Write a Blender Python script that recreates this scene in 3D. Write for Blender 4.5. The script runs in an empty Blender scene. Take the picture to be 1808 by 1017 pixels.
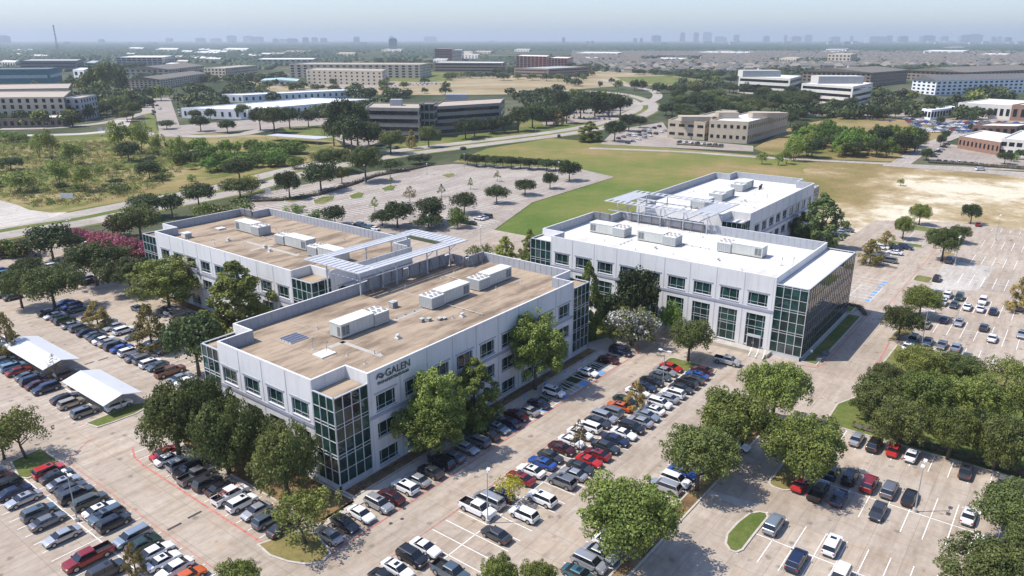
# Aerial view of an office park
import bpy, math, random
import numpy as np
from mathutils import Vector, Matrix
R = math.radians
random.seed(7)
SC = bpy.context.scene
COL = SC.collection

# ---------------------------------------------------------------- camera
CAMH = 66.0
FPX, CX, CY, YH = 1318.0, 904.0, 508.5, 69.5
PITCH = math.atan((CY - YH) / FPX); YAW = R(37.55)
cam_d = bpy.data.cameras.new('camera'); cam = bpy.data.objects.new('camera', cam_d); COL.objects.link(cam)
cam_d.sensor_width = 36.0; cam_d.lens = 36.0 * FPX / 1808.0
cam_d.clip_start = 0.5; cam_d.clip_end = 80000
cam.location = (0, 0, CAMH)
fwd = Vector((math.cos(YAW) * math.cos(PITCH), math.sin(YAW) * math.cos(PITCH), -math.sin(PITCH)))
cam.rotation_euler = fwd.to_track_quat('-Z', 'Y').to_euler()
SC.camera = cam
_r = Vector((math.sin(YAW), -math.cos(YAW), 0)); _u = _r.cross(fwd)

# ---------------------------------------------------------------- world, sun, exposure
SUN_EL, SUN_AZ = 57.0, 130.0
w = bpy.data.worlds.new('World'); SC.world = w; w.use_nodes = True
nt = w.node_tree; nt.nodes.clear()
sky = nt.nodes.new('ShaderNodeTexSky'); sky.sky_type = 'NISHITA'; sky.sun_disc = False
sky.sun_elevation = R(SUN_EL); sky.sun_rotation = R(90 - SUN_AZ); sky.altitude = 200
sky.air_density = 1.0; sky.dust_density = 1.0; sky.ozone_density = 2.0
bg = nt.nodes.new('ShaderNodeBackground'); bg.inputs[1].default_value = 0.138
wo = nt.nodes.new('ShaderNodeOutputWorld')
tn = nt.nodes.new('ShaderNodeMix'); tn.data_type = 'RGBA'; tn.blend_type = 'MULTIPLY'; tn.inputs[0].default_value = 1.0; tn.inputs[7].default_value = (0.775, 0.815, 0.945, 1)
nt.links.new(sky.outputs[0], tn.inputs[6]); nt.links.new(tn.outputs[2], bg.inputs[0]); nt.links.new(bg.outputs[0], wo.inputs[0])
sd = bpy.data.lights.new('sun', 'SUN'); so = bpy.data.objects.new('sun', sd); COL.objects.link(so)
sd.energy = 3.6; sd.angle = R(0.53); sd.color = (1.0, 0.945, 0.865)
az = R(SUN_AZ - 180)
sv = Vector((math.cos(az) * math.cos(R(SUN_EL)), math.sin(az) * math.cos(R(SUN_EL)), -math.sin(R(SUN_EL))))
so.rotation_euler = sv.to_track_quat('-Z', 'Y').to_euler(); so.location = (0, 0, 300)
SC.view_settings.view_transform = 'Standard'; SC.view_settings.look = 'None'
SC.view_settings.exposure = 0.66; SC.view_settings.gamma = 1.0
SC.cycles.use_denoising = True
SC.cycles.max_bounces = 5; SC.cycles.diffuse_bounces = 2; SC.cycles.glossy_bounces = 3
SC.cycles.transmission_bounces = 2; SC.cycles.volume_bounces = 1; SC.cycles.transparent_max_bounces = 6

# ---------------------------------------------------------------- helpers
def P(x, y, z=0.0):
    """ground position (metres) surveyed from the photograph"""
    v = fwd + _r * ((x - CX) / FPX) - _u * ((y - CY) / FPX)
    t = (z - CAMH) / v.z
    p = Vector((0, 0, CAMH)) + v * t
    return Vector((p.x, p.y, z))
def dist(p): return p.x * math.cos(YAW) + p.y * math.sin(YAW)
def height(p, ytop):
    """height of a thing standing at p whose top reaches row ytop"""
    lo, hi = 0.0, 400.0
    for _ in range(40):
        m = (lo + hi) / 2
        v = Vector((p.x, p.y, m)) - Vector((0, 0, CAMH))
        y = CY - FPX * v.dot(_u) / v.dot(fwd)
        if y > ytop: lo = m
        else: hi = m
    return lo

def tag(o, label=None, cat=None, group=None, kind=None):
    if label: o['label'] = label
    if cat: o['category'] = cat
    if group: o['group'] = group
    if kind: o['kind'] = kind
    return o
def empty(name, loc=(0, 0, 0), rz=0.0, label=None, cat=None, group=None):
    o = bpy.data.objects.new(name, None); COL.objects.link(o)
    o.location = loc; o.rotation_euler = (0, 0, rz); o.empty_display_size = 0.5
    return tag(o, label, cat, group)
def add(name, mesh, parent=None, loc=(0, 0, 0)):
    o = bpy.data.objects.new(name, mesh); COL.objects.link(o); o.location = loc
    if parent: o.parent = parent
    return o

class MB:
    """collects faces; build() links them as one mesh object"""
    def __init__(s): s.v = []; s.f = []; s.m = []
    def poly(s, pts, m=0):
        n = len(s.v); s.v += [tuple(p) for p in pts]; s.f.append(tuple(range(n, n + len(pts)))); s.m.append(m)
    def box(s, x0, x1, y0, y1, z0, z1, m=0, bottom=True):
        n = len(s.v)
        s.v += [(x0, y0, z0), (x1, y0, z0), (x1, y1, z0), (x0, y1, z0), (x0, y0, z1), (x1, y0, z1), (x1, y1, z1), (x0, y1, z1)]
        fs = [(4, 5, 6, 7), (0, 1, 5, 4), (1, 2, 6, 5), (2, 3, 7, 6), (3, 0, 4, 7)]
        if bottom: fs.append((3, 2, 1, 0))
        for f in fs: s.f.append(tuple(n + i for i in f)); s.m.append(m)
    def prism(s, pts, z0, z1, m=0, mt=None, bottom=False):
        n = len(pts); k = len(s.v)
        s.v += [(p[0], p[1], z0) for p in pts] + [(p[0], p[1], z1) for p in pts]
        for i in range(n):
            j = (i + 1) % n; s.f.append((k + i, k + j, k + n + j, k + n + i)); s.m.append(m)
        s.f.append(tuple(k + n + i for i in range(n))); s.m.append(m if mt is None else mt)
        if bottom: s.f.append(tuple(k + i for i in reversed(range(n)))); s.m.append(m)
    def tube(s, p0, p1, r0, r1=None, n=8, m=0, cap=True):
        r1 = r0 if r1 is None else r1
        p0 = Vector(p0); p1 = Vector(p1); d = (p1 - p0).normalized()
        a = d.orthogonal().normalized(); b = d.cross(a); k = len(s.v)
        for p, r in ((p0, r0), (p1, r1)):
            for i in range(n):
                t = 2 * math.pi * i / n; q = p + (a * math.cos(t) + b * math.sin(t)) * r; s.v.append(tuple(q))
        for i in range(n):
            j = (i + 1) % n; s.f.append((k + i, k + j, k + n + j, k + n + i)); s.m.append(m)
        if cap:
            s.f.append(tuple(k + n + i for i in range(n))); s.m.append(m)
            s.f.append(tuple(k + i for i in reversed(range(n)))); s.m.append(m)
    def mesh(s, name, mats, smooth=False):
        me = bpy.data.meshes.new(name); me.from_pydata(s.v, [], s.f)
        for m in (mats if isinstance(mats, (list, tuple)) else [mats]): me.materials.append(m)
        me.polygons.foreach_set('material_index', s.m)
        if smooth: me.polygons.foreach_set('use_smooth', [True] * len(s.f))
        me.update(); return me
    def build(s, name, mats, parent=None, smooth=False):
        return add(name, s.mesh(name, mats, smooth), parent)

# ---------------------------------------------------------------- materials
MATS = {}
def nodes(name):
    m = bpy.data.materials.new(name); m.use_nodes = True
    t = m.node_tree; b = t.nodes['Principled BSDF']; return m, t, b
def N(t, typ, **kw):
    n = t.nodes.new(typ)
    for k, v in kw.items():
        if k.startswith('i_'): n.inputs[int(k[2:])].default_value = v
        else: setattr(n, k, v)
    return n
def noise(t, scale, detail=3, rough=0.55, vec=None):
    n = N(t, 'ShaderNodeTexNoise'); n.inputs['Scale'].default_value = scale
    n.inputs['Detail'].default_value = detail; n.inputs['Roughness'].default_value = rough
    if vec: t.links.new(vec, n.inputs['Vector'])
    return n
def ramp(t, fac, stops):
    r = N(t, 'ShaderNodeValToRGB'); e = r.color_ramp.elements
    while len(e) < len(stops): e.new(0.5)
    for i, (p, c) in enumerate(stops): e[i].position = p; e[i].color = (*c, 1)
    t.links.new(fac, r.inputs[0]); return r.outputs[0]
def mix(t, fac, a, b, mode='MIX'):
    m = N(t, 'ShaderNodeMix', data_type='RGBA', blend_type=mode)
    if isinstance(fac, float): m.inputs[0].default_value = fac
    else: t.links.new(fac, m.inputs[0])
    for i, c in ((6, a), (7, b)):
        if isinstance(c, tuple): m.inputs[i].default_value = (*c, 1)
        else: t.links.new(c, m.inputs[i])
    return m.outputs[2]
def geopos(t): return N(t, 'ShaderNodeNewGeometry').outputs['Position']
def pm(name, col, var=0.12, scale=0.6, rough=0.85, metal=0.0, spec=0.5, coat=0.0, local=False):
    """plain procedural surface: base colour broken up by two scales of noise"""
    if name in MATS: return MATS[name]
    m, t, b = nodes(name)
    vec = N(t, 'ShaderNodeTexCoord').outputs['Object'] if local else geopos(t)
    n1 = noise(t, scale, 4, 0.6, vec)
    lo = tuple(c * (1 - var) for c in col); hi = tuple(min(1, c * (1 + var)) for c in col)
    t.links.new(ramp(t, n1.outputs[0], [(0.3, lo), (0.7, hi)]), b.inputs['Base Color'])
    b.inputs['Roughness'].default_value = rough; b.inputs['Metallic'].default_value = metal
    b.inputs['Specular IOR Level'].default_value = spec; b.inputs['Coat Weight'].default_value = coat
    MATS[name] = m; return m
def scaled(t, vec, s):
    n = N(t, 'ShaderNodeVectorMath', operation='MULTIPLY'); n.inputs[1].default_value = s
    t.links.new(vec, n.inputs[0]); return n.outputs[0]

def concrete(name, a, b_, slab=4.6, dark=0.72):
    m, t, b = nodes(name); g = geopos(t)
    n1 = noise(t, 0.045, 5, 0.6, g); n2 = noise(t, 0.9, 5, 0.65, g); n3 = noise(t, 0.35, 6, 0.7, scaled(t, g, (0.25, 1.6, 1)))
    c = ramp(t, n1.outputs[0], [(0.32, a), (0.68, b_)])
    # every slab was cast apart: its own slight tint
    fl = N(t, 'ShaderNodeVectorMath', operation='SNAP'); fl.inputs[1].default_value = (slab * 3, slab * 2, 50)
    t.links.new(g, fl.inputs[0])
    wn = N(t, 'ShaderNodeTexWhiteNoise'); t.links.new(fl.outputs[0], wn.inputs[0])
    c = mix(t, 0.8, c, ramp(t, wn.outputs[0], [(0.0, (0.86, 0.85, 0.84)), (1.0, (1.0, 0.985, 0.96))]), 'MULTIPLY')
    c = mix(t, 0.75, c, ramp(t, n2.outputs[0], [(0.28, (0.76, 0.745, 0.72)), (0.62, (1, 1, 1))]), 'MULTIPLY')
    c = mix(t, 0.75, c, ramp(t, n3.outputs[0], [(0.36, (0.72, 0.69, 0.66)), (0.56, (1, 1, 1))]), 'MULTIPLY')
    n5 = noise(t, 0.16, 5, 0.7, scaled(t, g, (1.4, 0.7, 1))); c = mix(t, 0.8, c, ramp(t, n5.outputs[0], [(0.35, (0.97, 0.90, 0.84)), (0.5, (1, 1, 1)), (0.66, (1.0, 1.0, 0.99)), (0.7, (0.86, 0.86, 0.86))]), 'MULTIPLY')
    # saw-cut joints
    sep = N(t, 'ShaderNodeSeparateXYZ'); t.links.new(g, sep.inputs[0]); outs = []
    for k in (0, 1):
        f = N(t, 'ShaderNodeMath', operation='PINGPONG'); f.inputs[1].default_value = slab / 2
        t.links.new(sep.outputs[k], f.inputs[0])
        l = N(t, 'ShaderNodeMath', operation='LESS_THAN'); l.inputs[1].default_value = 0.035
        t.links.new(f.outputs[0], l.inputs[0]); outs.append(l.outputs[0])
    mx = N(t, 'ShaderNodeMath', operation='MAXIMUM'); t.links.new(outs[0], mx.inputs[0]); t.links.new(outs[1], mx.inputs[1])
    mu = N(t, 'ShaderNodeMath', operation='MULTIPLY'); mu.inputs[1].default_value = 0.55; t.links.new(mx.outputs[0], mu.inputs[0])
    c = mix(t, mu.outputs[0], c, tuple(x * dark * 0.55 for x in a))
    # oil drips
    v = N(t, 'ShaderNodeTexVoronoi'); v.inputs['Scale'].default_value = 0.32; t.links.new(g, v.inputs['Vector'])
    n4 = noise(t, 2.2, 2, 0.5, g)
    ad = N(t, 'ShaderNodeMath', operation='MULTIPLY_ADD'); ad.inputs[1].default_value = 0.25; t.links.new(n4.outputs[0], ad.inputs[0]); t.links.new(v.outputs[0], ad.inputs[2])
    c = mix(t, ramp(t, ad.outputs[0], [(0.20, (0.75, 0.75, 0.75)), (0.31, (0, 0, 0))]), c, tuple(x * 0.42 for x in a))
    t.links.new(c, b.inputs['Base Color']); b.inputs['Roughness'].default_value = 0.85
    b.inputs['Specular IOR Level'].default_value = 0.3
    MATS[name] = m; return m

def ground_mat(name, stops, s1=0.01, s2=0.15, s3=1.5, rough=0.95, grad=None):
    """blend of grasses and soils by noise at three scales; grad=(origin,dir,len) shifts the blend along the ground"""
    m, t, b = nodes(name); g = geopos(t)
    n1 = noise(t, s1, 6, 0.62, g); n2 = noise(t, s2, 5, 0.65, g); n3 = noise(t, s3, 4, 0.7, g)
    a = N(t, 'ShaderNodeMath', operation='MULTIPLY_ADD'); a.inputs[1].default_value = 0.35; t.links.new(n2.outputs[0], a.inputs[0]); t.links.new(n1.outputs[0], a.inputs[2])
    fac = N(t, 'ShaderNodeMath', operation='SUBTRACT'); fac.inputs[1].default_value = 0.175; t.links.new(a.outputs[0], fac.inputs[0]); fo = fac.outputs[0]
    if grad:
        o, d, ln, amt = grad
        s = N(t, 'ShaderNodeVectorMath', operation='SUBTRACT'); s.inputs[1].default_value = (o[0], o[1], 0); t.links.new(g, s.inputs[0])
        dt = N(t, 'ShaderNodeVectorMath', operation='DOT_PRODUCT'); dt.inputs[1].default_value = (d[0] / ln, d[1] / ln, 0); t.links.new(s.outputs[0], dt.inputs[0])
        cl = N(t, 'ShaderNodeClamp'); t.links.new(dt.outputs['Value'], cl.inputs[0])
        ma = N(t, 'ShaderNodeMath', operation='MULTIPLY_ADD'); ma.inputs[1].default_value = amt; t.links.new(cl.outputs[0], ma.inputs[0]); t.links.new(fo, ma.inputs[2])
        fo = ma.outputs[0]
    c = ramp(t, fo, stops)
    c = mix(t, 0.8, c, ramp(t, n3.outputs[0], [(0.3, (0.72, 0.72, 0.70)), (0.65, (1.08, 1.08, 1.05))]), 'MULTIPLY')
    t.links.new(c, b.inputs['Base Color']); b.inputs['Roughness'].default_value = rough; b.inputs['Specular IOR Level'].default_value = 0.1
    bp = N(t, 'ShaderNodeBump'); bp.inputs['Strength'].default_value = 0.5; bp.inputs['Distance'].default_value = 0.3
    t.links.new(n3.outputs[0], bp.inputs['Height']); t.links.new(bp.outputs[0], b.inputs['Normal'])
    MATS[name] = m; return m

def leaf_mat(name, dark, light, trans=0.18, rnd=0.35):
    m, t, b = nodes(name)
    at = N(t, 'ShaderNodeAttribute', attribute_name='tint')
    oi = N(t, 'ShaderNodeObjectInfo')
    c = ramp(t, at.outputs['Fac'], [(0.0, dark), (1.0, light)])
    v = N(t, 'ShaderNodeHueSaturation'); t.links.new(c, v.inputs['Color'])
    mr = N(t, 'ShaderNodeMapRange'); mr.inputs[3].default_value = 1 - rnd; mr.inputs[4].default_value = 1 + rnd; t.links.new(oi.outputs['Random'], mr.inputs[0]); t.links.new(mr.outputs[0], v.inputs['Value'])
    mh = N(t, 'ShaderNodeMapRange'); mh.inputs[3].default_value = 0.485; mh.inputs[4].default_value = 0.515
    wn = N(t, 'ShaderNodeTexWhiteNoise', noise_dimensions='1D'); t.links.new(oi.outputs['Random'], wn.inputs['W']); t.links.new(wn.outputs[0], mh.inputs[0]); t.links.new(mh.outputs[0], v.inputs['Hue'])
    t.links.new(v.outputs[0], b.inputs['Base Color']); b.inputs['Roughness'].default_value = 0.6; b.inputs['Specular IOR Level'].default_value = 0.25
    tr = N(t, 'ShaderNodeBsdfTranslucent'); t.links.new(v.outputs[0], tr.inputs[0])
    ms = N(t, 'ShaderNodeMixShader'); ms.inputs[0].default_value = trans
    out = t.nodes['Material Output']
    t.links.new(b.outputs[0], ms.inputs[1]); t.links.new(tr.outputs[0], ms.inputs[2]); t.links.new(ms.outputs[0], out.inputs[0])
    MATS[name] = m; return m

def glass(name, col, rough=0.03, spec=0.5, ior=1.45):
    if name in MATS: return MATS[name]
    m, t, b = nodes(name); g = geopos(t)
    n = noise(t, 0.35, 2, 0.5, g)
    t.links.new(ramp(t, n.outputs[0], [(0.35, tuple(c * 0.55 for c in col)), (0.65, tuple(c * 1.5 for c in col))]), b.inputs['Base Color'])
    b.inputs['Roughness'].default_value = rough; b.inputs['IOR'].default_value = ior
    b.inputs['Specular IOR Level'].default_value = spec
    MATS[name] = m; return m

CONC = concrete('parking_concrete', (0.40, 0.335, 0.27), (0.50, 0.435, 0.365))
CONC2 = concrete('road_concrete', (0.40, 0.36, 0.32), (0.47, 0.43, 0.385), 5.2)
WALK = pm('walk_concrete', (0.44, 0.40, 0.34), 0.12, 0.5)
KERB = pm('kerb_concrete', (0.46, 0.42, 0.36), 0.15, 1.2)
KRED = pm('kerb_red_paint', (0.46, 0.165, 0.135), 0.35, 1.8)
WHITE = pm('line_white_paint', (0.80, 0.79, 0.76), 0.15, 2.0)
BLUE = pm('line_blue_paint', (0.10, 0.30, 0.62), 0.25, 2.0)
def wall_mat(name, col):
    m, t, b = nodes(name); g = geopos(t); n1 = noise(t, 0.18, 4, 0.6, g); n2 = noise(t, 1.1, 5, 0.7, scaled(t, g, (1, 1, 0.07)))
    c = ramp(t, n1.outputs[0], [(0.3, tuple(x * .94 for x in col)), (0.7, tuple(x * 1.04 for x in col))])
    c = mix(t, 0.7, c, ramp(t, n2.outputs[0], [(0.32, (0.83, 0.82, 0.80)), (0.5, (1, 1, 1))]), 'MULTIPLY')
    t.links.new(c, b.inputs['Base Color']); b.inputs['Roughness'].default_value = 0.8; b.inputs['Specular IOR Level'].default_value = 0.25; return m
WALLW = wall_mat('wall_white_stucco', (0.665, 0.66, 0.65))
PANEL = pm('grey_parapet_panel', (0.345, 0.36, 0.385), 0.08, 0.8, 0.7)
BAND = pm('grey_band', (0.33, 0.33, 0.39), 0.08, 0.6)
MULD = pm('bronze_mullion', (0.22, 0.225, 0.22), 0.1, 1, 0.4, 0.3)
MUL = pm('silver_mullion', (0.60, 0.62, 0.64), 0.05, 1, 0.4, 0.3)
BRACE = pm('dark_brace_steel', (0.20, 0.17, 0.15), 0.2, 1, 0.7)
CANO = pm('pale_metal_canopy', (0.47, 0.48, 0.50), 0.10, 0.8, 0.6, 0.0)
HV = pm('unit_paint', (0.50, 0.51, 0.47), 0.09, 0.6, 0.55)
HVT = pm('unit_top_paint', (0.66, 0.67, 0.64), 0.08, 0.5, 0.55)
HVD = pm('unit_grille', (0.16, 0.175, 0.18), 0.25, 2.0, 0.6)
RUST = pm('fan_rust', (0.30, 0.18, 0.13), 0.3, 3.0)
GL = glass('green_glass', (0.008, 0.030, 0.026))
GLB = glass('bronze_glass', (0.012, 0.020, 0.022), 0.02, 0.6, 1.75)
GLT = glass('teal_glass', (0.014, 0.050, 0.042))
GLBL = glass('blind_glass', (0.05, 0.065, 0.062), 0.12)
GLD = glass('dark_glass', (0.012, 0.016, 0.02), 0.08)
BARK = pm('bark', (0.11, 0.085, 0.065), 0.3, 2.0)
MULCH = pm('mulch', (0.16, 0.11, 0.075), 0.3, 1.0)
METG = pm('grey_pole_paint', (0.36, 0.36, 0.35), 0.1, 1, 0.5)
TAR = pm('black_iron', (0.05, 0.05, 0.052), 0.2, 1)  # near-black iron of drain grates, pipe hoods and manhole covers

# ---------------------------------------------------------------- ground sheets (each its own height, a few mm apart)
LAYER = [0.0]
def sheet(name, pts, mat, z=None, kind='structure', label=None, cat=None):
    if z is None: LAYER[0] += 0.005; z = LAYER[0]
    mb = MB(); mb.poly([(p[0], p[1], z) for p in pts])
    o = mb.build(name, mat); tag(o, label, cat, kind=kind)
    if o.data.polygons[0].normal.z < 0: o.data.flip_normals()
    return o
def PP(s, z=0.0): 
    out = []
    for q in s.split():
        x, y = q.split(','); out.append(P(float(x), float(y), z))
    return out

G_FAR = ground_mat('far_ground', [(0.30, (0.035, 0.05, 0.022)), (0.48, (0.055, 0.07, 0.032)), (0.60, (0.12, 0.12, 0.075)), (0.75, (0.24, 0.21, 0.165))], 0.0035, 0.03, 0.3)
G_SCRUB = ground_mat('scrub_ground', [(0.30, (0.075, 0.11, 0.026)), (0.44, (0.14, 0.155, 0.045)), (0.54, (0.26, 0.215, 0.09)), (0.68, (0.36, 0.28, 0.16))], 0.02, 0.15, 1.2)
G_DRY = ground_mat('dry_grass', [(0.30, (0.13, 0.14, 0.04)), (0.46, (0.24, 0.19, 0.08)), (0.62, (0.32, 0.235, 0.12)), (0.8, (0.44, 0.35, 0.23))], 0.02, 0.12, 1.0)
gp0 = P(880, 400); gp1 = P(1300, 305); gd = (gp1 - gp0); gl_ = gd.length; gd.normalize()
G_FIELD = ground_mat('field_grass', [(0.46, (0.095, 0.145, 0.03)), (0.62, (0.145, 0.175, 0.045)), (0.76, (0.20, 0.19, 0.06)), (0.90, (0.28, 0.21, 0.095)), (1.0, (0.32, 0.235, 0.12))], 0.018, 0.14, 1.2, grad=((gp0.x, gp0.y), (gd.x, gd.y), gl_, 0.30))
gs = P(1560, 318) - P(1425, 300); gs.normalize()
G_SAND = ground_mat('sandy_field', [(0.44, (0.19, 0.16, 0.055)), (0.57, (0.28, 0.21, 0.10)), (0.645, (0.41, 0.325, 0.20)), (0.71, (0.62, 0.55, 0.42)), (0.95, (0.72, 0.66, 0.54))], 0.013, 0.07, 0.7, grad=((P(1425, 300).x, P(1425, 300).y), (gs.x, gs.y), 90, 0.17))
G_LAWN = ground_mat('lawn', [(0.3, (0.085, 0.125, 0.028)), (0.5, (0.135, 0.16, 0.045)), (0.68, (0.24, 0.20, 0.09))], 0.05, 0.4, 2.0)
G_TAN = ground_mat('bare_tan', [(0.35, (0.26, 0.20, 0.11)), (0.6, (0.38, 0.31, 0.20))], 0.01, 0.1, 0.8)
G_BED = ground_mat('bed_soil', [(0.35, (0.13, 0.085, 0.05)), (0.55, (0.24, 0.15, 0.075)), (0.75, (0.30, 0.25, 0.13))], 0.2, 0.8, 3.0)
CONC_W = concrete('new_white_concrete', (0.50, 0.47, 0.43), (0.58, 0.55, 0.50), 5.0)
FARLOT = concrete('far_lot_concrete', (0.345, 0.30, 0.26), (0.425, 0.38, 0.335))

S = 42000.0
sheet('ground', [(-S, -S), (S, -S), (S, S), (-S, S)], G_FAR, 0.0)
sheet('grassland', PP('-500,300 -500,243 0,243 262,230 590,244 610,262 560,292 400,330 130,377 0,395 -500,430'), G_SCRUB)
sheet('dry_grassland', PP('130,370 230,335 400,312 520,284 612,262 640,272 560,296 400,326 240,355'), G_DRY)
sheet('grass_field', PP('845,410 940,358 1085,313 1020,298 800,286 860,262 975,244 1090,254 1360,276 1445,286 1480,330 1500,400 1300,440 900,440 840,420'), G_FIELD)
sheet('sandy_field', PP('1418,300 1440,286 1600,290 1808,304 2400,330 2400,470 1808,415 1690,405 1640,400 1500,440 1440,420 1425,330'), G_SAND)
sheet('dry_field', PP('1330,262 1400,222 1500,204 1600,212 1700,226 1650,262 1575,285 1440,281 1360,273'), G_DRY)
sheet('bare_field', PP('440,144 560,150 760,140 930,132 1010,150 990,165 800,168 560,166 440,158'), G_TAN)
sheet('green_field', PP('900,142 1060,125 1180,133 1270,145 1200,152 1120,150 1010,158 960,160 900,152'), G_TAN)
sheet('sports_lawn', PP('1085,136 1180,134 1255,144 1190,150 1110,147'), G_LAWN)
sheet('park_lawn', PP('640,122 790,128 800,142 760,146 690,143'), G_LAWN)
sheet('roadside_lawn', PP('498,224 592,221 592,244 518,242'), G_LAWN)
sheet('verge_lawn', PP('252,188 268,186 280,238 262,240'), G_LAWN)
sheet('office_lawn', PP('780,232 1005,196 1130,190 1140,205 980,232 800,258 640,262 760,246'), G_LAWN)
sheet('clinic_lawn', PP('1655,262 1690,258 1780,276 1800,284 1660,283'), G_LAWN)

def road(name, s, off, width, mat, kind='structure'):
    pts = PP(s); out_l = []; out_r = []
    # resample with a smooth curve
    dense = []
    n = len(pts)
    for i in range(n - 1):
        p0 = pts[max(0, i - 1)]; p1 = pts[i]; p2 = pts[i + 1]; p3 = pts[min(n - 1, i + 2)]
        for k in range(8):
            t = k / 8
            dense.append(0.5 * ((2 * p1) + (p2 - p0) * t + (2 * p0 - 5 * p1 + 4 * p2 - p3) * t * t + (3 * p1 - p0 - 3 * p2 + p3) * t ** 3))
    dense.append(pts[-1])
    for i, p in enumerate(dense):
        d = (dense[min(i + 1, len(dense) - 1)] - dense[max(i - 1, 0)]); d.normalize(); nrm = Vector((-d.y, d.x, 0))
        out_l.append(p + nrm * (off + width / 2)); out_r.append(p + nrm * (off - width / 2))
    LAYER[0] += 0.005; z = LAYER[0]; mb = MB()
    for i in range(len(dense) - 1):
        mb.poly([(out_r[i].x, out_r[i].y, z), (out_r[i + 1].x, out_r[i + 1].y, z), (out_l[i + 1].x, out_l[i + 1].y, z), (out_l[i].x, out_l[i].y, z)])
    o = mb.build(name, mat); tag(o, kind=kind); return dense
MAIN = '-260,445 -60,418 60,398 130,388 240,366 400,335 520,304 620,283 720,268 850,252 980,236 1060,222 1115,205 1140,190 1125,176 1080,165 1000,160 900,160'
road('road_verge', MAIN, 0, 33, G_LAWN)
MAINP = road('road', MAIN, 8.2, 11, CONC2)
road('road', MAIN, -8.2, 11, CONC2)
sheet('road_junction', PP('-300,440 -300,380 0,354 30,362 52,371 90,376 120,375 80,388 40,396 0,402'), CONC_W)
road('road', '0,228 90,226 160,220 205,213 240,203 262,196 250,180 226,150', 0, 11, CONC2)
road('road', '-100,243 60,239 150,236 205,228 218,212', 0, 12, CONC_W)
road('road', '205,232 320,240 420,238 520,216 590,212', 0, 14, CONC2)
road('road', '1040,262 1200,268 1360,279 1560,289 1700,296 1900,304 2300,322', 0, 7, CONC2)
road('road', '1560,290 1700,300 1900,316 2300,340', 0, 14, CONC2)
road('road', '1588,290 1640,258 1690,238 1730,226', 0, 10, CONC2)
road('road', '1130,186 1160,172 1150,160 1100,150 1060,140', 0, 12, CONC2)
sheet('concrete_lot', PP('270,175 300,172 322,236 282,238'), FARLOT)
sheet('concrete_lot', PP('310,222 640,196 700,240 640,262 592,246 592,220 480,226 310,240'), FARLOT)
sheet('concrete_lot', PP('1060,255 1085,230 1170,216 1190,245 1330,258 1330,268 1120,258'), FARLOT)
sheet('concrete_lot', PP('1590,210 1640,195 1900,212 1900,236 1730,230'), FARLOT)
sheet('concrete_lot', PP('1640,262 1655,252 1700,258 1860,286 1860,296 1640,285'), FARLOT)
sheet('concrete_lot', PP('560,146 640,150 780,144 760,150 600,158 540,154'), FARLOT)
sheet('concrete_lot', PP('940,186 1080,176 1130,186 1060,214 960,222'), FARLOT)
sheet('concrete_lot', PP('1390,182 1560,180 1700,196 1600,206 1430,204 1380,196'), FARLOT)

# campus paving, laid out on the same axes as the buildings
sheet('parking_lot', [(-140, -140), (323, -140), (323, 34), (307, 60), (248, 62), (243, 73), (-140, 73)], CONC)
sheet('parking_lot', [(-140, 73), (106, 73), (106, 272), (-140, 272)], CONC)
sheet('service_drive', [(106, 116), (206, 112), (206, 168), (178, 170), (178, 205), (131, 205), (106, 205)], CONC)
sheet('far_parking_lot', PP('430,352 460,342 560,322 660,303 800,290 1020,298 1085,313 940,358 872,407 830,422 640,410 430,372'), FARLOT)
sheet('courtyard_paving', [(133.2, 73), (154.6, 73), (154.6, 112), (133.2, 112)], WALK)

def kerbed(name, pts, mat, label=None, kerb=KERB, h=0.14, wd=0.3):
    """raised planting bed with a cast kerb round it"""
    h += LAYER[0]
    pts = [Vector((p[0], p[1], 0)) for p in pts]
    a = sum(pts[i].x * pts[(i + 1) % len(pts)].y - pts[(i + 1) % len(pts)].x * pts[i].y for i in range(len(pts)))
    if a < 0: pts.reverse()
    n = len(pts); inner = []
    for i in range(n):
        d1 = (pts[i] - pts[i - 1]).normalized(); d2 = (pts[(i + 1) % n] - pts[i]).normalized()
        n1 = Vector((-d1.y, d1.x, 0)); n2 = Vector((-d2.y, d2.x, 0)); b = (n1 + n2)
        b = b / max(0.6, b.length_squared / 2 + 0.0) if b.length > 0.1 else n1
        inner.append(pts[i] + b * wd)
    mb = MB()
    for i in range(n):
        j = (i + 1) % n
        mb.poly([(pts[i].x, pts[i].y, 0), (pts[j].x, pts[j].y, 0), (pts[j].x, pts[j].y, h), (pts[i].x, pts[i].y, h)], 0)
        mb.poly([(pts[i].x, pts[i].y, h), (pts[j].x, pts[j].y, h), (inner[j].x, inner[j].y, h), (inner[i].x, inner[i].y, h)], 0)
    mb.poly([(p.x, p.y, h + 0.012) for p in inner], 1)
    o = mb.build(name, [kerb, mat]); tag(o, kind='structure'); return o
def rounded(x0, x1, y0, y1, r=1.4, n=5):
    r = min(r, (x1 - x0) / 2 - .01, (y1 - y0) / 2 - .01); out = []
    for cx_, cy_, a0 in ((x1 - r, y0 + r, -90), (x1 - r, y1 - r, 0), (x0 + r, y1 - r, 90), (x0 + r, y0 + r, 180)):
        for k in range(n + 1):
            a = R(a0 + 90 * k / n); out.append((cx_ + r * math.cos(a), cy_ + r * math.sin(a)))
    return out
kerbed('planting_bed', [(54.6, 76.8), (62, 76.8), (62.0, 118), (56, 118), (54.6, 112)], G_BED)
kerbed('sidewalk', [(55.5, 76.0), (136.5, 76.0), (136.5, 77.9), (55.5, 77.9)], WALK)
kerbed('facade_lawn', [(62.4, 78.1), (133.2, 78.1), (133.2, 80.9), (62.4, 80.9)], G_BED)
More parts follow.
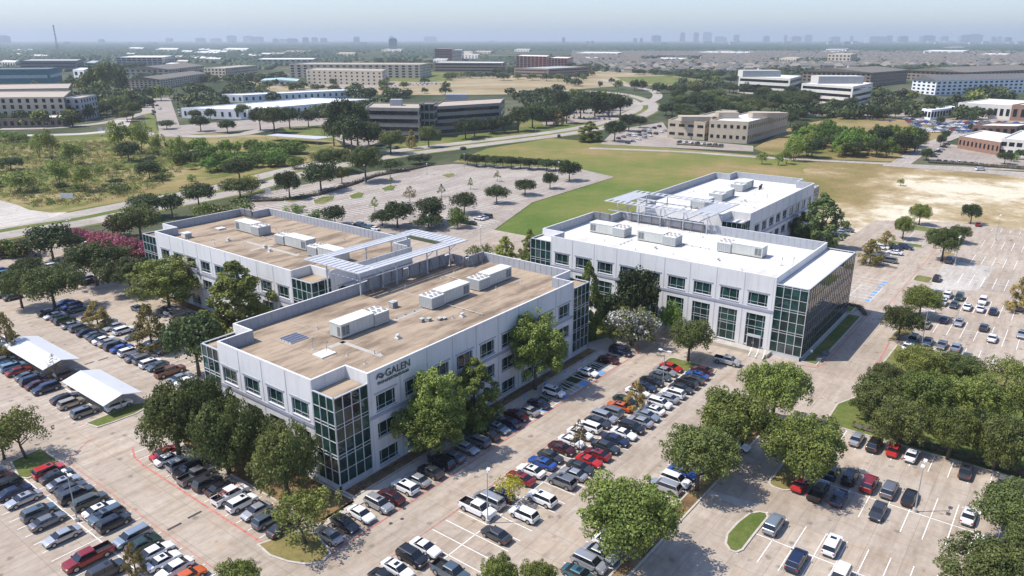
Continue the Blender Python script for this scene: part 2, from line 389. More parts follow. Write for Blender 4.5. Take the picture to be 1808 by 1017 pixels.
kerbed('traffic_island', PP('453,964 475,984 507,995 540,1000 570,996 585,980 578,966 556,945 540,938 520,941'), G_DRY)
kerbed('traffic_island', PP('149,750 172,757 200,748 240,733 260,722 262,712 232,716 200,730'), G_LAWN)
kerbed('traffic_island', PP('18,818 74,792 92,806 110,818 80,834 50,848 32,846'), G_LAWN)
kerbed('planting_strip', [(64, 36.6), (121, 36.0), (123, 37.2), (121, 38.9), (64, 38.7)], G_BED)
kerbed('traffic_island', PP('1279,962 1282,945 1300,925 1322,908 1340,905 1354,908 1357,916 1330,950 1312,974 1300,979 1287,975'), G_LAWN)
kerbed('traffic_island', rounded(103.8, 116.5, 26.3, 30.0), G_DRY)
kerbed('grove_bed', [(129.6, 28.6), (129.6, -60), (175, -60), (175, 10), (177.5, 26.3), (156.5, 26.6), (150, 24.5), (139, 28.9)], G_LAWN)
kerbed('grove_bed', [(186.5, 24.5), (178.5, 28.4), (190, 28.4), (190, 25)], G_DRY)
kerbed('traffic_island', rounded(211.5, 224, 26.5, 31.4), G_LAWN)
kerbed('traffic_island', rounded(232, 239, 28.8, 33.5), G_LAWN)
kerbed('traffic_island', rounded(262, 272, 27.5, 31.6), G_DRY)
kerbed('traffic_island', rounded(272.5, 277, 38, 49), G_LAWN)
kerbed('traffic_island', rounded(298, 306, 38, 49), G_LAWN)
kerbed('traffic_island', rounded(241, 244.2, 39, 50), MULCH)
kerbed('traffic_island', rounded(134.5, 140, 53, 64), G_LAWN)
kerbed('facade_lawn', [(154.7, 37.2), (192, 37.2), (192, 40.5), (154.7, 40.5)], G_LAWN)
kerbed('facade_lawn', [(193.5, 40), (199, 40), (199, 62), (193.5, 62)], G_LAWN)
kerbed('courtyard_lawn', [(136, 82), (152.5, 76), (152.5, 112), (136, 112)], G_LAWN)
kerbed('traffic_island', [(78.5, 165), (93, 165.5), (94.5, 160), (90, 157), (78.5, 159)], G_LAWN)
kerbed('planting_bed', [(92, 128), (95, 128), (95, 200), (92, 200)], G_BED)
kerbed('traffic_island', rounded(50.0, 55.5, 158.5, 162.8), G_DRY)
kerbed('planting_bed', [(107, 205), (115, 205), (115, 285), (107, 285)], G_BED)
for q in ('500,352 520,347 545,344 560,345 540,353 515,358 503,357', '552,355 570,348 592,347 590,354 570,362 555,361', '615,347 632,340 645,342 640,350 620,352', '672,334 688,328 700,330 696,337 678,338', '778,310 800,306 806,310 790,315'):
    kerbed('traffic_island', PP(q), G_LAWN)

# ---- painted markings
def marks(name, segs, mat, wd=0.11, z=None):
    if z is None: z = LAYER[0] + 0.006
    mb = MB()
    for k, s in enumerate(segs):
        a = Vector((s[0], s[1], 0)); b = Vector((s[2], s[3], 0)); d = (b - a).normalized(); n = Vector((-d.y, d.x, 0)) * (s[4] if len(s) > 4 else wd) / 2
        zz = z + (k % 2) * 0.003
        mb.poly([(a.x - n.x, a.y - n.y, zz), (b.x - n.x, b.y - n.y, zz), (b.x + n.x, b.y + n.y, zz), (a.x + n.x, a.y + n.y, zz)])
    o = mb.build(name, mat); tag(o, kind='structure'); return o
segs = []
def alongX(x0, x1, ya, yb, step=2.76, mid=None):
    x = x0
    while x < x1: segs.append((x, ya, x, yb)); x += step
    if mid is not None: segs.append((x0, mid, x1, mid, 0.14))
def alongY(y0, y1, xa, xb, step=2.78, mid=None):
    y = y0
    while y < y1: segs.append((xa, y, xb, y)); y += step
    if mid is not None: segs.append((mid, y0, mid, y1, 0.14))
alongX(55.3, 137, 71.0, 75.9); alongX(58.55, 137, 52.0, 63.4, mid=57.9); alongX(66.8, 122, 39.0, 44.8)
alongY(78.4, 117.5, 48.0, 54.2); alongY(79.4, 124, 28.2, 40.3, mid=34.2); alongY(133.9, 192, 46.9, 57.9, mid=52.4)
alongY(133.6, 206, 65.8, 77, mid=71.4); alongY(160, 182, 85.3, 91.5); alongY(214, 262, 84, 90)
alongY(-6, 27, 123.4, 129.3); alongY(-30.85, 24, 103.8, 116.2, mid=110); alongY(-20, 28, 85.2, 97, mid=91)
alongY(-40, 27, 211.6, 225.2, mid=218.3); alongY(-40, 26, 190.8, 204, mid=197.4); alongY(-20, 25, 178.6, 185.2)
for xc in (243.5, 268.5, 293): alongY(-40, 24, xc - 6, xc + 6, 2.85, mid=xc)
alongY(-40, 25, 314, 320, 2.85)
alongX(246, 272, 38.5, 50.5, mid=44.4); alongX(252, 300, 60.6, 66.5); alongX(278, 296, 38.5, 50.5, mid=44.4)
marks('parking_markings', segs, WHITE, 0.12)
segs = []
def inlot(x, y):
    # far lot outline test
    pl = FARP; c = False
    for i in range(len(pl)):
        a = pl[i]; b = pl[i - 1]
        if (a.y > y) != (b.y > y) and x < (b.x - a.x) * (y - a.y) / (b.y - a.y) + a.x: c = not c
    return c
FARP = PP('440,352 460,346 560,326 660,308 800,294 1010,302 1070,313 935,355 868,402 640,402 440,372')
for k in range(7):
    yc = 178 + k * 17.2; x = 170.0
    while x < 345:
        if inlot(x, yc - 5) and inlot(x, yc + 5): segs.append((x, yc - 5.4, x, yc + 5.4, 0.2))
        x += 2.76
marks('parking_markings', segs, WHITE, 0.12)
red = [(56, 70.6, 138, 70.6, .26), (55.4, 63.75, 121, 63.75, .13), (138, 70.6, 142, 73, .2), (47.6, 76, 47.6, 112, .3), (47.6, 112, 48.0, 116, .3), (48.0, 116, 49.4, 119.5, .3)]
red += [(47.6, 76, 48.2, 73.2, .3), (48.2, 73.2, 49.9, 71.3, .3), (49.9, 71.3, 52.5, 70.6, .3), (52.5, 70.6, 56, 70.6, .2)]
red += [(40.6, 78, 40.6, 124, .12), (153, 40, 153.6, 37.2, .32), (153.6, 37.2, 157, 36.2, .32), (157, 36.2, 198, 36.2, .2), (150, 24, 154.5, 26.6, .32), (154.5, 26.6, 178, 28, .3), (204, 34, 240, 34, .16), (240, 34, 300, 34, .14), (58.5, 131.6, 47, 134.4, .15), (246, 50.9, 300, 51.2, .14), (46.5, 128, 41, 124, .15), (146, 71.5, 153.4, 56, .2)]
marks('fire_lane_markings', red, KRED)
hat = []
for (xa, xb, ya, yb) in ((98.2, 101.9, 71.2, 75.6), (104.9, 108.2, 71.2, 75.6), (111.4, 115.5, 71.2, 75.6), (118.6, 120.6, 71.2, 75.6), (125.2, 127.6, 71.2, 75.6), (83.5, 90.5, 165.6, 169.5), (222, 244, 52, 56), (205, 220, 38.5, 44.0)):
    hat += [(xa, ya, xb, ya), (xa, yb, xb, yb), (xa, ya, xa, yb), (xb, ya, xb, yb)]; n = int((xb - xa) / 1.1)
    for i in range(1, n + 1): hat.append((xa + (xb - xa) * i / (n + 1) - .5, ya, xa + (xb - xa) * i / (n + 1) + .5, yb))
for k in range(9): hat.append((204.5 + k * 2.8, 38.4, 204.5 + k * 2.8, 50))
marks('access_aisle_markings', hat, WHITE, 0.12, LAYER[0] + 0.013)
mb = MB(); zb = LAYER[0] + 0.02
for x in (109.9, 103.3, 117, 123.6, 94.0): mb.box(x - .9, x + .9, 71.1, 72.6, zb - .004, zb, bottom=False)
for k in range(8): mb.box(205.4 + k * 2.8, 206.5 + k * 2.8, 38.6, 39.7, zb - .004, zb, bottom=False)
tag(mb.build('accessible_bay_markings', BLUE), kind='structure')
mb = MB()
for a, b in (('296,938', '320,925'), ('332,917', '355,904'), ('150,645', '168,641'), ('174,638', '192,633')):
    p = PP(a)[0]; q = PP(b)[0]; mb.box(p.x - .2, p.x + .2, min(p.y, q.y), max(p.y, q.y), zb - .004, zb + .01, bottom=False) if abs(p.x - q.x) < abs(p.y - q.y) else mb.box(min(p.x, q.x), max(p.x, q.x), p.y - .2, p.y + .2, zb - .004, zb + .01, bottom=False)
tag(mb.build('drain_grates', TAR), 'narrow black trench drain grates crossing the parking aisles', 'drain', kind='structure')

# ---------------------------------------------------------------- office buildings
def roof_mat(name, base, streak, amt):
    m, t, b = nodes(name); g = geopos(t)
    n1 = noise(t, 0.12, 5, 0.6, g); n2 = noise(t, 3.0, 3, 0.7, g); n3 = noise(t, 0.1, 4, 0.6, scaled(t, g, (1.0, 3.2, 1)))
    c = ramp(t, n1.outputs[0], [(0.3, tuple(x * .88 for x in base)), (0.7, tuple(min(.9, x * 1.1) for x in base))])
    c = mix(t, amt, c, ramp(t, n3.outputs[0], [(0.36, streak), (0.56, (1, 1, 1))]), 'MULTIPLY')
    c = mix(t, 0.6, c, ramp(t, n2.outputs[0], [(0.3, (0.85, 0.85, 0.85)), (0.6, (1, 1, 1))]), 'MULTIPLY')
    t.links.new(c, b.inputs['Base Color']); b.inputs['Roughness'].default_value = 0.9; b.inputs['Specular IOR Level'].default_value = 0.2
    return m
ROOFT = roof_mat('tan_gravel_roof', (0.385, 0.30, 0.215), (0.52, 0.50, 0.49), 1.0)
ROOFW = roof_mat('white_membrane_roof', (0.67, 0.65, 0.615), (0.80, 0.77, 0.72), 0.7)
ROOFB = roof_mat('brown_gravel_roof', (0.33, 0.25, 0.18), (0.6, 0.6, 0.6), 0.8)

SEAMT = pm('tan_seam', (.27, .21, .155), .2, .8); SEAMW = pm('pale_seam', (.50, .48, .46), .15, .8)
def offset_ring(pts, t):
    """inner ring of a rectilinear outline given counter-clockwise"""
    n = len(pts); out = []
    for i in range(n):
        a, b, c = Vector(pts[i - 1]), Vector(pts[i]), Vector(pts[(i + 1) % n])
        d1 = (b - a).normalized(); d2 = (c - b).normalized()
        out.append((b.x + (-d1.y - d2.y) * t, b.y + (d1.x + d2.x) * t))
    return out
def wall_quad(mb, a, b, z0, z1, holes=(), m=0, depth=0.28, mr=0):
    """vertical wall from a to b (outward on the right-hand side) with recessed openings; holes are (u0,u1,z0,z1)"""
    a = Vector(a); b = Vector(b); L = (b - a).length; d = (b - a) / L; nrm = Vector((d.y, -d.x))
    us = sorted({0, L, *[h[0] for h in holes], *[h[1] for h in holes]}); zs = sorted({z0, z1, *[h[2] for h in holes], *[h[3] for h in holes]})
    def pt(u, z, s=0.0): q = a + d * u - nrm * s; return (q.x, q.y, z)
    for i in range(len(us) - 1):
        for j in range(len(zs) - 1):
            uc = (us[i] + us[i + 1]) / 2; zc = (zs[j] + zs[j + 1]) / 2
            if any(h[0] < uc < h[1] and h[2] < zc < h[3] for h in holes): continue
            mb.poly([pt(us[i], zs[j]), pt(us[i + 1], zs[j]), pt(us[i + 1], zs[j + 1]), pt(us[i], zs[j + 1])], m)
    for h in holes:
        mb.poly([pt(h[0], h[2]), pt(h[0], h[2], depth), pt(h[0], h[3], depth), pt(h[0], h[3])], mr)
        mb.poly([pt(h[1], h[3]), pt(h[1], h[3], depth), pt(h[1], h[2], depth), pt(h[1], h[2])], mr)
        mb.poly([pt(h[0], h[2]), pt(h[1], h[2]), pt(h[1], h[2], depth), pt(h[0], h[2], depth)], mr)
        mb.poly([pt(h[0], h[3], depth), pt(h[1], h[3], depth), pt(h[1], h[3]), pt(h[0], h[3])], mr)
    return a, d, nrm

def obox(mb, a, d, nrm, u0, u1, s0, s1, z0, z1, m=0):
    """box in wall coordinates; s is metres outward from the wall plane"""
    c = []
    for z in (z0, z1):
        for (u, s) in ((u0, s0), (u1, s0), (u1, s1), (u0, s1)):
            q = a + d * u + nrm * s; c.append((q.x, q.y, z))
    k = len(mb.v); mb.v += c
    fl = [(4, 5, 6, 7), (3, 2, 1, 0), (0, 1, 5, 4), (1, 2, 6, 5), (2, 3, 7, 6), (3, 0, 4, 7)]
    fl = [tuple(reversed(f)) for f in fl]
    for f in fl: mb.f.append(tuple(k + i for i in f)); mb.m.append(m)

WIN_N = [0]
def window(parent, a, d, nrm, u0, u1, z0, z1, vert, horiz, recess=0.26, gm=None, name='window', jit=0.012):
    """frame (the window) with its pane as a sub-part"""
    mb = MB(); w_ = 0.07
    for u in [u0 + w_ / 2, u1 - w_ / 2] + [u0 + (u1 - u0) * f for f in vert]: obox(mb, a, d, nrm, u - w_ / 2, u + w_ / 2, -recess + .01, -recess + .09, z0, z1)
    for z in [z0 + w_ / 2, z1 - w_ / 2] + [z0 + (z1 - z0) * f for f in horiz]: obox(mb, a, d, nrm, u0 + w_, u1 - w_, -recess + .012, -recess + .085, z - w_ / 2, z + w_ / 2)
    o = mb.build(name, MUL, parent)
    pb = MB(); ub = [u0] + [u0 + (u1 - u0) * f for f in sorted(vert)] + [u1]; zb_ = [z0] + [z0 + (z1 - z0) * f for f in sorted(horiz)] + [z1]
    rr = random.Random(WIN_N[0]); WIN_N[0] += 1
    for i in range(len(ub) - 1):
        for j in range(len(zb_) - 1):
            pts = []; j1, j2 = rr.uniform(-jit, jit), rr.uniform(-jit, jit)
            for (u, z, s) in ((ub[i], zb_[j], 0), (ub[i + 1], zb_[j], j1), (ub[i + 1], zb_[j + 1], j1 + j2), (ub[i], zb_[j + 1], j2)):
                q = a + d * u + nrm * (-recess - .02 + s); pts.append((q.x, q.y, z))
            pb.poly(pts, rr.choice((0, 0, 0, 0, 0, 1, 1, 2)) )
    pb.build('pane', [gm or GL, GLT, GLBL], o); return o

FLOORS = ((0.75, 3.35), (5.65, 8.25), (10.4, 13.15))
LEVELS = (1.15, 3.45, 5.7, 6.25, 8.5, 10.75, 11.3, 13.6, 16.0)
def office(name, label, outline, z_top, z_roof, roofm, facades, boxes, floors=FLOORS, band=9.7):
    """outline: rectilinear counter-clockwise ring; facades {edge index: list of window starts}; boxes: glass corner blocks"""
    root = empty(name, (outline[0][0], outline[0][1], 0), 0, label, 'office building')
    root.location = (0, 0, 0)
    wm = MB(); ring = offset_ring(outline, 0.35); n = len(outline)
    for i in range(n):
        a, b = outline[i], outline[(i + 1) % n]; L = (Vector(b) - Vector(a)).length
        holes = []; spec = facades.get(i)
        if spec:
            for (u0, wd) in spec['u']:
                for k, (z0, z1) in enumerate(spec.get('floors', floors)): holes.append((u0, u0 + wd, z0, z1))
        av, d, nrm = wall_quad(wm, a, b, 0, z_top, holes)
        if spec:
            for h in holes:
                tall = h[3] - h[2] > 4
                window(root, av, d, nrm, h[0], h[1], h[2], h[3], (0.13, 0.5, 0.87), (0.28, 0.52, 0.60, 0.80) if tall else (0.25,), gm=spec.get('gm'))
            # grey ledge between the storeys, surround mouldings and panel joints
            for (za, zb_, s) in ((band - .28, band + .28, .14), (0.02, 0.45, .08)): obox(wm, av, d, nrm, 0.01, L - .01, 0.002, s, za, zb_, 1 if za > 1 else 0)
            for (u0, wd) in spec['u']:
                obox(wm, av, d, nrm, u0 - .35, u0 + wd + .35, 0.002, .09, spec.get('floors', floors)[-1][1] + .25, spec.get('floors', floors)[-1][1] + .5, 2)
                for u in (u0 - 1.0, u0 + wd + 1.0):
                    if 0 < u < L: obox(wm, av, d, nrm, u - .03, u + .03, 0.002, .012, 0.45, z_top - .2, 1)
                for k, (z0, z1) in enumerate(spec.get('floors', floors)):
                    obox(wm, av, d, nrm, u0 - .12, u0 + wd + .12, 0.002, .11, z0 - .14, z0 - .002, 2)
    wm.build('wall', [WALLW, BAND, PANEL], root)
    # parapet: cap and inner lining down to the roof
    pr = MB(); n = len(outline)
    for i in range(n):
        j = (i + 1) % n; o0, o1, i0, i1 = outline[i], outline[j], ring[i], ring[j]
        pr.poly([(*o0, z_top), (*o1, z_top), (*i1, z_top), (*i0, z_top)], 0)
        pr.poly([(*i1, z_roof), (*i1, z_top), (*i0, z_top), (*i0, z_roof)][::-1], 1)
        L = (Vector(i1) - Vector(i0)).length; dd = (Vector(i1) - Vector(i0)) / L; nn = Vector((-dd.y, dd.x))
        k = int(L / 1.5)
        for q in range(1, k):
            obox(pr, Vector(i0), dd, nn, L * q / k - .03, L * q / k + .03, 0.002, .05, z_roof, z_top - .05, 1)
    pr.build('parapet', [WALLW, PANEL], root)
    rf = MB(); rf.poly([(*p, z_roof) for p in ring], 0); ro = rf.build('roof', [roofm], root)
    xs = [p[0] for p in ring]; ys_ = [p[1] for p in ring]; sm = MB(); y = min(ys_) + 6.5
    while y < max(ys_) - 6.5: sm.box(min(xs) + .5, max(xs) - .5, y, y + .09, z_roof + .002, z_roof + .012, 0, False); y += 3.05
    x = min(xs) + 9
    while x < max(xs) - 8: sm.box(x, x + .09, min(ys_) + 6.5, max(ys_) - 6.5, z_roof + .0125, z_roof + .02, 0, False); x += 12.2
    sm.build('roof_seam', [SEAMW if roofm is ROOFW else SEAMT], ro)
    # glass corner blocks
    for bx in boxes:
        x0, x1, y0, y1 = bx['r']; zt = bx.get('top', 15.9); sides = bx['sides']; cn = {'-x': ((x0, y1), (x0, y0)), '-y': ((x0, y0), (x1, y0)), '+x': ((x1, y0), (x1, y1)), '+y': ((x1, y1), (x0, y1))}
        gb = MB()
        # plinth and roof rim
        for s in sides:
            a, b = cn[s]; av = Vector(a); L = (Vector(b) - av).length; d = (Vector(b) - av) / L; nrm = Vector((d.y, -d.x))
            obox(gb, av, d, nrm, 0, L, -.25, .0, 0, 1.1); obox(gb, av, d, nrm, 0, L, -.25, .004, zt - .16, zt)
            nb = max(3, round(L / bx.get('pitch', 1.7)))
            for i in range(nb + 1):
                u = min(max(L * i / nb, .06), L - .06); pv_ = .012 if s in bx.get('gms', {}) else .05; obox(gb, av, d, nrm, u - pv_ - .015, u + pv_ + .015, -.08, pv_, 1.1, zt - .16, 1 if s in bx.get('gms', {}) else 0)
            for z in LEVELS:
                if z < zt - .3: obox(gb, av, d, nrm, 0.005, L - .005, -.08, .009 if s in bx.get('gms', {}) else .035, z - .04, z + .04, 1 if s in bx.get('gms', {}) else 0)
        f = gb.build('glass_corner', [MUL, MULD], root)
        pb = MB(); rr = random.Random(int(x0 * 10)); gms = bx.get('gms', {})
        for s in sides:
            mi = 1 if s in gms else 0
            a, b = cn[s]; av = Vector(a); L = (Vector(b) - av).length; d = (Vector(b) - av) / L; nrm = Vector((d.y, -d.x))
            nb = max(3, round(L / bx.get('pitch', 1.7))); zl = [1.1] + [z for z in LEVELS[1:] if z < zt - .3] + [zt - .1]
            for i in range(nb):
                for j in range(len(zl) - 1):
                    j1, j2 = rr.uniform(-.014, .014), rr.uniform(-.014, .014); pts = []
                    for (u, z, q_) in ((L * i / nb, zl[j], 0), (L * (i + 1) / nb, zl[j], j1), (L * (i + 1) / nb, zl[j + 1], j1 + j2), (L * i / nb, zl[j + 1], j2)):
                        q = av + d * u + nrm * (-.06 + q_); pts.append((q.x, q.y, z))
                    pb.poly(pts, 3 if mi else rr.choice((0, 0, 0, 0, 1, 1, 2)))
        pb.build('pane', [bx.get('gm', GL), GLT, GLBL, (list(gms.values()) + [GL])[0]], f)
        rb = MB(); zr = zt - .45; rb.poly([(x0 + .1, y0 + .1, zr), (x1 - .1, y0 + .1, zr), (x1 - .1, y1 - .1, zr), (x0 + .1, y1 - .1, zr)])
        rb.build('corner_roof', bx.get('roof', roofm), f)
    return root

def bays(start, n, step=6.34, wd=4.2): return [(start + i * step, wd) for i in range(n)]
# B1: front office. edges counter-clockwise from the near glass notch
o1 = [(69, 81), (126.8, 81), (126.8, 86), (133.2, 86), (133.2, 111), (127, 111), (127, 116.3), (68.8, 116.3), (68.8, 111), (62.3, 111), (62.3, 86), (69, 86)]
b1 = office('front_office', 'tan roofed white three storey office with a sign beside its glass corner', o1, 17.5, 15.3, ROOFT,
  {0: dict(u=bays(1.5, 9)), 9: dict(u=[(0.75 + 6.3 * i, 4.2) for i in range(4)]), 3: dict(u=bays(2, 4))},
  [dict(r=(62.3, 69, 81, 86), sides=('-x', '-y')), dict(r=(126.8, 133.2, 81, 86), sides=('-y', '+x')), dict(r=(62.3, 68.8, 111, 116.2), sides=('-x', '+y')), dict(r=(127, 133.2, 111, 116.2), sides=('+x', '+y'))])
o2 = [(100.6, 128), (126, 128), (126, 134), (131.5, 134), (131.5, 194), (126, 194), (126, 200.3), (101.2, 200.3), (101.2, 193.2), (95.2, 193.2), (95.2, 134.9), (100.6, 134.9)]
b2 = office('rear_office', 'tan roofed white office behind the two tall cypress trees with open canopy', o2, 17.5, 15.3, ROOFT,
  {9: dict(u=[(193.2 - y1, 4.2) for y1 in [191.2 - 6.34 * i for i in range(9)]]), 0: dict(u=bays(2, 4))},
  [dict(r=(95.2, 100.6, 128, 134.9), sides=('-x', '-y')), dict(r=(95.2, 101.2, 193.2, 200.2), sides=('-x', '+y')), dict(r=(126, 131.5, 194, 200.2), sides=('+x', '+y'))])
FL3 = ((1.35, 8.7), (10.75, 13.5))
o3 = [(154.6, 47.6), (191.6, 47.6), (191.6, 106.5), (186, 106.5), (186, 112.6), (160, 112.6), (160, 106.1), (154.6, 106.1)]
b3 = office('east_office', 'white roofed office with a long mirrored glass side and entrance steps', o3, 17.8, 15.3, ROOFW,
  {7: dict(u=[(106.1 - y1, 4.3) for y1 in [104.8 - 6.43 * i for i in range(9)]], floors=FL3), 1: dict(u=bays(2, 8))},
  [dict(r=(154.6, 191.6, 40.7, 47.6), sides=('-x', '-y', '+x'), top=16.5, gm=GL, gms={'-y': GLB}, pitch=1.72), dict(r=(154.6, 160, 106.1, 112.6), sides=('-x', '+y'), top=16.3)], floors=FL3, band=10.0)
o4 = [(212.2, 75), (273.6, 75), (273.6, 81), (280, 81), (280, 106.5), (274, 106.5), (274, 112.3), (212, 112.3), (212, 106), (205.7, 106), (205.7, 81), (212.2, 81)]
b4 = office('far_office', 'white roofed office farthest back, partly hidden behind pines and slatted canopy', o4, 17.7, 15.3, ROOFW,
  {0: dict(u=bays(4.3, 9)), 9: dict(u=bays(1.5, 3))},
  [dict(r=(205.7, 212.2, 75, 81), sides=('-x', '-y')), dict(r=(273.6, 280, 75, 81), sides=('-y', '+x'))])

def link(root, r, z, rm, name='link_wing', lab=None):
    x0, x1, y0, y1 = r; mb = MB(); wall_quad(mb, (x0, y1), (x0, y0), 0, z + .8, [(2, y1 - y0 - 2, 1.2, 4.2), (2, y1 - y0 - 2, 5.6, 8.2), (2, y1 - y0 - 2, 9.6, z - .8)], 0)
    mb.poly([(x1, y0, 0), (x1, y1, 0), (x1, y1, z + .8), (x1, y0, z + .8)]); mb.poly([(x0, y0, 0), (x1, y0, 0), (x1, y0, z + .8), (x0, y0, z + .8)]); mb.poly([(x1, y1, 0), (x0, y1, 0), (x0, y1, z + .8), (x1, y1, z + .8)])
    for (a, b, c, d_) in ((x0, x1, y0, y0 + .3), (x0, x1, y1 - .3, y1), (x0, x0 + .3, y0 + .3, y1 - .3), (x1 - .3, x1, y0 + .3, y1 - .3)): mb.box(a, b, c, d_, z, z + .8 + .004)
    o = mb.build(name, [WALLW], root)
    g = MB(); g.box(x0 + .2, x1 - .2, y0 + .2, y1 - .2, 0, z - .3); g.build('pane', GL, o)
    rb = MB(); rb.poly([(x0 + .3, y0 + .3, z + .05), (x1 - .3, y0 + .3, z + .05), (x1 - .3, y1 - .3, z + .05), (x0 + .3, y1 - .3, z + .05)]); rb.build('link_roof', rm, o)
    return o
link(b2, (103.5, 125, 116.5, 127.8), 12.6, ROOFB)
link(b4, (191.8, 205.5, 84, 108), 12.6, ROOFW)
# low cross walls on the links
mb = MB()
for x in (108, 115, 120): mb.box(x, x + .35, 117, 127.5, 12.7, 13.7)
mb.box(104, 124.6, 121.8, 122.2, 12.7, 13.5); mb.build('link_wing_upstand', [CANO], b2)
# louvred screens with raking braces on the inner roof edges
def screens(root, segs_, y, z0, z1, face):
    for (xa, xb) in segs_:
        mb = MB(); mb.box(xa, xb, y, y + .12, z0 + .7, z1, 0)
        for z in np.arange(z0 + .9, z1 - .1, .28): mb.box(xa + .1, xb - .1, y - face * .05 - .03, y - face * .05 + .03, z, z + .05, 1)
        x = xa + .2
        while x < xb:
            mb.tube((x, y - face * .2, z1 - .1), (x, y - face * 1.5, z0), .06, n=5, m=2); mb.tube((x, y - face * .1, z0), (x, y - face * .1, z1), .07, n=5, m=2); x += 3.3
        mb.build('roof_screen', [PANEL, BRACE, BRACE], root)
def screens_x(root, segs_, x, z0, z1, face):
    for (ya, yb) in segs_:
        mb = MB(); mb.box(x, x + .12, ya, yb, z0 + .7, z1, 0)
        y = ya + .2
        while y < yb:
            mb.tube((x - face * .2, y, z1 - .1), (x - face * 1.5, y, z0), .06, n=5, m=2); mb.tube((x - face * .1, y, z0), (x - face * .1, y, z1), .07, n=5, m=2); y += 3.2
        for z in np.arange(z0 + .9, z1 - .1, .28): mb.box(x - face * .05 - .03, x - face * .05 + .03, ya + .1, yb - .1, z, z + .05, 1)
        mb.build('roof_screen', [PANEL, BRACE, BRACE], root)
screens(b1, [(100, 110.5), (112, 124)], 115.2, 15.3, 18.3, 1)
screens_x(b3, [(80, 91), (92.5, 103.5)], 190.4, 15.3, 18.4, 1)
screens(b1, [(126.9, 132.6)], 110.3, 15.3, 17.9, 1); screens_x(b1, [(110.8, 115.8)], 126.2, 15.3, 17.9, 1)
screens_x(b2, [(193.9, 199.8)], 125.3, 15.3, 17.9, 1); screens_x(b3, [(106.6, 112.1)], 185.3, 15.3, 18.1, 1)

# entrance steps and terrace of the east office
mb = MB()
mb.box(152.0, 154.5, 47.0, 66, 0, 1.0, 0)
for k in range(5): mb.box(152.0 - .34 * (5 - k), 152.0 - .34 * (4 - k), 47.4, 50.6, 0, .18 * (k + 1), 0)
mb.build('entrance_steps', [WALK], b3)
mb = MB()
for y in (47.5, 49, 50.5): mb.tube((150.4, y, .3), (152.1, y, 1.9), .035, n=5); mb.tube((150.4, y, 0), (150.4, y, 1.1), .035, n=5)
mb.build('handrail', [MUL], b3)
# double entrance door
mb = MB()
mb.box(154.28, 154.52, 49.6, 52.6, 1.0, 4.0, 0); mb.box(154.2, 154.27, 49.75, 51.03, 1.05, 3.4, 1); mb.box(154.2, 154.27, 51.15, 52.45, 1.05, 3.4, 1)
d_ = mb.build('door', [MUL, GLD], b3)
mb = MB(); mb.box(154.1, 154.18, 50.9, 50.98, 1.8, 2.4); mb.box(154.1, 154.18, 51.2, 51.28, 1.8, 2.4); mb.build('handle', [METG], d_)

# ---- canopies on posts over the link roofs
def canopy(name, label, x0, x1, y0, y1, z, wx, wy, slat_long, posts, zr, ladder=False):
    root = empty(name, (0, 0, 0), 0, label, 'canopy')
    fr = MB()
    for (a, b, c, d_) in ((x0, x0 + wx, y0, y1), (x1 - wx, x1, y0, y1), (x0 + wx, x1 - wx, y0, y0 + wy), (x0 + wx, x1 - wx, y1 - wy, y1)):
        # rim of each side
        for (p, q, r_, s_) in ((a, b, c, c + .18), (a, b, d_ - .18, d_), (a, a + .18, c + .18, d_ - .18), (b - .18, b, c + .18, d_ - .18)): fr.box(p, q, r_, s_, z - .12, z + .08)
    fr.build('frame', [CANO], root)
    sl = MB()
    def slats(a, b, c, d_, along, step, wd):
        if along == 'x':
            y = c + .3
            while y < d_ - .3: sl.box(a + .2, b - .2, y, y + wd, z - .1, z + .03); y += step
        else:
            x = a + .3
            while x < b - .3: sl.box(x, x + wd, c + .2, d_ - .2, z - .1, z + .03); x += step
    dense = 0.42
    if ladder:
        slats(x0, x0 + wx, y0, y1, 'x', 1.9, .85); slats(x1 - wx, x1, y0, y1, 'x', 1.9, .85)
        slats(x0 + wx, x1 - wx, y0, y0 + wy, 'y', dense, .30); slats(x0 + wx, x1 - wx, y1 - wy, y1, 'y', dense, .30)
    else:
        slats(x0, x0 + wx, y0, y1, 'x', 1.5, 1.12); slats(x1 - wx, x1, y0, y1, 'x', 1.5, 1.12)
        slats(x0 + wx, x1 - wx, y0, y0 + wy, 'x', 1.1, .85); slats(x0 + wx, x1 - wx, y1 - wy, y1, 'x', 1.1, .85)
    sl.build('louvre_panel', [CANO], root)
    for (px, py) in posts:
        mb = MB(); zz = zr(px, py); mb.tube((px, py, zz), (px, py, z - .2), .16, n=8); mb.box(px - .3, px + .3, py - .3, py + .3, zz, zz + .12); mb.build('post', [CANO], root)
    return root
def zr1(x, y): return 15.3 if (y < 116 or y > 128.2) else 12.65
cn1 = canopy('roof_canopy', 'open rectangular pale metal canopy on posts between the two tan roofed offices', 95.9, 130, 113.1, 130.5, 20.7, 4.8, 3.2, True,
   [(97.3, 114.4), (104.1, 115), (107.8, 114.6), (117.4, 114.6), (125, 114.6), (97.3, 125), (104, 128.9), (112, 128.9), (120, 128.9), (125.5, 128.9), (128.5, 122)], lambda x, y: 0 if x < 100 else zr1(x, y))
mb = MB()
for x in (104.1, 107.8, 117.4, 125): mb.tube((x, 114.6, 19), (x + 3.2, 114.6, 20.5), .07, n=6)
mb.tube((97.3, 114.5, 18.6), (125, 114.6, 18.6), .1, n=6); mb.tube((97.3, 114.5, 18.6), (97.3, 125, 18.6), .1, n=6); mb.build('tie_beam', [CANO], cn1)
def zr2(x, y): return 15.3 if (x < 191 or x > 206) else 12.65
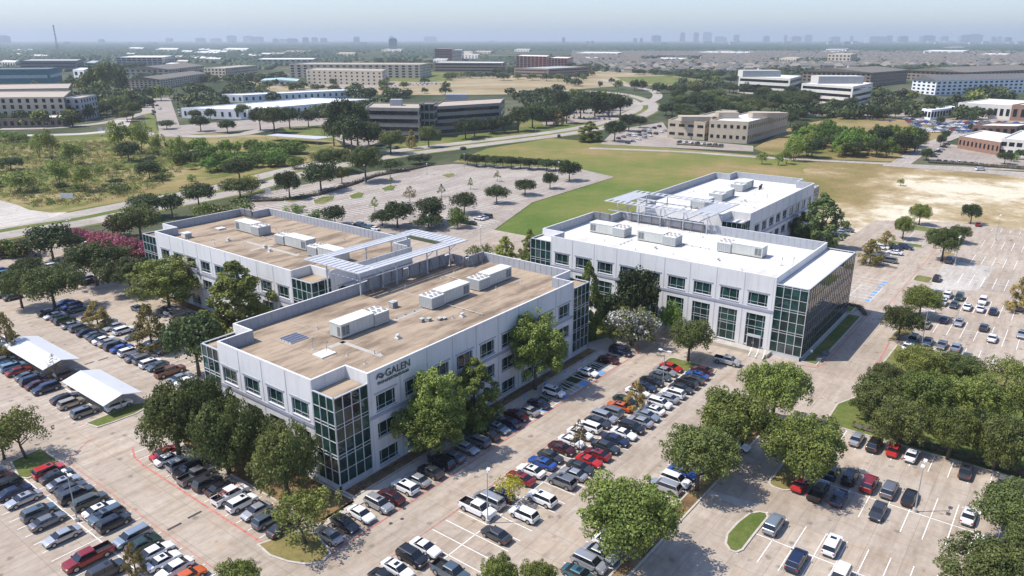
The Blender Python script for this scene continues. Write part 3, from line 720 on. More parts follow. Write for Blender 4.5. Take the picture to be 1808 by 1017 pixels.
cn2 = canopy('roof_canopy', 'slatted pale metal canopy on posts between the two white roofed offices', 189.2, 209.2, 77.5, 111, 20.7, 3.4, 6.2, True,
   [(190.2, 79), (190.2, 86), (190.2, 93), (190.2, 100), (190.2, 107), (208.4, 84), (208.4, 92), (208.4, 100), (208.4, 107), (199, 108.5)], lambda x, y: zr2(x, y), ladder=True)
mb = MB(); mb.box(190.1, 190.35, 78, 110, 17.9, 18.15); mb.box(208.3, 208.55, 82, 110, 17.9, 18.15)
for y in (82, 86, 93, 100, 107): mb.box(190.35, 208.3, y, y + .2, 17.92, 18.12)
mb.build('tie_beam', [CANO], cn2)

# ---- rooftop plant
def hvac(x0, x1, y0, y1, z, fan, label, h=2.75):
    root = empty('rooftop_unit', (x0, y0, z), 0, label, 'rooftop unit', 'rooftop air handling units'); root.location = ((x0 + x1) / 2, (y0 + y1) / 2, z)
    cx, cy = (x0 + x1) / 2, (y0 + y1) / 2; x0 -= cx; x1 -= cx; y0 -= cy; y1 -= cy
    lx = (x1 - x0) > (y1 - y0); L = (x1 - x0) if lx else (y1 - y0); F = 3.6
    b = MB(); b.box(x0 + .15, x1 - .15, y0 + .15, y1 - .15, 0, .3, 2); 
    if lx: fx0, fx1 = (x0, x0 + F) if fan == 'lo' else (x1 - F, x1); bx = (x0 + F, x1, y0, y1) if fan == 'lo' else (x0, x1 - F, y0, y1); fb = (fx0, fx1, y0 - .25, y1 + .25)
    else: fx0, fx1 = (y0, y0 + F) if fan == 'lo' else (y1 - F, y1); bx = (x0, x1, y0 + F, y1) if fan == 'lo' else (x0, x1, y0, y1 - F); fb = (x0 - .25, x1 + .25, fx0, fx1)
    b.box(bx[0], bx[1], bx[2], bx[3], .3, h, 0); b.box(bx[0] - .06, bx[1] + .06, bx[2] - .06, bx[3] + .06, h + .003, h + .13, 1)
    # seams of the casing
    a0, a1 = (bx[0], bx[1]) if lx else (bx[2], bx[3]); k = int((a1 - a0) / .95)
    for i in range(1, k):
        u = a0 + (a1 - a0) * i / k
        if lx: b.box(u - .025, u + .025, bx[2] - .03, bx[3] + .03, .32, h - .02, 0)
        else: b.box(bx[0] - .03, bx[1] + .03, u - .025, u + .025, .32, h - .02, 0)
    b.build('casing', [HV, HVT, BRACE], root)
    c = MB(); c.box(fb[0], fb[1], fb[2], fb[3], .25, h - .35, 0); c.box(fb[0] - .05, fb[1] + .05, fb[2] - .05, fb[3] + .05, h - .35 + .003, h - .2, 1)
    for i in range(7):
        for s in (fb[2] - .02, fb[3] + .002): 
            u = fb[0] + (fb[1] - fb[0]) * (i + .12) / 7; c.box(u, u + (fb[1] - fb[0]) * .8 / 7, s, s + .018, .45, h - .5, 3)
        for s in (fb[0] - .02, fb[1] + .002):
            u = fb[2] + (fb[3] - fb[2]) * (i + .12) / 7; c.box(s, s + .018, u, u + (fb[3] - fb[2]) * .8 / 7, .45, h - .5, 3)
    co = c.build('condenser', [HV, HVT, BRACE, pm('coil_grey', (0.36, 0.375, 0.37), .15, 3, .6)], root)
    for i in range(3):
        for j in range(2):
            u = (i + .5) / 3; v = (j + .5) / 2; ux, uy = (u, v) if lx else (v, u)
            f = MB(); qx = fb[0] + (fb[1] - fb[0]) * ux; qy = fb[2] + (fb[3] - fb[2]) * uy
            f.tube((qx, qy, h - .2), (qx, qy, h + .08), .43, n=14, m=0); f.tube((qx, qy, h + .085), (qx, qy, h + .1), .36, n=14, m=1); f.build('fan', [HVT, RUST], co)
    g = MB(); e = bx
    if lx:
        s = e[1] - 1.9 if fan == 'lo' else e[0] + .3
        for q in (0, .85): g.box(s + q, s + q + .7, e[2] - .05, e[2] - .015, .7, h - .35)
        xx = e[1] + .012 if fan == 'lo' else e[0] - .05; g.box(xx, xx + .035, e[2] + .3, e[2] + 1.0, .6, h - .4)
    else:
        s = e[3] - 1.9 if fan == 'lo' else e[2] + .3
        for q in (0, .85): g.box(e[0] - .05, e[0] - .015, s + q, s + q + .7, .7, h - .35)
    g.build('grille', [HVD], root)
    return root
hvac(79, 90.4, 98.9, 102.0, 15.3, 'hi', 'long rooftop unit on the tan roof, closest to the skylights')
hvac(99.9, 111.6, 96.9, 99.9, 15.3, 'lo', 'long rooftop unit in the middle of the front tan roof')
hvac(114.4, 125.9, 96.9, 99.9, 15.3, 'lo', 'long rooftop unit at the far end of the front tan roof')
hvac(114, 117.4, 173.8, 185.1, 15.3, 'lo', 'long rooftop unit on the rear tan roof, standing apart from the canopy')
hvac(112.2, 115.4, 151.6, 164.1, 15.3, 'hi', 'long rooftop unit in the middle of the rear tan roof')
hvac(110.2, 113.4, 136.5, 148.3, 15.3, 'hi', 'long rooftop unit on the rear tan roof, partly under the open canopy')
hvac(172.6, 176.2, 94.6, 105.6, 15.3, 'lo', 'long rooftop unit on the white roof, by the far parapet corner')
hvac(172.6, 176.2, 79.7, 90.8, 15.3, 'lo', 'long rooftop unit in the middle of the white roof of the steps building')
hvac(175.4, 178.8, 58.2, 69.7, 15.3, 'hi', 'long rooftop unit on the white roof towards the mirrored glass side')
hvac(253.7, 265, 93.8, 97.7, 15.3, 'lo', 'long rooftop unit on the far white roof, beside the black pipes')
hvac(233.4, 245, 92.9, 97, 15.3, 'lo', 'long rooftop unit in the middle of the far white roof')
hvac(218.2, 226.5, 92.3, 96.5, 15.3, 'lo', 'long rooftop unit on the far white roof beside the slatted canopy')

def roof_vent(x, y, z, label, s=1.0):
    root = empty('roof_vent', (x, y, z), 0, label, 'roof vent', 'small vents on the office roofs')
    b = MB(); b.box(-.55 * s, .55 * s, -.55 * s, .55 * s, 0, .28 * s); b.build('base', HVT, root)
    c = MB(); c.tube((0, 0, .28 * s), (0, 0, .75 * s), .3 * s, n=10); c.tube((0, 0, .75 * s), (0, 0, .95 * s), .52 * s, .38 * s, n=12); c.build('cowl', HV, root)
for (x, y, l) in ((85.7, 91.6, 'mushroom vent on the front tan roof, nearest the wall sign'), (101, 89.7, 'mushroom vent on the front tan roof by the long shaded parapet'), (106.3, 176.6, 'mushroom vent on the rear tan roof'),
   (107.8, 162.7, 'small vent on the rear tan roof between two long units'), (106.5, 158.7, 'small vent near the edge of the rear tan roof'), (168, 83.1, 'small vent on the white roof in line with the middle unit'), (167.5, 66.1, 'small vent on the white roof in line with the end unit'), (239, 87, 'small vent on the far white roof')):
    roof_vent(x, y, 15.3, l, .85)
def crate(name, x0, x1, y0, y1, z0, z1, label, cat, mats):
    root = empty(name, ((x0 + x1) / 2, (y0 + y1) / 2, z0), 0, label, cat); w_, d_, h_ = (x1 - x0) / 2, (y1 - y0) / 2, z1 - z0
    b = MB(); b.box(-w_, w_, -d_, d_, .12, h_ - .08); b.box(-w_ + .1, w_ - .1, -d_ + .1, d_ - .1, 0, .12); b.build('casing', mats[0], root)
    t = MB(); t.box(-w_ - .05, w_ + .05, -d_ - .05, d_ + .05, h_ - .079, h_); t.tube((0, 0, h_), (0, 0, h_ + .06), min(w_, d_) * .6, n=12); t.build('lid', mats[1], root)
    g = MB()
    for i in range(5): g.box(-w_ + .1, w_ - .1, -d_ - .03, -d_ - .002, .25 + (h_ - .5) * i / 5, .25 + (h_ - .5) * (i + .5) / 5)
    g.build('grille', mats[2], root)
crate('condenser_box', 95.9, 97.3, 103.5, 104.7, 15.3, 16.6, 'small dark condenser box on the front tan roof', 'condenser', (METG, HV, HVD))
crate('condenser_box', 100.4, 102.3, 187.5, 189.5, 15.3, 16.7, 'white condenser box near the corner of the rear tan roof', 'condenser', (HVT, HVT, HVD))
crate('roof_hatch', 111, 113.2, 188.6, 190.6, 15.3, 15.75, 'flat white hatch on the rear tan roof', 'roof hatch', (HVT, HVT, HV))
for i, (x, y) in enumerate(((94.2, 93.9), (95.4, 93.2), (96.9, 91.9), (97.8, 91.5))):
    crate('condenser_box', x - .4, x + .4, y - .35, y + .35, 15.3, 15.3 + .75 - .12 * i, ['tallest small grey condenser in the cluster on the front tan roof', 'second small condenser of the cluster on the front tan roof', 'low condenser third in the cluster on the front tan roof', 'lowest condenser at the end of the front tan roof cluster'][i], 'condenser', (METG, HV, HVD))
for i in range(4):
    y = 107.6 - i * .95; r_ = empty('skylight', (74.2, y, 15.3), 0, ['first', 'second', 'third', 'fourth'][i] + ' of four narrow skylights counted from the grey rear parapet', 'skylight', 'four skylights on the front tan roof')
    b = MB(); b.box(-1.9, 1.9, -.36, .36, 0, .22); b.build('frame', MUL, r_); g = MB(); g.box(-1.8, 1.8, -.28, .28, .221, .26); g.build('pane', pm('skylight_dark', (.07, .08, .13), .1, 1, .3), r_)
def antenna(x, y, z, h, label):
    r_ = empty('antenna', (x, y, z), 0, label, 'antenna'); b = MB(); b.tube((0, 0, 0), (0, 0, h), .05, n=6); b.box(-.35, .35, -.35, .35, 0, .06); b.build('mast', METG, r_)
    c = MB(); c.box(-.3, .3, -.04, .04, h - .15, h - .05); c.tube((.25, 0, h - .4), (.25, 0, h + .1), .07, n=6); c.build('aerial', METG, r_)
antenna(73.3, 99.6, 15.3, 2.1, 'thin antenna by the skylights at the front roof'); antenna(73.9, 96.7, 15.3, 2.0, 'thin antenna on the pale curb near the front roof edge')
antenna(172.8, 52.5, 15.3, 1.9, 'small antenna beside the red patch on the white roof'); antenna(174.6, 50.4, 15.3, 1.9, 'small antenna closest to the grey end parapet of the white roof')
mb = MB(); mb.box(71.5, 74.6, 95, 97.6, 15.3, 15.52); o = mb.build('equipment_curb', pm('pale_pad', (.62, .6, .57), .08, 1)); tag(o, 'low pale equipment pad under the antenna on the front tan roof', 'equipment pad')
for i in range(3):
    r_ = empty('roof_pipe', (261.5 + i * 1.7, 90.3 + .3 * i, 15.3), 0, ['first', 'middle', 'last'][i] + ' black pipe hood in the row on the far white roof', 'pipe hood', 'black pipe hoods on the far roof'); b = MB(); b.tube((0, 0, 0), (0, 0, 1.1), .28, n=10); b.build('stack', TAR, r_); c = MB(); c.tube((0, 0, 1.1), (.5, 0, 1.35), .3, n=10); c.build('hood', TAR, r_)
rq = random.Random(31); pi = 0
for (x0, x1, y0, y1, nn_, nmr) in ((66, 128, 87, 95, 9, 'front tan roof'), (78, 122, 104, 112, 5, 'front tan roof'), (98, 110, 142, 190, 8, 'rear tan roof'), (120, 127, 140, 190, 4, 'rear tan roof'), (157, 170, 52, 100, 9, 'white roof of the steps building'), (180, 188, 52, 100, 5, 'white roof of the steps building'), (214, 276, 79, 90, 7, 'far white roof'), (214, 270, 99, 108, 5, 'far white roof')):
    for i in range(nn_):
        px_, py_ = rq.uniform(x0, x1), rq.uniform(y0, y1); r_ = empty('roof_pipe', (px_, py_, 15.3), rq.uniform(0, 6), 'short plumbing pipe standing on the ' + nmr, 'pipe', 'plumbing pipes on the ' + nmr); b = MB(); b.tube((0, 0, 0), (0, 0, rq.uniform(.35, .8)), .09, n=8); b.build('stack', HV, r_); c = MB(); c.tube((0, 0, 0), (0, 0, .14), .3, .12, n=10); c.build('flashing', PANEL, r_)
for (x, y, x2, y2) in ((92.5, 99, 99.9, 99), (104, 87, 104, 96.9), (118, 100, 118, 110), (113, 141, 102, 141), (114, 165, 114, 173), (176, 72, 176, 79), (172, 92, 166, 92)):
    r_ = empty('roof_conduit', (x, y, 15.3), 0, 'thin conduit on blocks running over the roof to a long unit', 'conduit', 'conduits to the rooftop units'); b = MB(); b.tube((0, 0, .22), (x2 - x, y2 - y, .22), .05, n=6); b.build('pipe', HV, r_); c = MB(); L = math.hypot(x2 - x, y2 - y); k = int(L / 2)
    for i in range(k + 1): c.box((x2 - x) * i / k - .12, (x2 - x) * i / k + .12, (y2 - y) * i / k - .12, (y2 - y) * i / k + .12, 0, .16)
    c.build('block', BRACE, r_)
# roof walkway pads and seams (surface detail belonging to the roofs)
mb = MB()
for (x0, x1, y0, y1) in ((75.5, 79, 97.5, 98.5), (91, 99.5, 98.2, 99.2), (78, 78.9, 88, 98.4), (111.9, 114, 98, 99), (79, 79.12, 103, 114.5), (104.5, 104.7, 100, 115)): mb.box(x0, x1, y0, y1, 15.304, 15.325)
mb.build('roof_walkway', pm('walk_pad', (.40, .37, .33), .12, 1), b1)
mb = MB()
for (x0, x1, y0, y1) in ((108, 109, 150, 172), (104, 111, 163, 164), (109, 109.12, 136, 192)): mb.box(x0, x1, y0, y1, 15.304, 15.325)
mb.build('roof_walkway', MATS['walk_pad'], b2)

# ---- wall sign of the front office: swirl, name, and a line too small to read
def text_mesh(s, size, ext):
    cu = bpy.data.curves.new('lettering', 'FONT'); cu.body = s; cu.size = size; cu.extrude = ext; cu.align_x = 'LEFT'
    o = bpy.data.objects.new('tmp', cu); COL.objects.link(o); dg = bpy.context.evaluated_depsgraph_get()
    me = bpy.data.meshes.new_from_object(o.evaluated_get(dg)); bpy.data.objects.remove(o); return me
SIGNM = pm('sign_charcoal', (.07, .075, .085), .1, 2, .4)
sg = empty('wall_sign', (70.6, 80.9, 14.9), 0, 'charcoal raised lettering reading GALEN high on the shaded office wall', 'sign')
me = text_mesh('GALEN', 1.75, .06); me.materials.clear(); me.materials.append(SIGNM)
o = add('lettering', me, sg, (2.0, 0, .78)); o.rotation_euler = (R(90), 0, 0); o.scale = (1.0, 1, 1)
mb = MB(); pts = []
for k in range(22):
    t = k / 21; a = R(200 - 330 * t); rr_ = .75 - .42 * t; pts.append((.9 + rr_ * math.cos(a), -.06, 1.35 + .62 * rr_ * math.sin(a)))
for k in range(21): mb.tube(pts[k], pts[k + 1], .07 + .04 * math.sin(k / 21 * math.pi), n=6)
pts = [(.1 + .19 * k, -.06, 1.0 + .35 * math.sin(k * .75) + .04 * k) for k in range(10)]
for k in range(9): mb.tube(pts[k], pts[k + 1], .07, n=6)
mb.build('emblem', SIGNM, sg)
mb = MB(); rr = random.Random(3); x = .35
while x < 6.9:
    w_ = rr.uniform(.16, .3); mb.box(x, x + .06, -.1, 0, 0, .46)
    zz = rr.choice((0, .19, .38)); mb.box(x + .06, x + w_, -.1, 0, zz, zz + .08)
    mb.box(x + w_, x + w_ + .05, -.1, 0, 0, rr.choice((.46, .3))); x += w_ + .17
mb.build('small_lettering', SIGNM, sg)

# ---------------------------------------------------------------- buildings beyond the campus
WINMESH = {}; FOOT = []
def win_mesh(mat):
    if mat.name not in WINMESH:
        mb = MB(); mb.box(0, 1, -.08, .02, 0, 1, 0); WINMESH[mat.name] = mb.mesh('window', [mat])
    return WINMESH[mat.name]
def bg(name, label, A, B, C, h, wall, roof, floors=3, nb=8, style='punch', gm=GLD, root=None, cat='building', par=.8, ww=.5, wh=.5, z0=.15, gable=0, side=True, trim=None):
    """parallelogram block: A-B is the face towards the camera, B-C the flank"""
    FOOT.append(None)
    A, B, C = (Vector(q).to_2d() if isinstance(q, Vector) else P(*q).to_2d() for q in (A, B, C)); D = A + (C - B)
    r_ = root or empty(name, (0, 0, 0), 0, label, cat)
    pts = [A, B, C, D]; FOOT[-1] = [Vector(q) for q in pts]
    if (B - A).cross(C - B) < 0: pts = [A, D, C, B]; swap = True
    else: swap = False
    mb = MB(); 
    for i in range(4):
        a, b = pts[i], pts[(i + 1) % 4]; mb.poly([(*a, 0), (*b, 0), (*b, h), (*a, h)])
    mb.build('wall', [wall], r_)
    rb = MB()
    if gable:
        cc = sum(pts, Vector((0, 0))) / 4; ov = [cc + (p - cc) * 1.02 for p in pts]
        if (pts[1] - pts[0]).length > (pts[2] - pts[1]).length: e0, e1 = (ov[0] + ov[3]) / 2, (ov[1] + ov[2]) / 2; L = (e1 - e0); e0 += L * .06; e1 -= L * .06; rb.poly([(*ov[0], h), (*ov[1], h), (*e1, h + gable), (*e0, h + gable)]); rb.poly([(*ov[2], h), (*ov[3], h), (*e0, h + gable), (*e1, h + gable)]); rb.poly([(*ov[1], h), (*ov[2], h), (*e1, h + gable)]); rb.poly([(*ov[3], h), (*ov[0], h), (*e0, h + gable)])
        else: e0, e1 = (ov[0] + ov[1]) / 2, (ov[2] + ov[3]) / 2; rb.poly([(*ov[0], h), (*ov[1], h), (*e0, h + gable)]); rb.poly([(*ov[1], h), (*ov[2], h), (*e1, h + gable), (*e0, h + gable)]); rb.poly([(*ov[2], h), (*ov[3], h), (*e1, h + gable)]); rb.poly([(*ov[3], h), (*ov[0], h), (*e0, h + gable), (*e1, h + gable)])
    else:
        rb.poly([(*p, h - par) for p in pts])
        cc = sum(pts, Vector((0, 0))) / 4
        mn = min((pts[1] - pts[0]).length, (pts[2] - pts[1]).length)
        inn = [p + (cc - p) * min(.2, 1.2 / max(4, mn)) for p in pts]; cap = MB()
        for i in range(4):
            j = (i + 1) % 4; cap.poly([(*pts[i], h), (*pts[j], h), (*inn[j], h), (*inn[i], h)]); cap.poly([(*inn[i], h), (*inn[j], h), (*inn[j], h - par), (*inn[i], h - par)])
        cap.build('parapet', [trim or wall], r_)
    rb.build('roof', [roof], r_)
    faces = [(A, B, nb)] + ([(B, C, max(1, round(nb * (C - B).length / (B - A).length)))] if side else [])
    wmesh = win_mesh(gm)
    for (a, b, k) in faces:
        d = (b - a); L = d.length; d = d / L; out = Vector((d.y, -d.x)) if not swap else Vector((-d.y, d.x))
        if out.dot((a + b) / 2 - sum(pts, Vector((0, 0))) / 4) < 0: out = -out
        k = min(k, 22); ang = math.atan2(d.y, d.x); fh = (h - par) / floors
        for f in range(floors):
            zb_ = f * fh + fh * (z0 + .12); hh = fh * wh
            for i in range(1 if style == 'ribbon' else k):
                u0, u1 = (.03, .97) if style == 'ribbon' else ((i + .5 - ww / 2) / k, (i + .5 + ww / 2) / k)
                o = add('window', wmesh, r_); q = a + d * (L * u0) + out * .06
                o.location = (q.x, q.y, zb_); o.scale = (L * (u1 - u0), 1, hh); o.rotation_euler = (0, 0, ang)
    return r_
def hb(yb, yt): return CAMH * (yb - yt) / (yb - YH)
STONE = pm('grey_stone', (.245, .23, .205), .1, .4); BEIGE = pm('beige_stucco', (.50, .43, .33), .08, .3); TANS = pm('tan_stucco', (.44, .37, .28), .08, .3)
WHT = pm('bright_white_render', (.74, .75, .76), .05, .2); BRICK = pm('red_brick', (.27, .155, .11), .15, .6); BRN = pm('brown_brick', (.22, .17, .13), .15, .6)
GRYW = pm('grey_render', (.38, .385, .39), .1, .4); TEAL = pm('teal_cladding', (.04, .16, .19), .15, .3); DKG = pm('dark_grey_cladding', (.13, .14, .155), .12, .3)
SHIN = pm('brown_shingle_roof', (.155, .135, .112), .25, .5); SHING = pm('grey_shingle_roof', (.12, .12, .118), .25, .5); WROOF = pm('bright_flat_roof', (.70, .69, .66), .08, .1)
TROOF = pm('tan_flat_roof', (.40, .34, .27), .12, .1); REDC = pm('red_cladding', (.28, .10, .08), .15, .3); CREAM = pm('cream_concrete', (.62, .59, .53), .06, .3)
r_ = bg('stone_office', 'grey stone four storey office with ribbon windows amid dark trees', (648, 247), (742, 249), (748, 236), 22.0, STONE, TROOF, 4, 1, 'ribbon', wh=.46)
bg('x', '', (742, 243), (768, 243), (775, 238), 23.5, STONE, TROOF, 4, 3, 'punch', GL, r_, ww=.8, wh=.7)
bg('x', '', (764, 240), (884, 230), (891, 217), 20.5, STONE, TROOF, 4, 1, 'ribbon', root=r_, wh=.46)
def ph(root, px, w_, d_, z, h, mat, name='penthouse'):
    p = P(px[0], px[1], z); a = YAW - math.pi / 2; o = MB(); o.box(-w_ / 2, w_ / 2, -d_ / 2, d_ / 2, 0, h); o.box(-w_ / 2 - .1, w_ / 2 + .1, -d_ / 2 - .1, d_ / 2 + .1, h, h + .25)
    q = o.build(name, [mat], root); q.location = p; q.rotation_euler = (0, 0, a)
ph(r_, (700, 186), 8, 8, 21.2, 4, PANEL); ph(r_, (806, 176), 17, 7, 19.7, 4, PANEL)
r_ = bg('tan_office', 'tan two storey office with arcaded ground floor beside its car park', (1250, 250), (1318, 254), (1388, 233), 14.4, TANS, WROOF, 2, 6, 'punch', ww=.45, wh=.32, z0=.3)
bg('x', '', (1178, 243), (1243, 248), (1256, 241), 12.5, TANS, TROOF, 2, 4, 'punch', root=r_, ww=.6, wh=.3, z0=.3)
bg('x', '', (1225, 238), (1255, 240), (1300, 226), 13.5, TANS, TROOF, 2, 2, 'punch', root=r_)
ph(r_, (1283, 207), 14, 10, 14, 3.5, TANS); ph(r_, (1352, 207), 22, 10, 14, 3.2, TANS); ph(r_, (1225, 213), 20, 12, 12.3, 3, TANS)
r_ = bg('striped_office', 'white and dark glass banded office with roof penthouse, amid dark trees', (1302, 164), (1392, 170), (1412, 163), hb(170, 138), CREAM, WROOF, 3, 1, 'ribbon', wh=.45)
ph(r_, (1340, 135), 45, 20, 24, 7, CREAM)
r_ = bg('striped_office', 'white and dark glass banded office beside brown roofed apartments', (1412, 178), (1502, 186), (1537, 177), hb(186, 152), CREAM, WROOF, 3, 1, 'ribbon', wh=.45)
ph(r_, (1477, 147), 45, 20, 24, 7, CREAM)
bg('white_apartments', 'bright white apartment block under grey hipped roof by orange awnings', (1608, 164), (1650, 168), (1830, 163), hb(168, 142), WHT, SHING, 4, 5, gable=6, cat='apartment building')
bg('brown_apartments', 'long brown roofed apartment block behind the banded offices', (1415, 149), (1535, 153), (1600, 146), hb(153, 128), BRN, SHIN, 4, 14, gable=5, cat='apartment building')
bg('brown_apartments', 'brown roofed apartment range between the white block and the housing tract', (1600, 141), (1700, 146), (1840, 138), hb(144, 126), BRN, SHIN, 3, 12, gable=6, cat='apartment building')
bg('car_showroom', 'small white showroom building in the crowded car lot', (1625, 209), (1642, 212), (1692, 206), 8.5, WHT, WROOF, 1, 3, ww=.7, wh=.6)
r_ = bg('retail_building', 'long white retail hall with arched dark openings and brick end', (1688, 206), (1782, 212), (1830, 203), 12.5, CREAM, WROOF, 1, 9, ww=.55, wh=.5)
bg('x', '', (1782, 213), (1840, 216), (1880, 208), 13.5, BRICK, WROOF, 1, 4, root=r_)
r_ = bg('clinic', 'red brick and white clinic with flat roof beside a square lawn', (1690, 262), (1762, 275), (1800, 262), 8, BRICK, WROOF, 1, 10, ww=.4, wh=.4, z0=.25, trim=CREAM)
bg('x', '', (1762, 274), (1830, 280), (1860, 262), 10, CREAM, WROOF, 2, 5, root=r_, ww=.7, wh=.5); bg('x', '', (1712, 250), (1790, 252), (1820, 246), 11, BRICK, WROOF, 2, 6, root=r_)
bg('beige_apartments', 'beige four storey apartment block with glazed balconies at the edge of town', (-80, 218), (120, 216), (132, 200), hb(216, 170), BEIGE, TROOF, 4, 14, ww=.4, wh=.62, cat='apartment building', gm=GLD)
bg('corner_apartments', 'beige and grey apartment tower block ending the balcony terrace', (120, 214), (148, 214), (176, 206), hb(214, 172), GRYW, TROOF, 4, 2, ww=.35, wh=.6, cat='apartment building')
bg('garage', 'low brown brick garage range in front of the beige balconies', (-80, 228), (112, 224), (118, 218), 7.5, BRN, CREAM, 1, 16, ww=.5, wh=.5)
bg('beige_hall', 'flat roofed beige block behind the balcony apartments', (-80, 183), (125, 179), (130, 168), hb(183, 158), TANS, TROOF, 2, 10)
bg('teal_hall', 'dark teal clad hall with pale lower storey', (-60, 158), (92, 156), (112, 150), hb(157, 122), TEAL, DKG, 2, 1, 'ribbon', gm=pm('pale_band', (.42, .44, .45), .1, .3), wh=.34, z0=-.02)
bg('dark_hall', 'long dark grey flat roofed hall beneath the radio mast', (38, 127), (138, 127), (150, 122), hb(127, 107), DKG, GRYW, 3, 1, 'ribbon', wh=.3)
bg('white_block', 'small plain white block beside the teal hall', (133, 148), (152, 149), (163, 144), hb(149, 123), WHT, WROOF, 2, 2)
bg('glass_office', 'blue glass office block between the white block and long avenue of trees', (152, 127), (170, 128), (180, 122), hb(128, 111), TEAL, GRYW, 4, 1, 'ribbon', gm=GL, wh=.6)
bg('grey_office', 'wide grey office with dark glazed front and pale flat roof', (207, 117), (288, 117), (311, 112), hb(117, 101), GRYW, WROOF, 4, 9, ww=.8, wh=.6, gm=GLD)
bg('pale_apartments', 'pale cream apartments with a glazed white corner under brown roofs', (225, 157), (285, 157), (366, 143), hb(157, 140), BEIGE, SHIN, 4, 8, gable=3.5, cat='apartment building')
bg('brown_roofs', 'brown roofed apartment wing behind the pale glazed corner', (222, 138), (300, 139), (362, 130), 16, BEIGE, SHIN, 3, 8, gable=5, cat='apartment building')
bg('tan_apartments', 'tan apartment row with projecting bays beside the avenue', (362, 141), (400, 142), (456, 135), hb(142, 120), BEIGE, TROOF, 4, 6, cat='apartment building')
bg('warehouse', 'large low white warehouse with a bright flat roof', (322, 208), (440, 211), (655, 190), 8.5, WHT, WROOF, 1, 9, ww=.3, wh=.5)
bg('warehouse', 'white annexe behind the large warehouse roof', (375, 180), (430, 181), (640, 170), 8, WHT, WROOF, 1, 5, ww=.3)
r_ = bg('long_apartments', 'long five storey stone and cream apartment block beyond the bare field', (512, 137), (742, 138), (762, 133), hb(137, 113), BEIGE, TROOF, 5, 20, ww=.45, wh=.5, cat='apartment building')
bg('stone_apartments', 'cream stone apartment wing standing in front of the long block', (542, 148), (676, 151), (683, 146), hb(150, 124), BEIGE, TROOF, 4, 14, ww=.3, wh=.4, cat='apartment building')
bg('teal_shed', 'single storey shed with pale teal roof', (461, 150), (525, 151), (529, 147), 6.5, GRYW, pm('pale_teal_roof', (.36, .50, .50), .1, .3), 1, 6, gable=2)
bg('far_block', 'long low pale block at the edge of the far wood', (452, 114), (553, 114), (560, 111), 14, GRYW, WROOF, 2, 10)
r_ = bg('red_office', 'red and dark glass office tower rising over the wood', (768, 106), (799, 106), (803, 104), hb(106, 86), REDC, GRYW, 7, 1, 'ribbon', gm=GLD, wh=.45)
bg('x', '', (799, 106), (815, 107), (819, 104), hb(106, 88), DKG, GRYW, 7, 1, 'ribbon', root=r_)
bg('parking_deck', 'low dark parking deck beside the long apartments', (765, 126), (888, 127), (893, 124), hb(126, 110), BRN, WROOF, 3, 1, 'ribbon', wh=.4)
bg('glass_office', 'red framed dark glass office, the longer of two behind the parking deck', (911, 119), (965, 121), (971, 117), hb(120, 99), REDC, WROOF, 6, 8, ww=.8, wh=.8, gm=GLD)
bg('glass_office', 'red framed dark glass office, the shorter of two behind the parking deck', (968, 121), (1001, 122), (1012, 118), hb(121, 102), REDC, WROOF, 6, 6, ww=.8, wh=.8, gm=GLD)
bg('parking_deck', 'grey and brown parking deck in front of the red framed offices', (908, 136), (968, 138), (1040, 133), hb(138, 121), BRN, GRYW, 3, 1, 'ribbon', wh=.3)
for (a, b, c, h, l) in (((1018, 99), (1090, 100), (1100, 98), 14, 'pale retail range with a yellow tower at the housing edge'), ((1230, 97), (1320, 98), (1332, 96), 12, 'pale retail strip beyond the grey housing tract'), ((1460, 112), (1500, 113), (1512, 110), 26, 'tan hotel block above the brown roofed apartments'),
    ((1375, 113), (1405, 114), (1415, 111), 16, 'low tan block next to the hotel'), ((1630, 95), (1700, 96), (1710, 94), 14, 'pale row of shops at the far wood by the skyline'), ((1160, 107), (1212, 108), (1216, 106), 7, 'white roofed shed in the middle of the housing'),
    ((1022, 107), (1050, 108), (1056, 106), 9, 'white flat shed at the near edge of the housing'), ((1725, 101), (1775, 102), (1785, 100), 12, 'low cream block among trees at the far edge of town'), ((0, 117), (28, 118), (34, 115), 12, 'small white roofed block at the edge of the western wood')):
    bg('far_block', l, a, b, c, h, CREAM if 'pale' in l or 'white' in l else BEIGE, WROOF if 'tan' not in l else TROOF, 3 if h > 20 else 1, 6)
rt = random.Random(63)
for i in range(46):
    z_ = i % 4; x = [rt.uniform(160, 520), rt.uniform(430, 1010), rt.uniform(1040, 1790), rt.uniform(0, 470)][z_]; y = [rt.uniform(92, 118), rt.uniform(90, 112), rt.uniform(86, 108), rt.uniform(84, 104)][z_]
    w_ = rt.uniform(16, 46); A = P(x, y); B = P(x + w_, y + .4 + w_ * .01); C = P(x + w_ * 1.12, y - 1.2 - w_ * .02)
    cc = (A + C) / 2
    if any(f and (sum(f, Vector((0, 0))) / 4 - cc.to_2d()).length < 75 for f in FOOT): continue
    bg('town_block', ['low pale commercial block', 'low beige block', 'low grey shed', 'low brown block'][z_] + ' scattered in the far town, one of many alike', A, B, C, rt.uniform(6, 13), [CREAM, BEIGE, GRYW, TANS, WHT][i % 5], [WROOF, TROOF, SHING, WROOF][z_], 1 if i % 3 else 2, 5, cat='building', ww=.5)
for o in bpy.data.objects:
    if o.name.startswith('town_block') and o.parent is None: o['group'] = 'low blocks scattered in the far town'
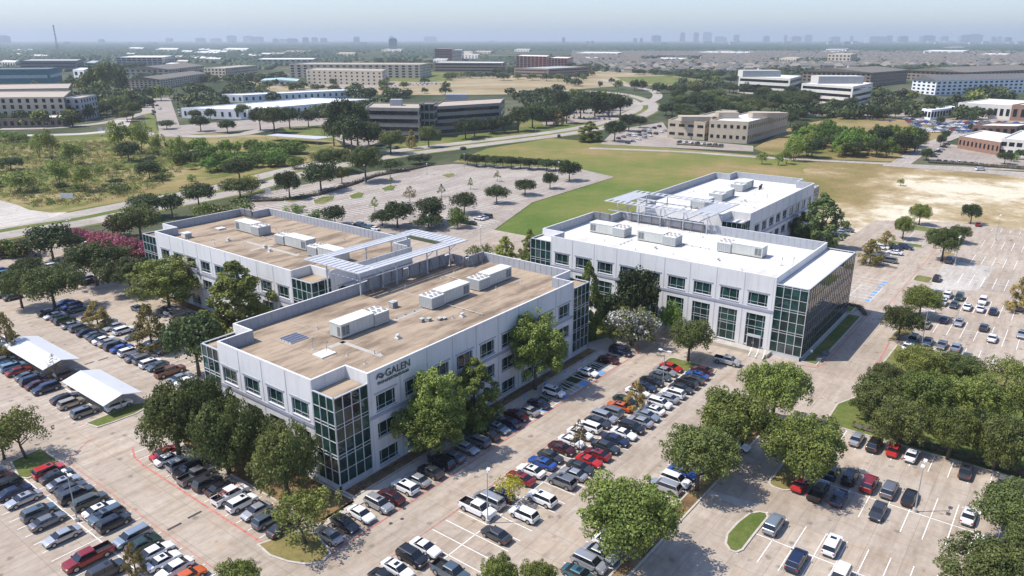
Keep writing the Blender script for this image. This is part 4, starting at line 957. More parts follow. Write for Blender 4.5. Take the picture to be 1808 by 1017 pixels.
# solar roof shade by the lawn
def shade(pts, z, label):
    q = PP(pts); r_ = empty('shade_canopy', (0, 0, 0), 0, label, 'shade canopy'); mb = MB(); mb.prism([(p.x, p.y) for p in q], z, z + .3, 0, bottom=True); mb.build('roof', CANO, r_)
    for p in q: m2 = MB(); m2.tube((p.x, p.y, 0), (p.x, p.y, z), .15, n=6); m2.build('post', METG, r_)
shade('470,249 490,246 590,252 560,256', 3.6, 'flat pale parking shade roof beside the small lawn')

# ---- carports
CPM = pm('carport_white_steel', (.60, .61, .62), .04, .3, .5)
def carport(y0, y1, label):
    """gabled roof; the ridge runs along the parking row"""
    r_ = empty('carport', (55, (y0 + y1) / 2, 0), 0, label, 'carport', 'gabled carports over the middle row'); L = (y1 - y0) / 2; hw = 3.6; ze, zr = 2.75, 3.75
    mb = MB(); t = .12
    for s in (-1, 1):
        a, b = (0, zr), (s * hw, ze)
        P_ = [(a[0], -L, a[1]), (b[0], -L, b[1]), (b[0], L, b[1]), (a[0], L, a[1])]; Q_ = [(x, y, z - t) for x, y, z in P_]
        if s < 0: P_.reverse(); Q_.reverse()
        mb.poly(P_); mb.poly(Q_[::-1])
        mb.poly([(b[0], -L, b[1] - t), (b[0], L, b[1] - t), (b[0], L, b[1]), (b[0], -L, b[1])] if s > 0 else [(b[0], L, b[1] - t), (b[0], -L, b[1] - t), (b[0], -L, b[1]), (b[0], L, b[1])])
        for yy in (-L, L): mb.poly([(a[0], yy, a[1] - t), (b[0], yy, b[1] - t), (b[0], yy, b[1]), (a[0], yy, a[1])])
        for k in range(int(2 * L / .6)):
            yy = -L + .3 + k * .6; x1_ = s * hw * .995
            mb.poly([(0, yy, zr + .03), (x1_, yy, ze + .03), (x1_, yy + .05, ze + .03), (0, yy + .05, zr + .03)] if s > 0 else [(0, yy + .05, zr + .03), (x1_, yy + .05, ze + .03), (x1_, yy, ze + .03), (0, yy, zr + .03)])
    mb.build('roof', CPM, r_)
    for k in range(3):
        yy = -L + 1.2 + k * (2 * L - 2.4) / 2; p = MB(); p.tube((0, yy, 0), (0, yy, 3.0), .11, n=8); p.tube((0, yy, 1.7), (-1.9, yy, 3.1), .06, n=5); p.tube((0, yy, 1.7), (1.9, yy, 3.1), .06, n=5); p.box(-3.3, 3.3, yy - .05, yy + .05, 2.62, 2.74); p.build('post', METG, r_)
carport(133.2, 150.2, 'white gabled carport next to the pointed grass island'); carport(158.8, 179.5, 'white gabled carport behind the bare young tree')

# ---- radio mast
p = P(105, 106); hm = height(p, 44); r_ = empty('radio_mast', p, 0, 'tall grey lattice radio mast above the dark hall', 'radio mast')
mb = MB(); w0, w1 = 9.0, 2.2; cs = [(-1, -1), (1, -1), (1, 1), (-1, 1)]; nseg = 14
for i in range(nseg):
    za, zb2 = hm * i / nseg, hm * (i + 1) / nseg; wa = w0 + (w1 - w0) * min(1, i / 9); wb = w0 + (w1 - w0) * min(1, (i + 1) / 9)
    for k in range(4):
        c0, c1 = cs[k], cs[(k + 1) % 4]; mb.tube((c0[0] * wa / 2, c0[1] * wa / 2, za), (c0[0] * wb / 2, c0[1] * wb / 2, zb2), .3, n=4)
        mb.tube((c0[0] * wa / 2, c0[1] * wa / 2, za), (c1[0] * wb / 2, c1[1] * wb / 2, zb2), .18, n=4); mb.tube((c0[0] * wb / 2, c0[1] * wb / 2, zb2), (c1[0] * wb / 2, c1[1] * wb / 2, zb2), .18, n=4)
mb.build('lattice', pm('mast_steel', (.25, .26, .28), .1, .3), r_)
mb = MB()
for z in (.45, .62, .72, .82, .9, .97): mb.box(-2.4, 2.4, -2.4, 2.4, hm * z, hm * z + 2.2)
mb.build('dish', pm('mast_panel', (.5, .5, .52), .1, .3), r_)

# ---- skyline towers, fourteen kilometres out
TWM = [pm('tower_grey', (.22, .24, .27), .15, .01), pm('tower_pale', (.40, .41, .42), .1, .01), pm('tower_glass', (.12, .17, .22), .1, .01, .3)]
def tower(x, wpx, yt, dkm, k, yb=None):
    dkm = dkm * 1.35 if dkm > 6 else dkm; p = P(x, 76.0); f = dkm * 1000 / dist(p); p = Vector((p.x * f, p.y * f, 0)); wm_ = wpx * dkm * 1000 / FPX; h = max(20, CAMH + (YH - yt) * dkm * 1000 / FPX)
    lab = 'far %s tower on the hazy skyline, %s' % (('grey', 'pale', 'glass')[k], ('broad and low' if wpx > h / 9 else 'slender') + ', number %d from the radio mast' % (len(TW) + 1))
    r_ = empty('skyline_tower', p, YAW - math.pi / 2, 'hazy high-rise far off on the skyline among many alike', 'high-rise', 'towers of the far skyline'); TW.append(r_)
    mb = MB(); mb.box(-wm_ / 2, wm_ / 2, -wm_ * .35, wm_ * .35, 0, h * .9); mb.build('shaft', TWM[k], r_)
    t2 = MB(); t2.box(-wm_ * .35, wm_ * .35, -wm_ * .25, wm_ * .25, h * .9, h); t2.build('crown_block', TWM[(k + 1) % 3], r_)
TW = []
rr = random.Random(5)
for (x, w_, yt, dk, k) in ((5, 20, 63, 9, 0), (180, 8, 69, 10, 0), (300, 10, 67, 12, 0), (355, 14, 67, 11, 0), (382, 16, 68, 11, 1), (410, 14, 63, 12, 0), (440, 16, 64, 12, 1), (455, 18, 65, 12, 0), (487, 8, 68, 10, 0), (500, 12, 69, 11, 1), (517, 16, 68, 10, 2), (540, 9, 66, 9, 0), (556, 9, 66, 11, 0), (572, 10, 67, 10, 0),
    (630, 9, 65, 9, 0), (694, 13, 67.5, 5.2, 2), (692, 8, 64, 12, 1), (760, 20, 65, 14, 1), (995, 5, 66, 9, 0), (1121, 6, 67, 10, 0), (1132, 5, 67, 10, 0), (1158, 15, 63, 11, 2), (1204, 8, 58, 12, 0), (1228, 8, 58, 12, 0), (1247, 15, 58, 13, 1), (1270, 20, 65, 12, 1), (1299, 9, 62, 12, 0), (1352, 10, 64, 12, 2), (1386, 5, 62, 12, 0), (1404, 16, 64, 12, 0), (1425, 12, 62, 13, 0), (1472, 16, 65, 12, 0), (1502, 6, 64, 12, 1), (1545, 30, 65, 11, 1), (1568, 10, 63, 12, 0), (1593, 14, 64, 11, 2), (1636, 20, 63, 11, 2), (1665, 12, 64, 12, 0), (1700, 14, 62, 11, 0), (1716, 24, 61, 12, 2), (1752, 7, 65, 11, 0), (1762, 8, 65, 11, 1), (1778, 10, 66, 10, 2)):
    tower(x, w_, yt, dk, k)
# low, mostly pale blocks spread along the horizon
for i in range(42):
    x = rr.uniform(0, 1808) if i % 2 else rr.uniform(1150, 1808); tower(x, rr.uniform(5, 16), rr.uniform(71.5, 74.5), rr.uniform(7, 12), 1 if rr.random() < .7 else 0)

# ---- housing tract: one house with its parts, copied
def house_mesh(w_, d_, h, g):
    a = MB(); a.box(-w_ / 2, w_ / 2, -d_ / 2, d_ / 2, 0, h)
    r0 = MB(); e = .6; W2, D2 = w_ / 2 + e, d_ / 2 + e; rx = W2 - D2 * .8
    r0.poly([(-W2, -D2, h), (W2, -D2, h), (rx, 0, h + g), (-rx, 0, h + g)]); r0.poly([(W2, D2, h), (-W2, D2, h), (-rx, 0, h + g), (rx, 0, h + g)]); r0.poly([(W2, -D2, h), (W2, D2, h), (rx, 0, h + g)]); r0.poly([(-W2, D2, h), (-W2, -D2, h), (-rx, 0, h + g)])
    b = MB()
    for i in range(4): b.box(-w_ / 2 + w_ * (i + .3) / 4, -w_ / 2 + w_ * (i + .7) / 4, -d_ / 2 - .05, -d_ / 2, h * .55, h * .85)
    n = len(a.v); a.v += r0.v; a.f += [tuple(i + n for i in f) for f in r0.f]; a.m += [1] * len(r0.f); n = len(a.v); a.v += b.v; a.f += [tuple(i + n for i in f) for f in b.f]; a.m += [2] * len(b.f)
    return a
SHINL = pm('light_shingle_roof', (.25, .22, .185), .2, .5); HM = []
for i, (wm_, rm_) in enumerate(((BEIGE, SHIN), (BRN, SHING), (TANS, SHINL), (CREAM, SHIN))): HM.append(house_mesh(19, 14, 6.2 + .4 * (i % 2), 4.2).mesh('house', [wm_, rm_, GLD]))
hcount = 0; HOUSES = []
y = 139.0
while y > 93:
    x = 1010 + max(0, (y - 118) * 10) + rr.uniform(0, 12)
    while x < 1815:
        p = P(x, y)
        ok = not (y > 120 and x > 1590) and not (1395 < x < 1610 and y > 122) and not (1300 < x and y > 126) and not (1150 < x < 1330 and y > 131) and not (1360 < x < 1520 and 106 < y < 114) and not (1130 < x < 1240 and 102 < y < 109) and not (y < 99 and x > 1400 and rr.random() < .6)
        if ok and rr.random() < .95: HOUSES.append((p.x, p.y, R(25) + (math.pi / 2 if rr.random() < .3 else 0) + rr.uniform(-.1, .1), rr.uniform(.95, 1.25)))
        x += (y - YH) / CAMH * 25 * rr.uniform(.9, 1.15)
    y -= 34 * (y - YH) ** 2 / (CAMH * FPX)
for i, (x, y, a_, s_) in enumerate(HOUSES[:290]):
    o = add('tract_house', HM[i % 4], None, (x, y, 0)); o.rotation_euler = (0, 0, a_); o.scale = (s_, s_, s_)
    tag(o, 'grey or brown roofed brick house packed in the far housing tract', 'house', 'houses of the far housing tract')
rest = MB(); hms = [house_mesh(19, 14, 6.2, 4.2), house_mesh(19, 14, 6.6, 4.2)]
for i, (x, y, a_, s_) in enumerate(HOUSES[290:]):
    h_ = hms[i % 2]; n = len(rest.v); c_, d_ = math.cos(a_) * s_, math.sin(a_) * s_
    rest.v += [(x + c_ * vx - d_ * vy, y + d_ * vx + c_ * vy, vz * s_) for vx, vy, vz in h_.v]; k = (i * 7) % 3
    rest.f += [tuple(q + n for q in f) for f in h_.f]; rest.m += [(k if m_ == 0 else (3 + k % 2 if m_ == 1 else 5)) for m_ in h_.m]
tag(rest.build('housing_tract', [BEIGE, BRN, TANS, SHIN, SHING, GLD]), 'mass of small far houses packed towards the horizon', 'housing', kind='stuff')

# ---------------------------------------------------------------- trees
def crown_mesh(name, clumps, nleaf, leaf, seed, mats, up=.35, rad=(.62, 1.05), flat=1.0):
    """many small leaf faces gathered on clumps (x,y,z,r,weight,material)"""
    rg = np.random.default_rng(seed); C = np.array([c[:4] for c in clumps], float); mi = np.array([c[4] if len(c) > 4 else 0 for c in clumps])
    wgt = C[:, 3] ** 2; idx = rg.choice(len(C), nleaf, p=wgt / wgt.sum())
    d = rg.normal(size=(nleaf, 3)); d[:, 2] += up; d /= np.linalg.norm(d, axis=1)[:, None]
    rr_ = rg.uniform(rad[0], rad[1], nleaf); pos = C[idx, :3] + d * (C[idx, 3] * rr_)[:, None] * np.array([1, 1, flat])
    nrm = d * 1.0 + rg.normal(size=(nleaf, 3)) * .55; nrm /= np.linalg.norm(nrm, axis=1)[:, None]
    t = np.cross(nrm, rg.normal(size=(nleaf, 3))); t /= np.linalg.norm(t, axis=1)[:, None]; b = np.cross(nrm, t)
    s = leaf * rg.uniform(.55, 1.2, nleaf)[:, None] / 2
    q = rg.uniform(.55, 1.0, nleaf)[:, None]
    V = np.stack([pos - t * s, pos - b * s * q, pos + t * s, pos + b * s * q], 1).reshape(-1, 3)
    me = bpy.data.meshes.new(name); me.vertices.add(len(V)); me.vertices.foreach_set('co', V.ravel())
    me.loops.add(nleaf * 4); me.loops.foreach_set('vertex_index', np.arange(nleaf * 4)); me.polygons.add(nleaf)
    me.polygons.foreach_set('loop_start', np.arange(0, nleaf * 4, 4)); me.polygons.foreach_set('loop_total', np.full(nleaf, 4))
    me.polygons.foreach_set('material_index', mi[idx].astype(np.int32))
    at = me.attributes.new('tint', 'FLOAT', 'FACE'); ct = rg.uniform(0, 1, len(C)); at.data.foreach_set('value', np.clip(.55 * ct[idx] + .55 * rg.uniform(0, 1, nleaf) - .05, 0, 1))
    for m in mats: me.materials.append(m)
    me.update(calc_edges=True); me.validate(); return me
def oak_clumps(seed, H=10.0, Rr=6.0, n=46, base=.3, lump=(.2, .36)):
    rg = random.Random(seed); out = []
    zc = H * (1 + base) / 2; hz = H * (1 - base) / 2
    for i in range(n):
        a = rg.uniform(0, 6.283); e = math.asin(rg.uniform(-.62, .98)); f = rg.uniform(.60, .86); wob = 1 + .22 * math.sin(a * 3 + seed) + .1 * math.sin(a * 5 + 2 * seed)
        r = Rr * rg.uniform(*lump); out.append((math.cos(a) * math.cos(e) * Rr * f * wob, math.sin(a) * math.cos(e) * Rr * f * wob, zc + math.sin(e) * hz * f, r))
    for i in range(n // 2):
        a = rg.uniform(0, 6.283); e = math.asin(rg.uniform(-.5, .95)); f = rg.uniform(.86, 1.08); out.append((math.cos(a) * math.cos(e) * Rr * f, math.sin(a) * math.cos(e) * Rr * f, zc + math.sin(e) * hz * f, Rr * rg.uniform(.07, .13)))
    for i in range(n // 5): out.append((rg.uniform(-.35, .35) * Rr, rg.uniform(-.35, .35) * Rr, zc + rg.uniform(-.2, .35) * hz, Rr * .38))
    return out
def cone_clumps(seed, H=17.0, Rr=5.0, n=60, top=1.15, base=.12):
    rg = random.Random(seed); out = []
    for i in range(n):
        t = rg.random() ** 1.1; z = H * (base + (1 - base) * t * .95); rad = Rr * max(.10, (1 - t ** top)) * (.98 if t > .1 else .78); a = rg.uniform(0, 6.283); f = rg.uniform(.5, 1.0) * (1 + .2 * math.sin(a * 2 + seed))
        r = Rr * rg.uniform(.17, .30) * (1 - .45 * t); out.append((math.cos(a) * rad * f, math.sin(a) * rad * f, z, r))
    return out
def trunk_mesh(name, H, r, spread, nl, seed, lean=0.0, multi=False):
    rg = random.Random(seed); mb = MB(); hb_ = H * .32
    if multi:
        for k in range(4): a = 6.283 * k / 4 + rg.random(); p1 = Vector((math.cos(a) * spread * .35, math.sin(a) * spread * .35, H * .55)); mb.tube((math.cos(a) * r, math.sin(a) * r, -.1), p1, r * .5, r * .22, 6); mb.tube(p1, (p1.x * 1.7, p1.y * 1.7, H * .82), r * .22, r * .06, 5)
        return mb.mesh(name, [BARK], True)
    j = Vector((lean, lean * .4, hb_)); mb.tube((0, 0, -.15), (0, 0, .25), r * 1.5, r * 1.05, 9); mb.tube((0, 0, .25), j, r * 1.05, r * .75, 9)
    top = Vector((lean * 1.6, lean * .6, H * .8)); mb.tube(j, top, r * .72, r * .12, 7)
    for k in range(nl):
        a = 6.283 * k / nl + rg.uniform(-.4, .4); z0_ = j.lerp(top, rg.uniform(0, .45)); L = spread * rg.uniform(.55, .85); m = z0_ + Vector((math.cos(a) * L * .55, math.sin(a) * L * .55, H * .13)); e = z0_ + Vector((math.cos(a) * L, math.sin(a) * L, H * rg.uniform(.22, .36)))
        mb.tube(z0_, m, r * .42, r * .26, 6); mb.tube(m, e, r * .26, r * .08, 5)
    return mb.mesh(name, [BARK], True)
L_OAK = leaf_mat('oak_leaf', (.050, .070, .020), (.178, .204, .058)); L_OAKY = leaf_mat('oak_leaf_olive', (0.068, 0.093, 0.021), (0.247, 0.277, 0.063)); L_DARK = leaf_mat('dark_leaf', (.026, .042, .015), (.095, .125, .042))
L_CYP = leaf_mat('cypress_leaf', (.085, .120, .024), (.300, .345, .080)); L_CYPB = leaf_mat('cypress_leaf_browning', (0.173, 0.143, 0.042), (0.435, 0.338, 0.112)); L_PINE = leaf_mat('pine_leaf', (0.045, 0.075, 0.027), (0.173, 0.210, 0.068))
L_YEL = leaf_mat('yellowing_leaf', (0.195, 0.195, 0.026), (0.494, 0.442, 0.052)); L_BRI = leaf_mat('bright_leaf', (0.058, 0.111, 0.018), (0.182, 0.267, 0.046)); L_WIL = leaf_mat('willow_leaf', (0.111, 0.156, 0.029), (0.325, 0.377, 0.085))
L_PNK = leaf_mat('pink_blossom', (.20, .055, .075), (.50, .17, .22)); L_WHB = leaf_mat('white_blossom', (.42, .42, .36), (.72, .72, .66)); L_RED = leaf_mat('maroon_leaf', (.055, .03, .02), (.15, .07, .05)); L_SPR = leaf_mat('dry_sprig', (.16, .12, .06), (.33, .25, .14))
def proto(kind):
    k = {}
    def V(seedbase, nv, f): return [f(seedbase + i) for i in range(nv)]
    return k
KINDS = {}
def defkind(key, name, cat, H, Rr, crowns, trunks): KINDS[key] = (name, cat, H, Rr, crowns, trunks)
NL = 15000
defkind('oak', 'live_oak', 'tree', 10, 6, [crown_mesh('crown', oak_clumps(11 + i, n=70, lump=(.13, .28)), 24000, .35, i, [L_OAK]) for i in range(3)], [trunk_mesh('trunk', 10, .36, 5, 7, i) for i in range(3)])
defkind('low', 'live_oak', 'tree', 10, 6, [crown_mesh('crown', oak_clumps(21 + i, n=70, base=.06, lump=(.13, .28)), 24000, .35, 305 + i, [L_OAK]) for i in range(3)], [trunk_mesh('trunk', 10, .36, 5, 7, 300 + i) for i in range(2)])
defkind('oaky', 'oak_tree', 'tree', 10, 6, [crown_mesh('crown', oak_clumps(31 + i, n=66, lump=(.13, .28)), 24000, .35, 5 + i, [L_OAKY]) for i in range(2)], [trunk_mesh('trunk', 10, .36, 5, 7, 9 + i) for i in range(2)])
defkind('open', 'live_oak', 'tree', 10, 6, [crown_mesh('crown', oak_clumps(51 + i, n=34, lump=(.15, .27)), 4600, .42, 15 + i, [L_OAKY]) for i in range(2)], [trunk_mesh('trunk', 10, .3, 5.2, 9, 19 + i, .6) for i in range(2)])
defkind('dark', 'dark_oak', 'tree', 10, 6, [crown_mesh('crown', oak_clumps(71 + i), 5200, .62, 25 + i, [L_DARK]) for i in range(3)], [trunk_mesh('trunk', 10, .34, 4.6, 6, 29 + i) for i in range(2)])
defkind('cyp', 'bald_cypress', 'tree', 17, 4.7, [crown_mesh('crown', cone_clumps(81 + i, n=105, top=3.2, base=.03), 24000, .38, 35 + i, [L_CYP]) for i in range(3)], [trunk_mesh('trunk', 17, .34, 3, 8, 39 + i) for i in range(2)])
defkind('rnd', 'bald_cypress', 'tree', 17, 5.6, [crown_mesh('crown', oak_clumps(221 + i, 17, 5.6, 84, .04, (.13, .27)), 26000, .38, 235 + i, [L_CYP]) for i in range(3)], [trunk_mesh('trunk', 17, .34, 3.6, 8, 239 + i) for i in range(2)])
defkind('cypb', 'bald_cypress', 'tree', 11, 4.2, [crown_mesh('crown', cone_clumps(91 + i, 11, 4.2, 55, top=2.0), 5200, .40, 45 + i, [L_CYPB]) for i in range(2)], [trunk_mesh('trunk', 11, .24, 3, 7, 49 + i) for i in range(2)])
defkind('young', 'young_tree', 'tree', 6, 2.2, [crown_mesh('crown', cone_clumps(101 + i, 6, 2.4, 26, base=.35), 900, .27, 55 + i, [L_CYPB if i == 0 else L_CYP]) for i in range(3)], [trunk_mesh('trunk', 6, .10, 1.7, 7, 59 + i) for i in range(2)])
defkind('bare', 'bare_young_tree', 'tree', 6, 2.2, [crown_mesh('crown', cone_clumps(111, 6, 2.2, 22, base=.4), 260, .2, 65, [L_SPR])], [trunk_mesh('trunk', 6, .10, 2.0, 12, 69)])
defkind('pine', 'pine_tree', 'tree', 17, 6, [crown_mesh('crown', cone_clumps(121 + i, 17, 6, 80, 1.9), 10000, .55, 75 + i, [L_PINE]) for i in range(2)], [trunk_mesh('trunk', 17, .36, 4, 9, 79)])
defkind('yel', 'yellow_tree', 'tree', 6, 3, [crown_mesh('crown', oak_clumps(131, 6, 3, 22, .35), 1500, .34, 85, [L_YEL])], [trunk_mesh('trunk', 6, .12, 2.4, 6, 89)])
defkind('wil', 'willow_like_tree', 'tree', 9, 4, [crown_mesh('crown', oak_clumps(141 + i, 9, 4, 30, .12, (.18, .34)), 2600, .48, 95 + i, [L_WIL]) for i in range(3)], [trunk_mesh('trunk', 9, .2, 3, 6, 99, multi=True)])
defkind('bri', 'thicket_tree', 'tree', 8, 5, [crown_mesh('crown', oak_clumps(151 + i, 8, 5, 34, .02, (.2, .34)), 3200, .62, 105 + i, [L_BRI]) for i in range(3)], [trunk_mesh('trunk', 8, .2, 3.5, 6, 109, multi=True)])
defkind('bush', 'bush', 'bush', 2.6, 2, [crown_mesh('crown', oak_clumps(161 + i, 2.6, 2, 18, -.1, (.25, .4)), 700, .34, 115 + i, [[L_OAK, L_WIL, L_BRI][i]]) for i in range(3)], [trunk_mesh('trunk', 2.6, .09, 1.2, 4, 119, multi=True)])
defkind('pink', 'crape_myrtle', 'shrub', 5, 3.4, [crown_mesh('crown', [(*c, 0 if c[2] < 2.4 else (1 if i % 4 else 0)) for i, c in enumerate(oak_clumps(171 + j, 5, 3.4, 34, -.05, (.2, .32)))], 2600, .40, 125 + j, [L_RED, L_PNK]) for j in range(2)], [trunk_mesh('trunk', 5, .14, 2.4, 5, 129, multi=True)])
defkind('maroon', 'crape_myrtle', 'shrub', 5, 3.4, [crown_mesh('crown', oak_clumps(181, 5, 3.4, 34, -.05, (.2, .32)), 2400, .42, 135, [L_RED])], [trunk_mesh('trunk', 5, .14, 2.4, 5, 139, multi=True)])
defkind('wht', 'white_blossom_tree', 'tree', 8, 4.6, [crown_mesh('crown', [(*c, 1 if (c[2] > 3.2 and i % 5 not in (0, 3)) else 0) for i, c in enumerate(oak_clumps(191, 8, 4.6, 46, .1))], 6500, .42, 145, [L_OAKY, L_WHB])], [trunk_mesh('trunk', 8, .2, 3.4, 6, 149, multi=True)])
defkind('far', 'tree', 'tree', 10, 6, [crown_mesh('crown', oak_clumps(201 + i, 10, 6, 20, .12, (.26, .42)), 700, 1.5, 155 + i, [[L_DARK, L_OAK, L_DARK, L_OAKY][i]]) for i in range(4)], [trunk_mesh('trunk', 10, .3, 4, 4, 159)])
TREES = 0
def tree(kind, x, yb, yt, wpx, label, group=None, name=None, cat=None, pos=None, hr=None):
    """tree standing at photo point x,yb with its top at row yt and a crown wpx wide"""
    global TREES
    nm, ct, H, Rr, crowns, trunks = KINDS[kind]; TREES += 1; rg = random.Random(TREES * 13 + 5)
    p = pos if pos is not None else P(x, yb)
    if hr: h, r_ = hr
    else:
        dd = Vector((p.x, p.y, -CAMH)).dot(fwd); r_ = wpx / 2 * dd / FPX * 1.02
        p2 = p + Vector((math.cos(YAW), math.sin(YAW), 0)) * r_ * .25; h = height(p2, yt)
    o = empty(name or nm, p, rg.uniform(0, 6.28), label, cat or ct, group)
    c = add('crown', crowns[rg.randrange(len(crowns))], o); t = add('trunk', trunks[rg.randrange(len(trunks))], o)
    c.scale = (r_ / Rr, r_ / Rr, h / H); t.scale = ((r_ / Rr + h / H) / 2, (r_ / Rr + h / H) / 2, h / H)
    return o
def trees(s):
    for ln in s.strip().splitlines():
        d, lab = ln.split('|'); k, x, yb, yt, wp = d.split(); tree(k, float(x), float(yb), float(yt), float(wp), lab.strip())
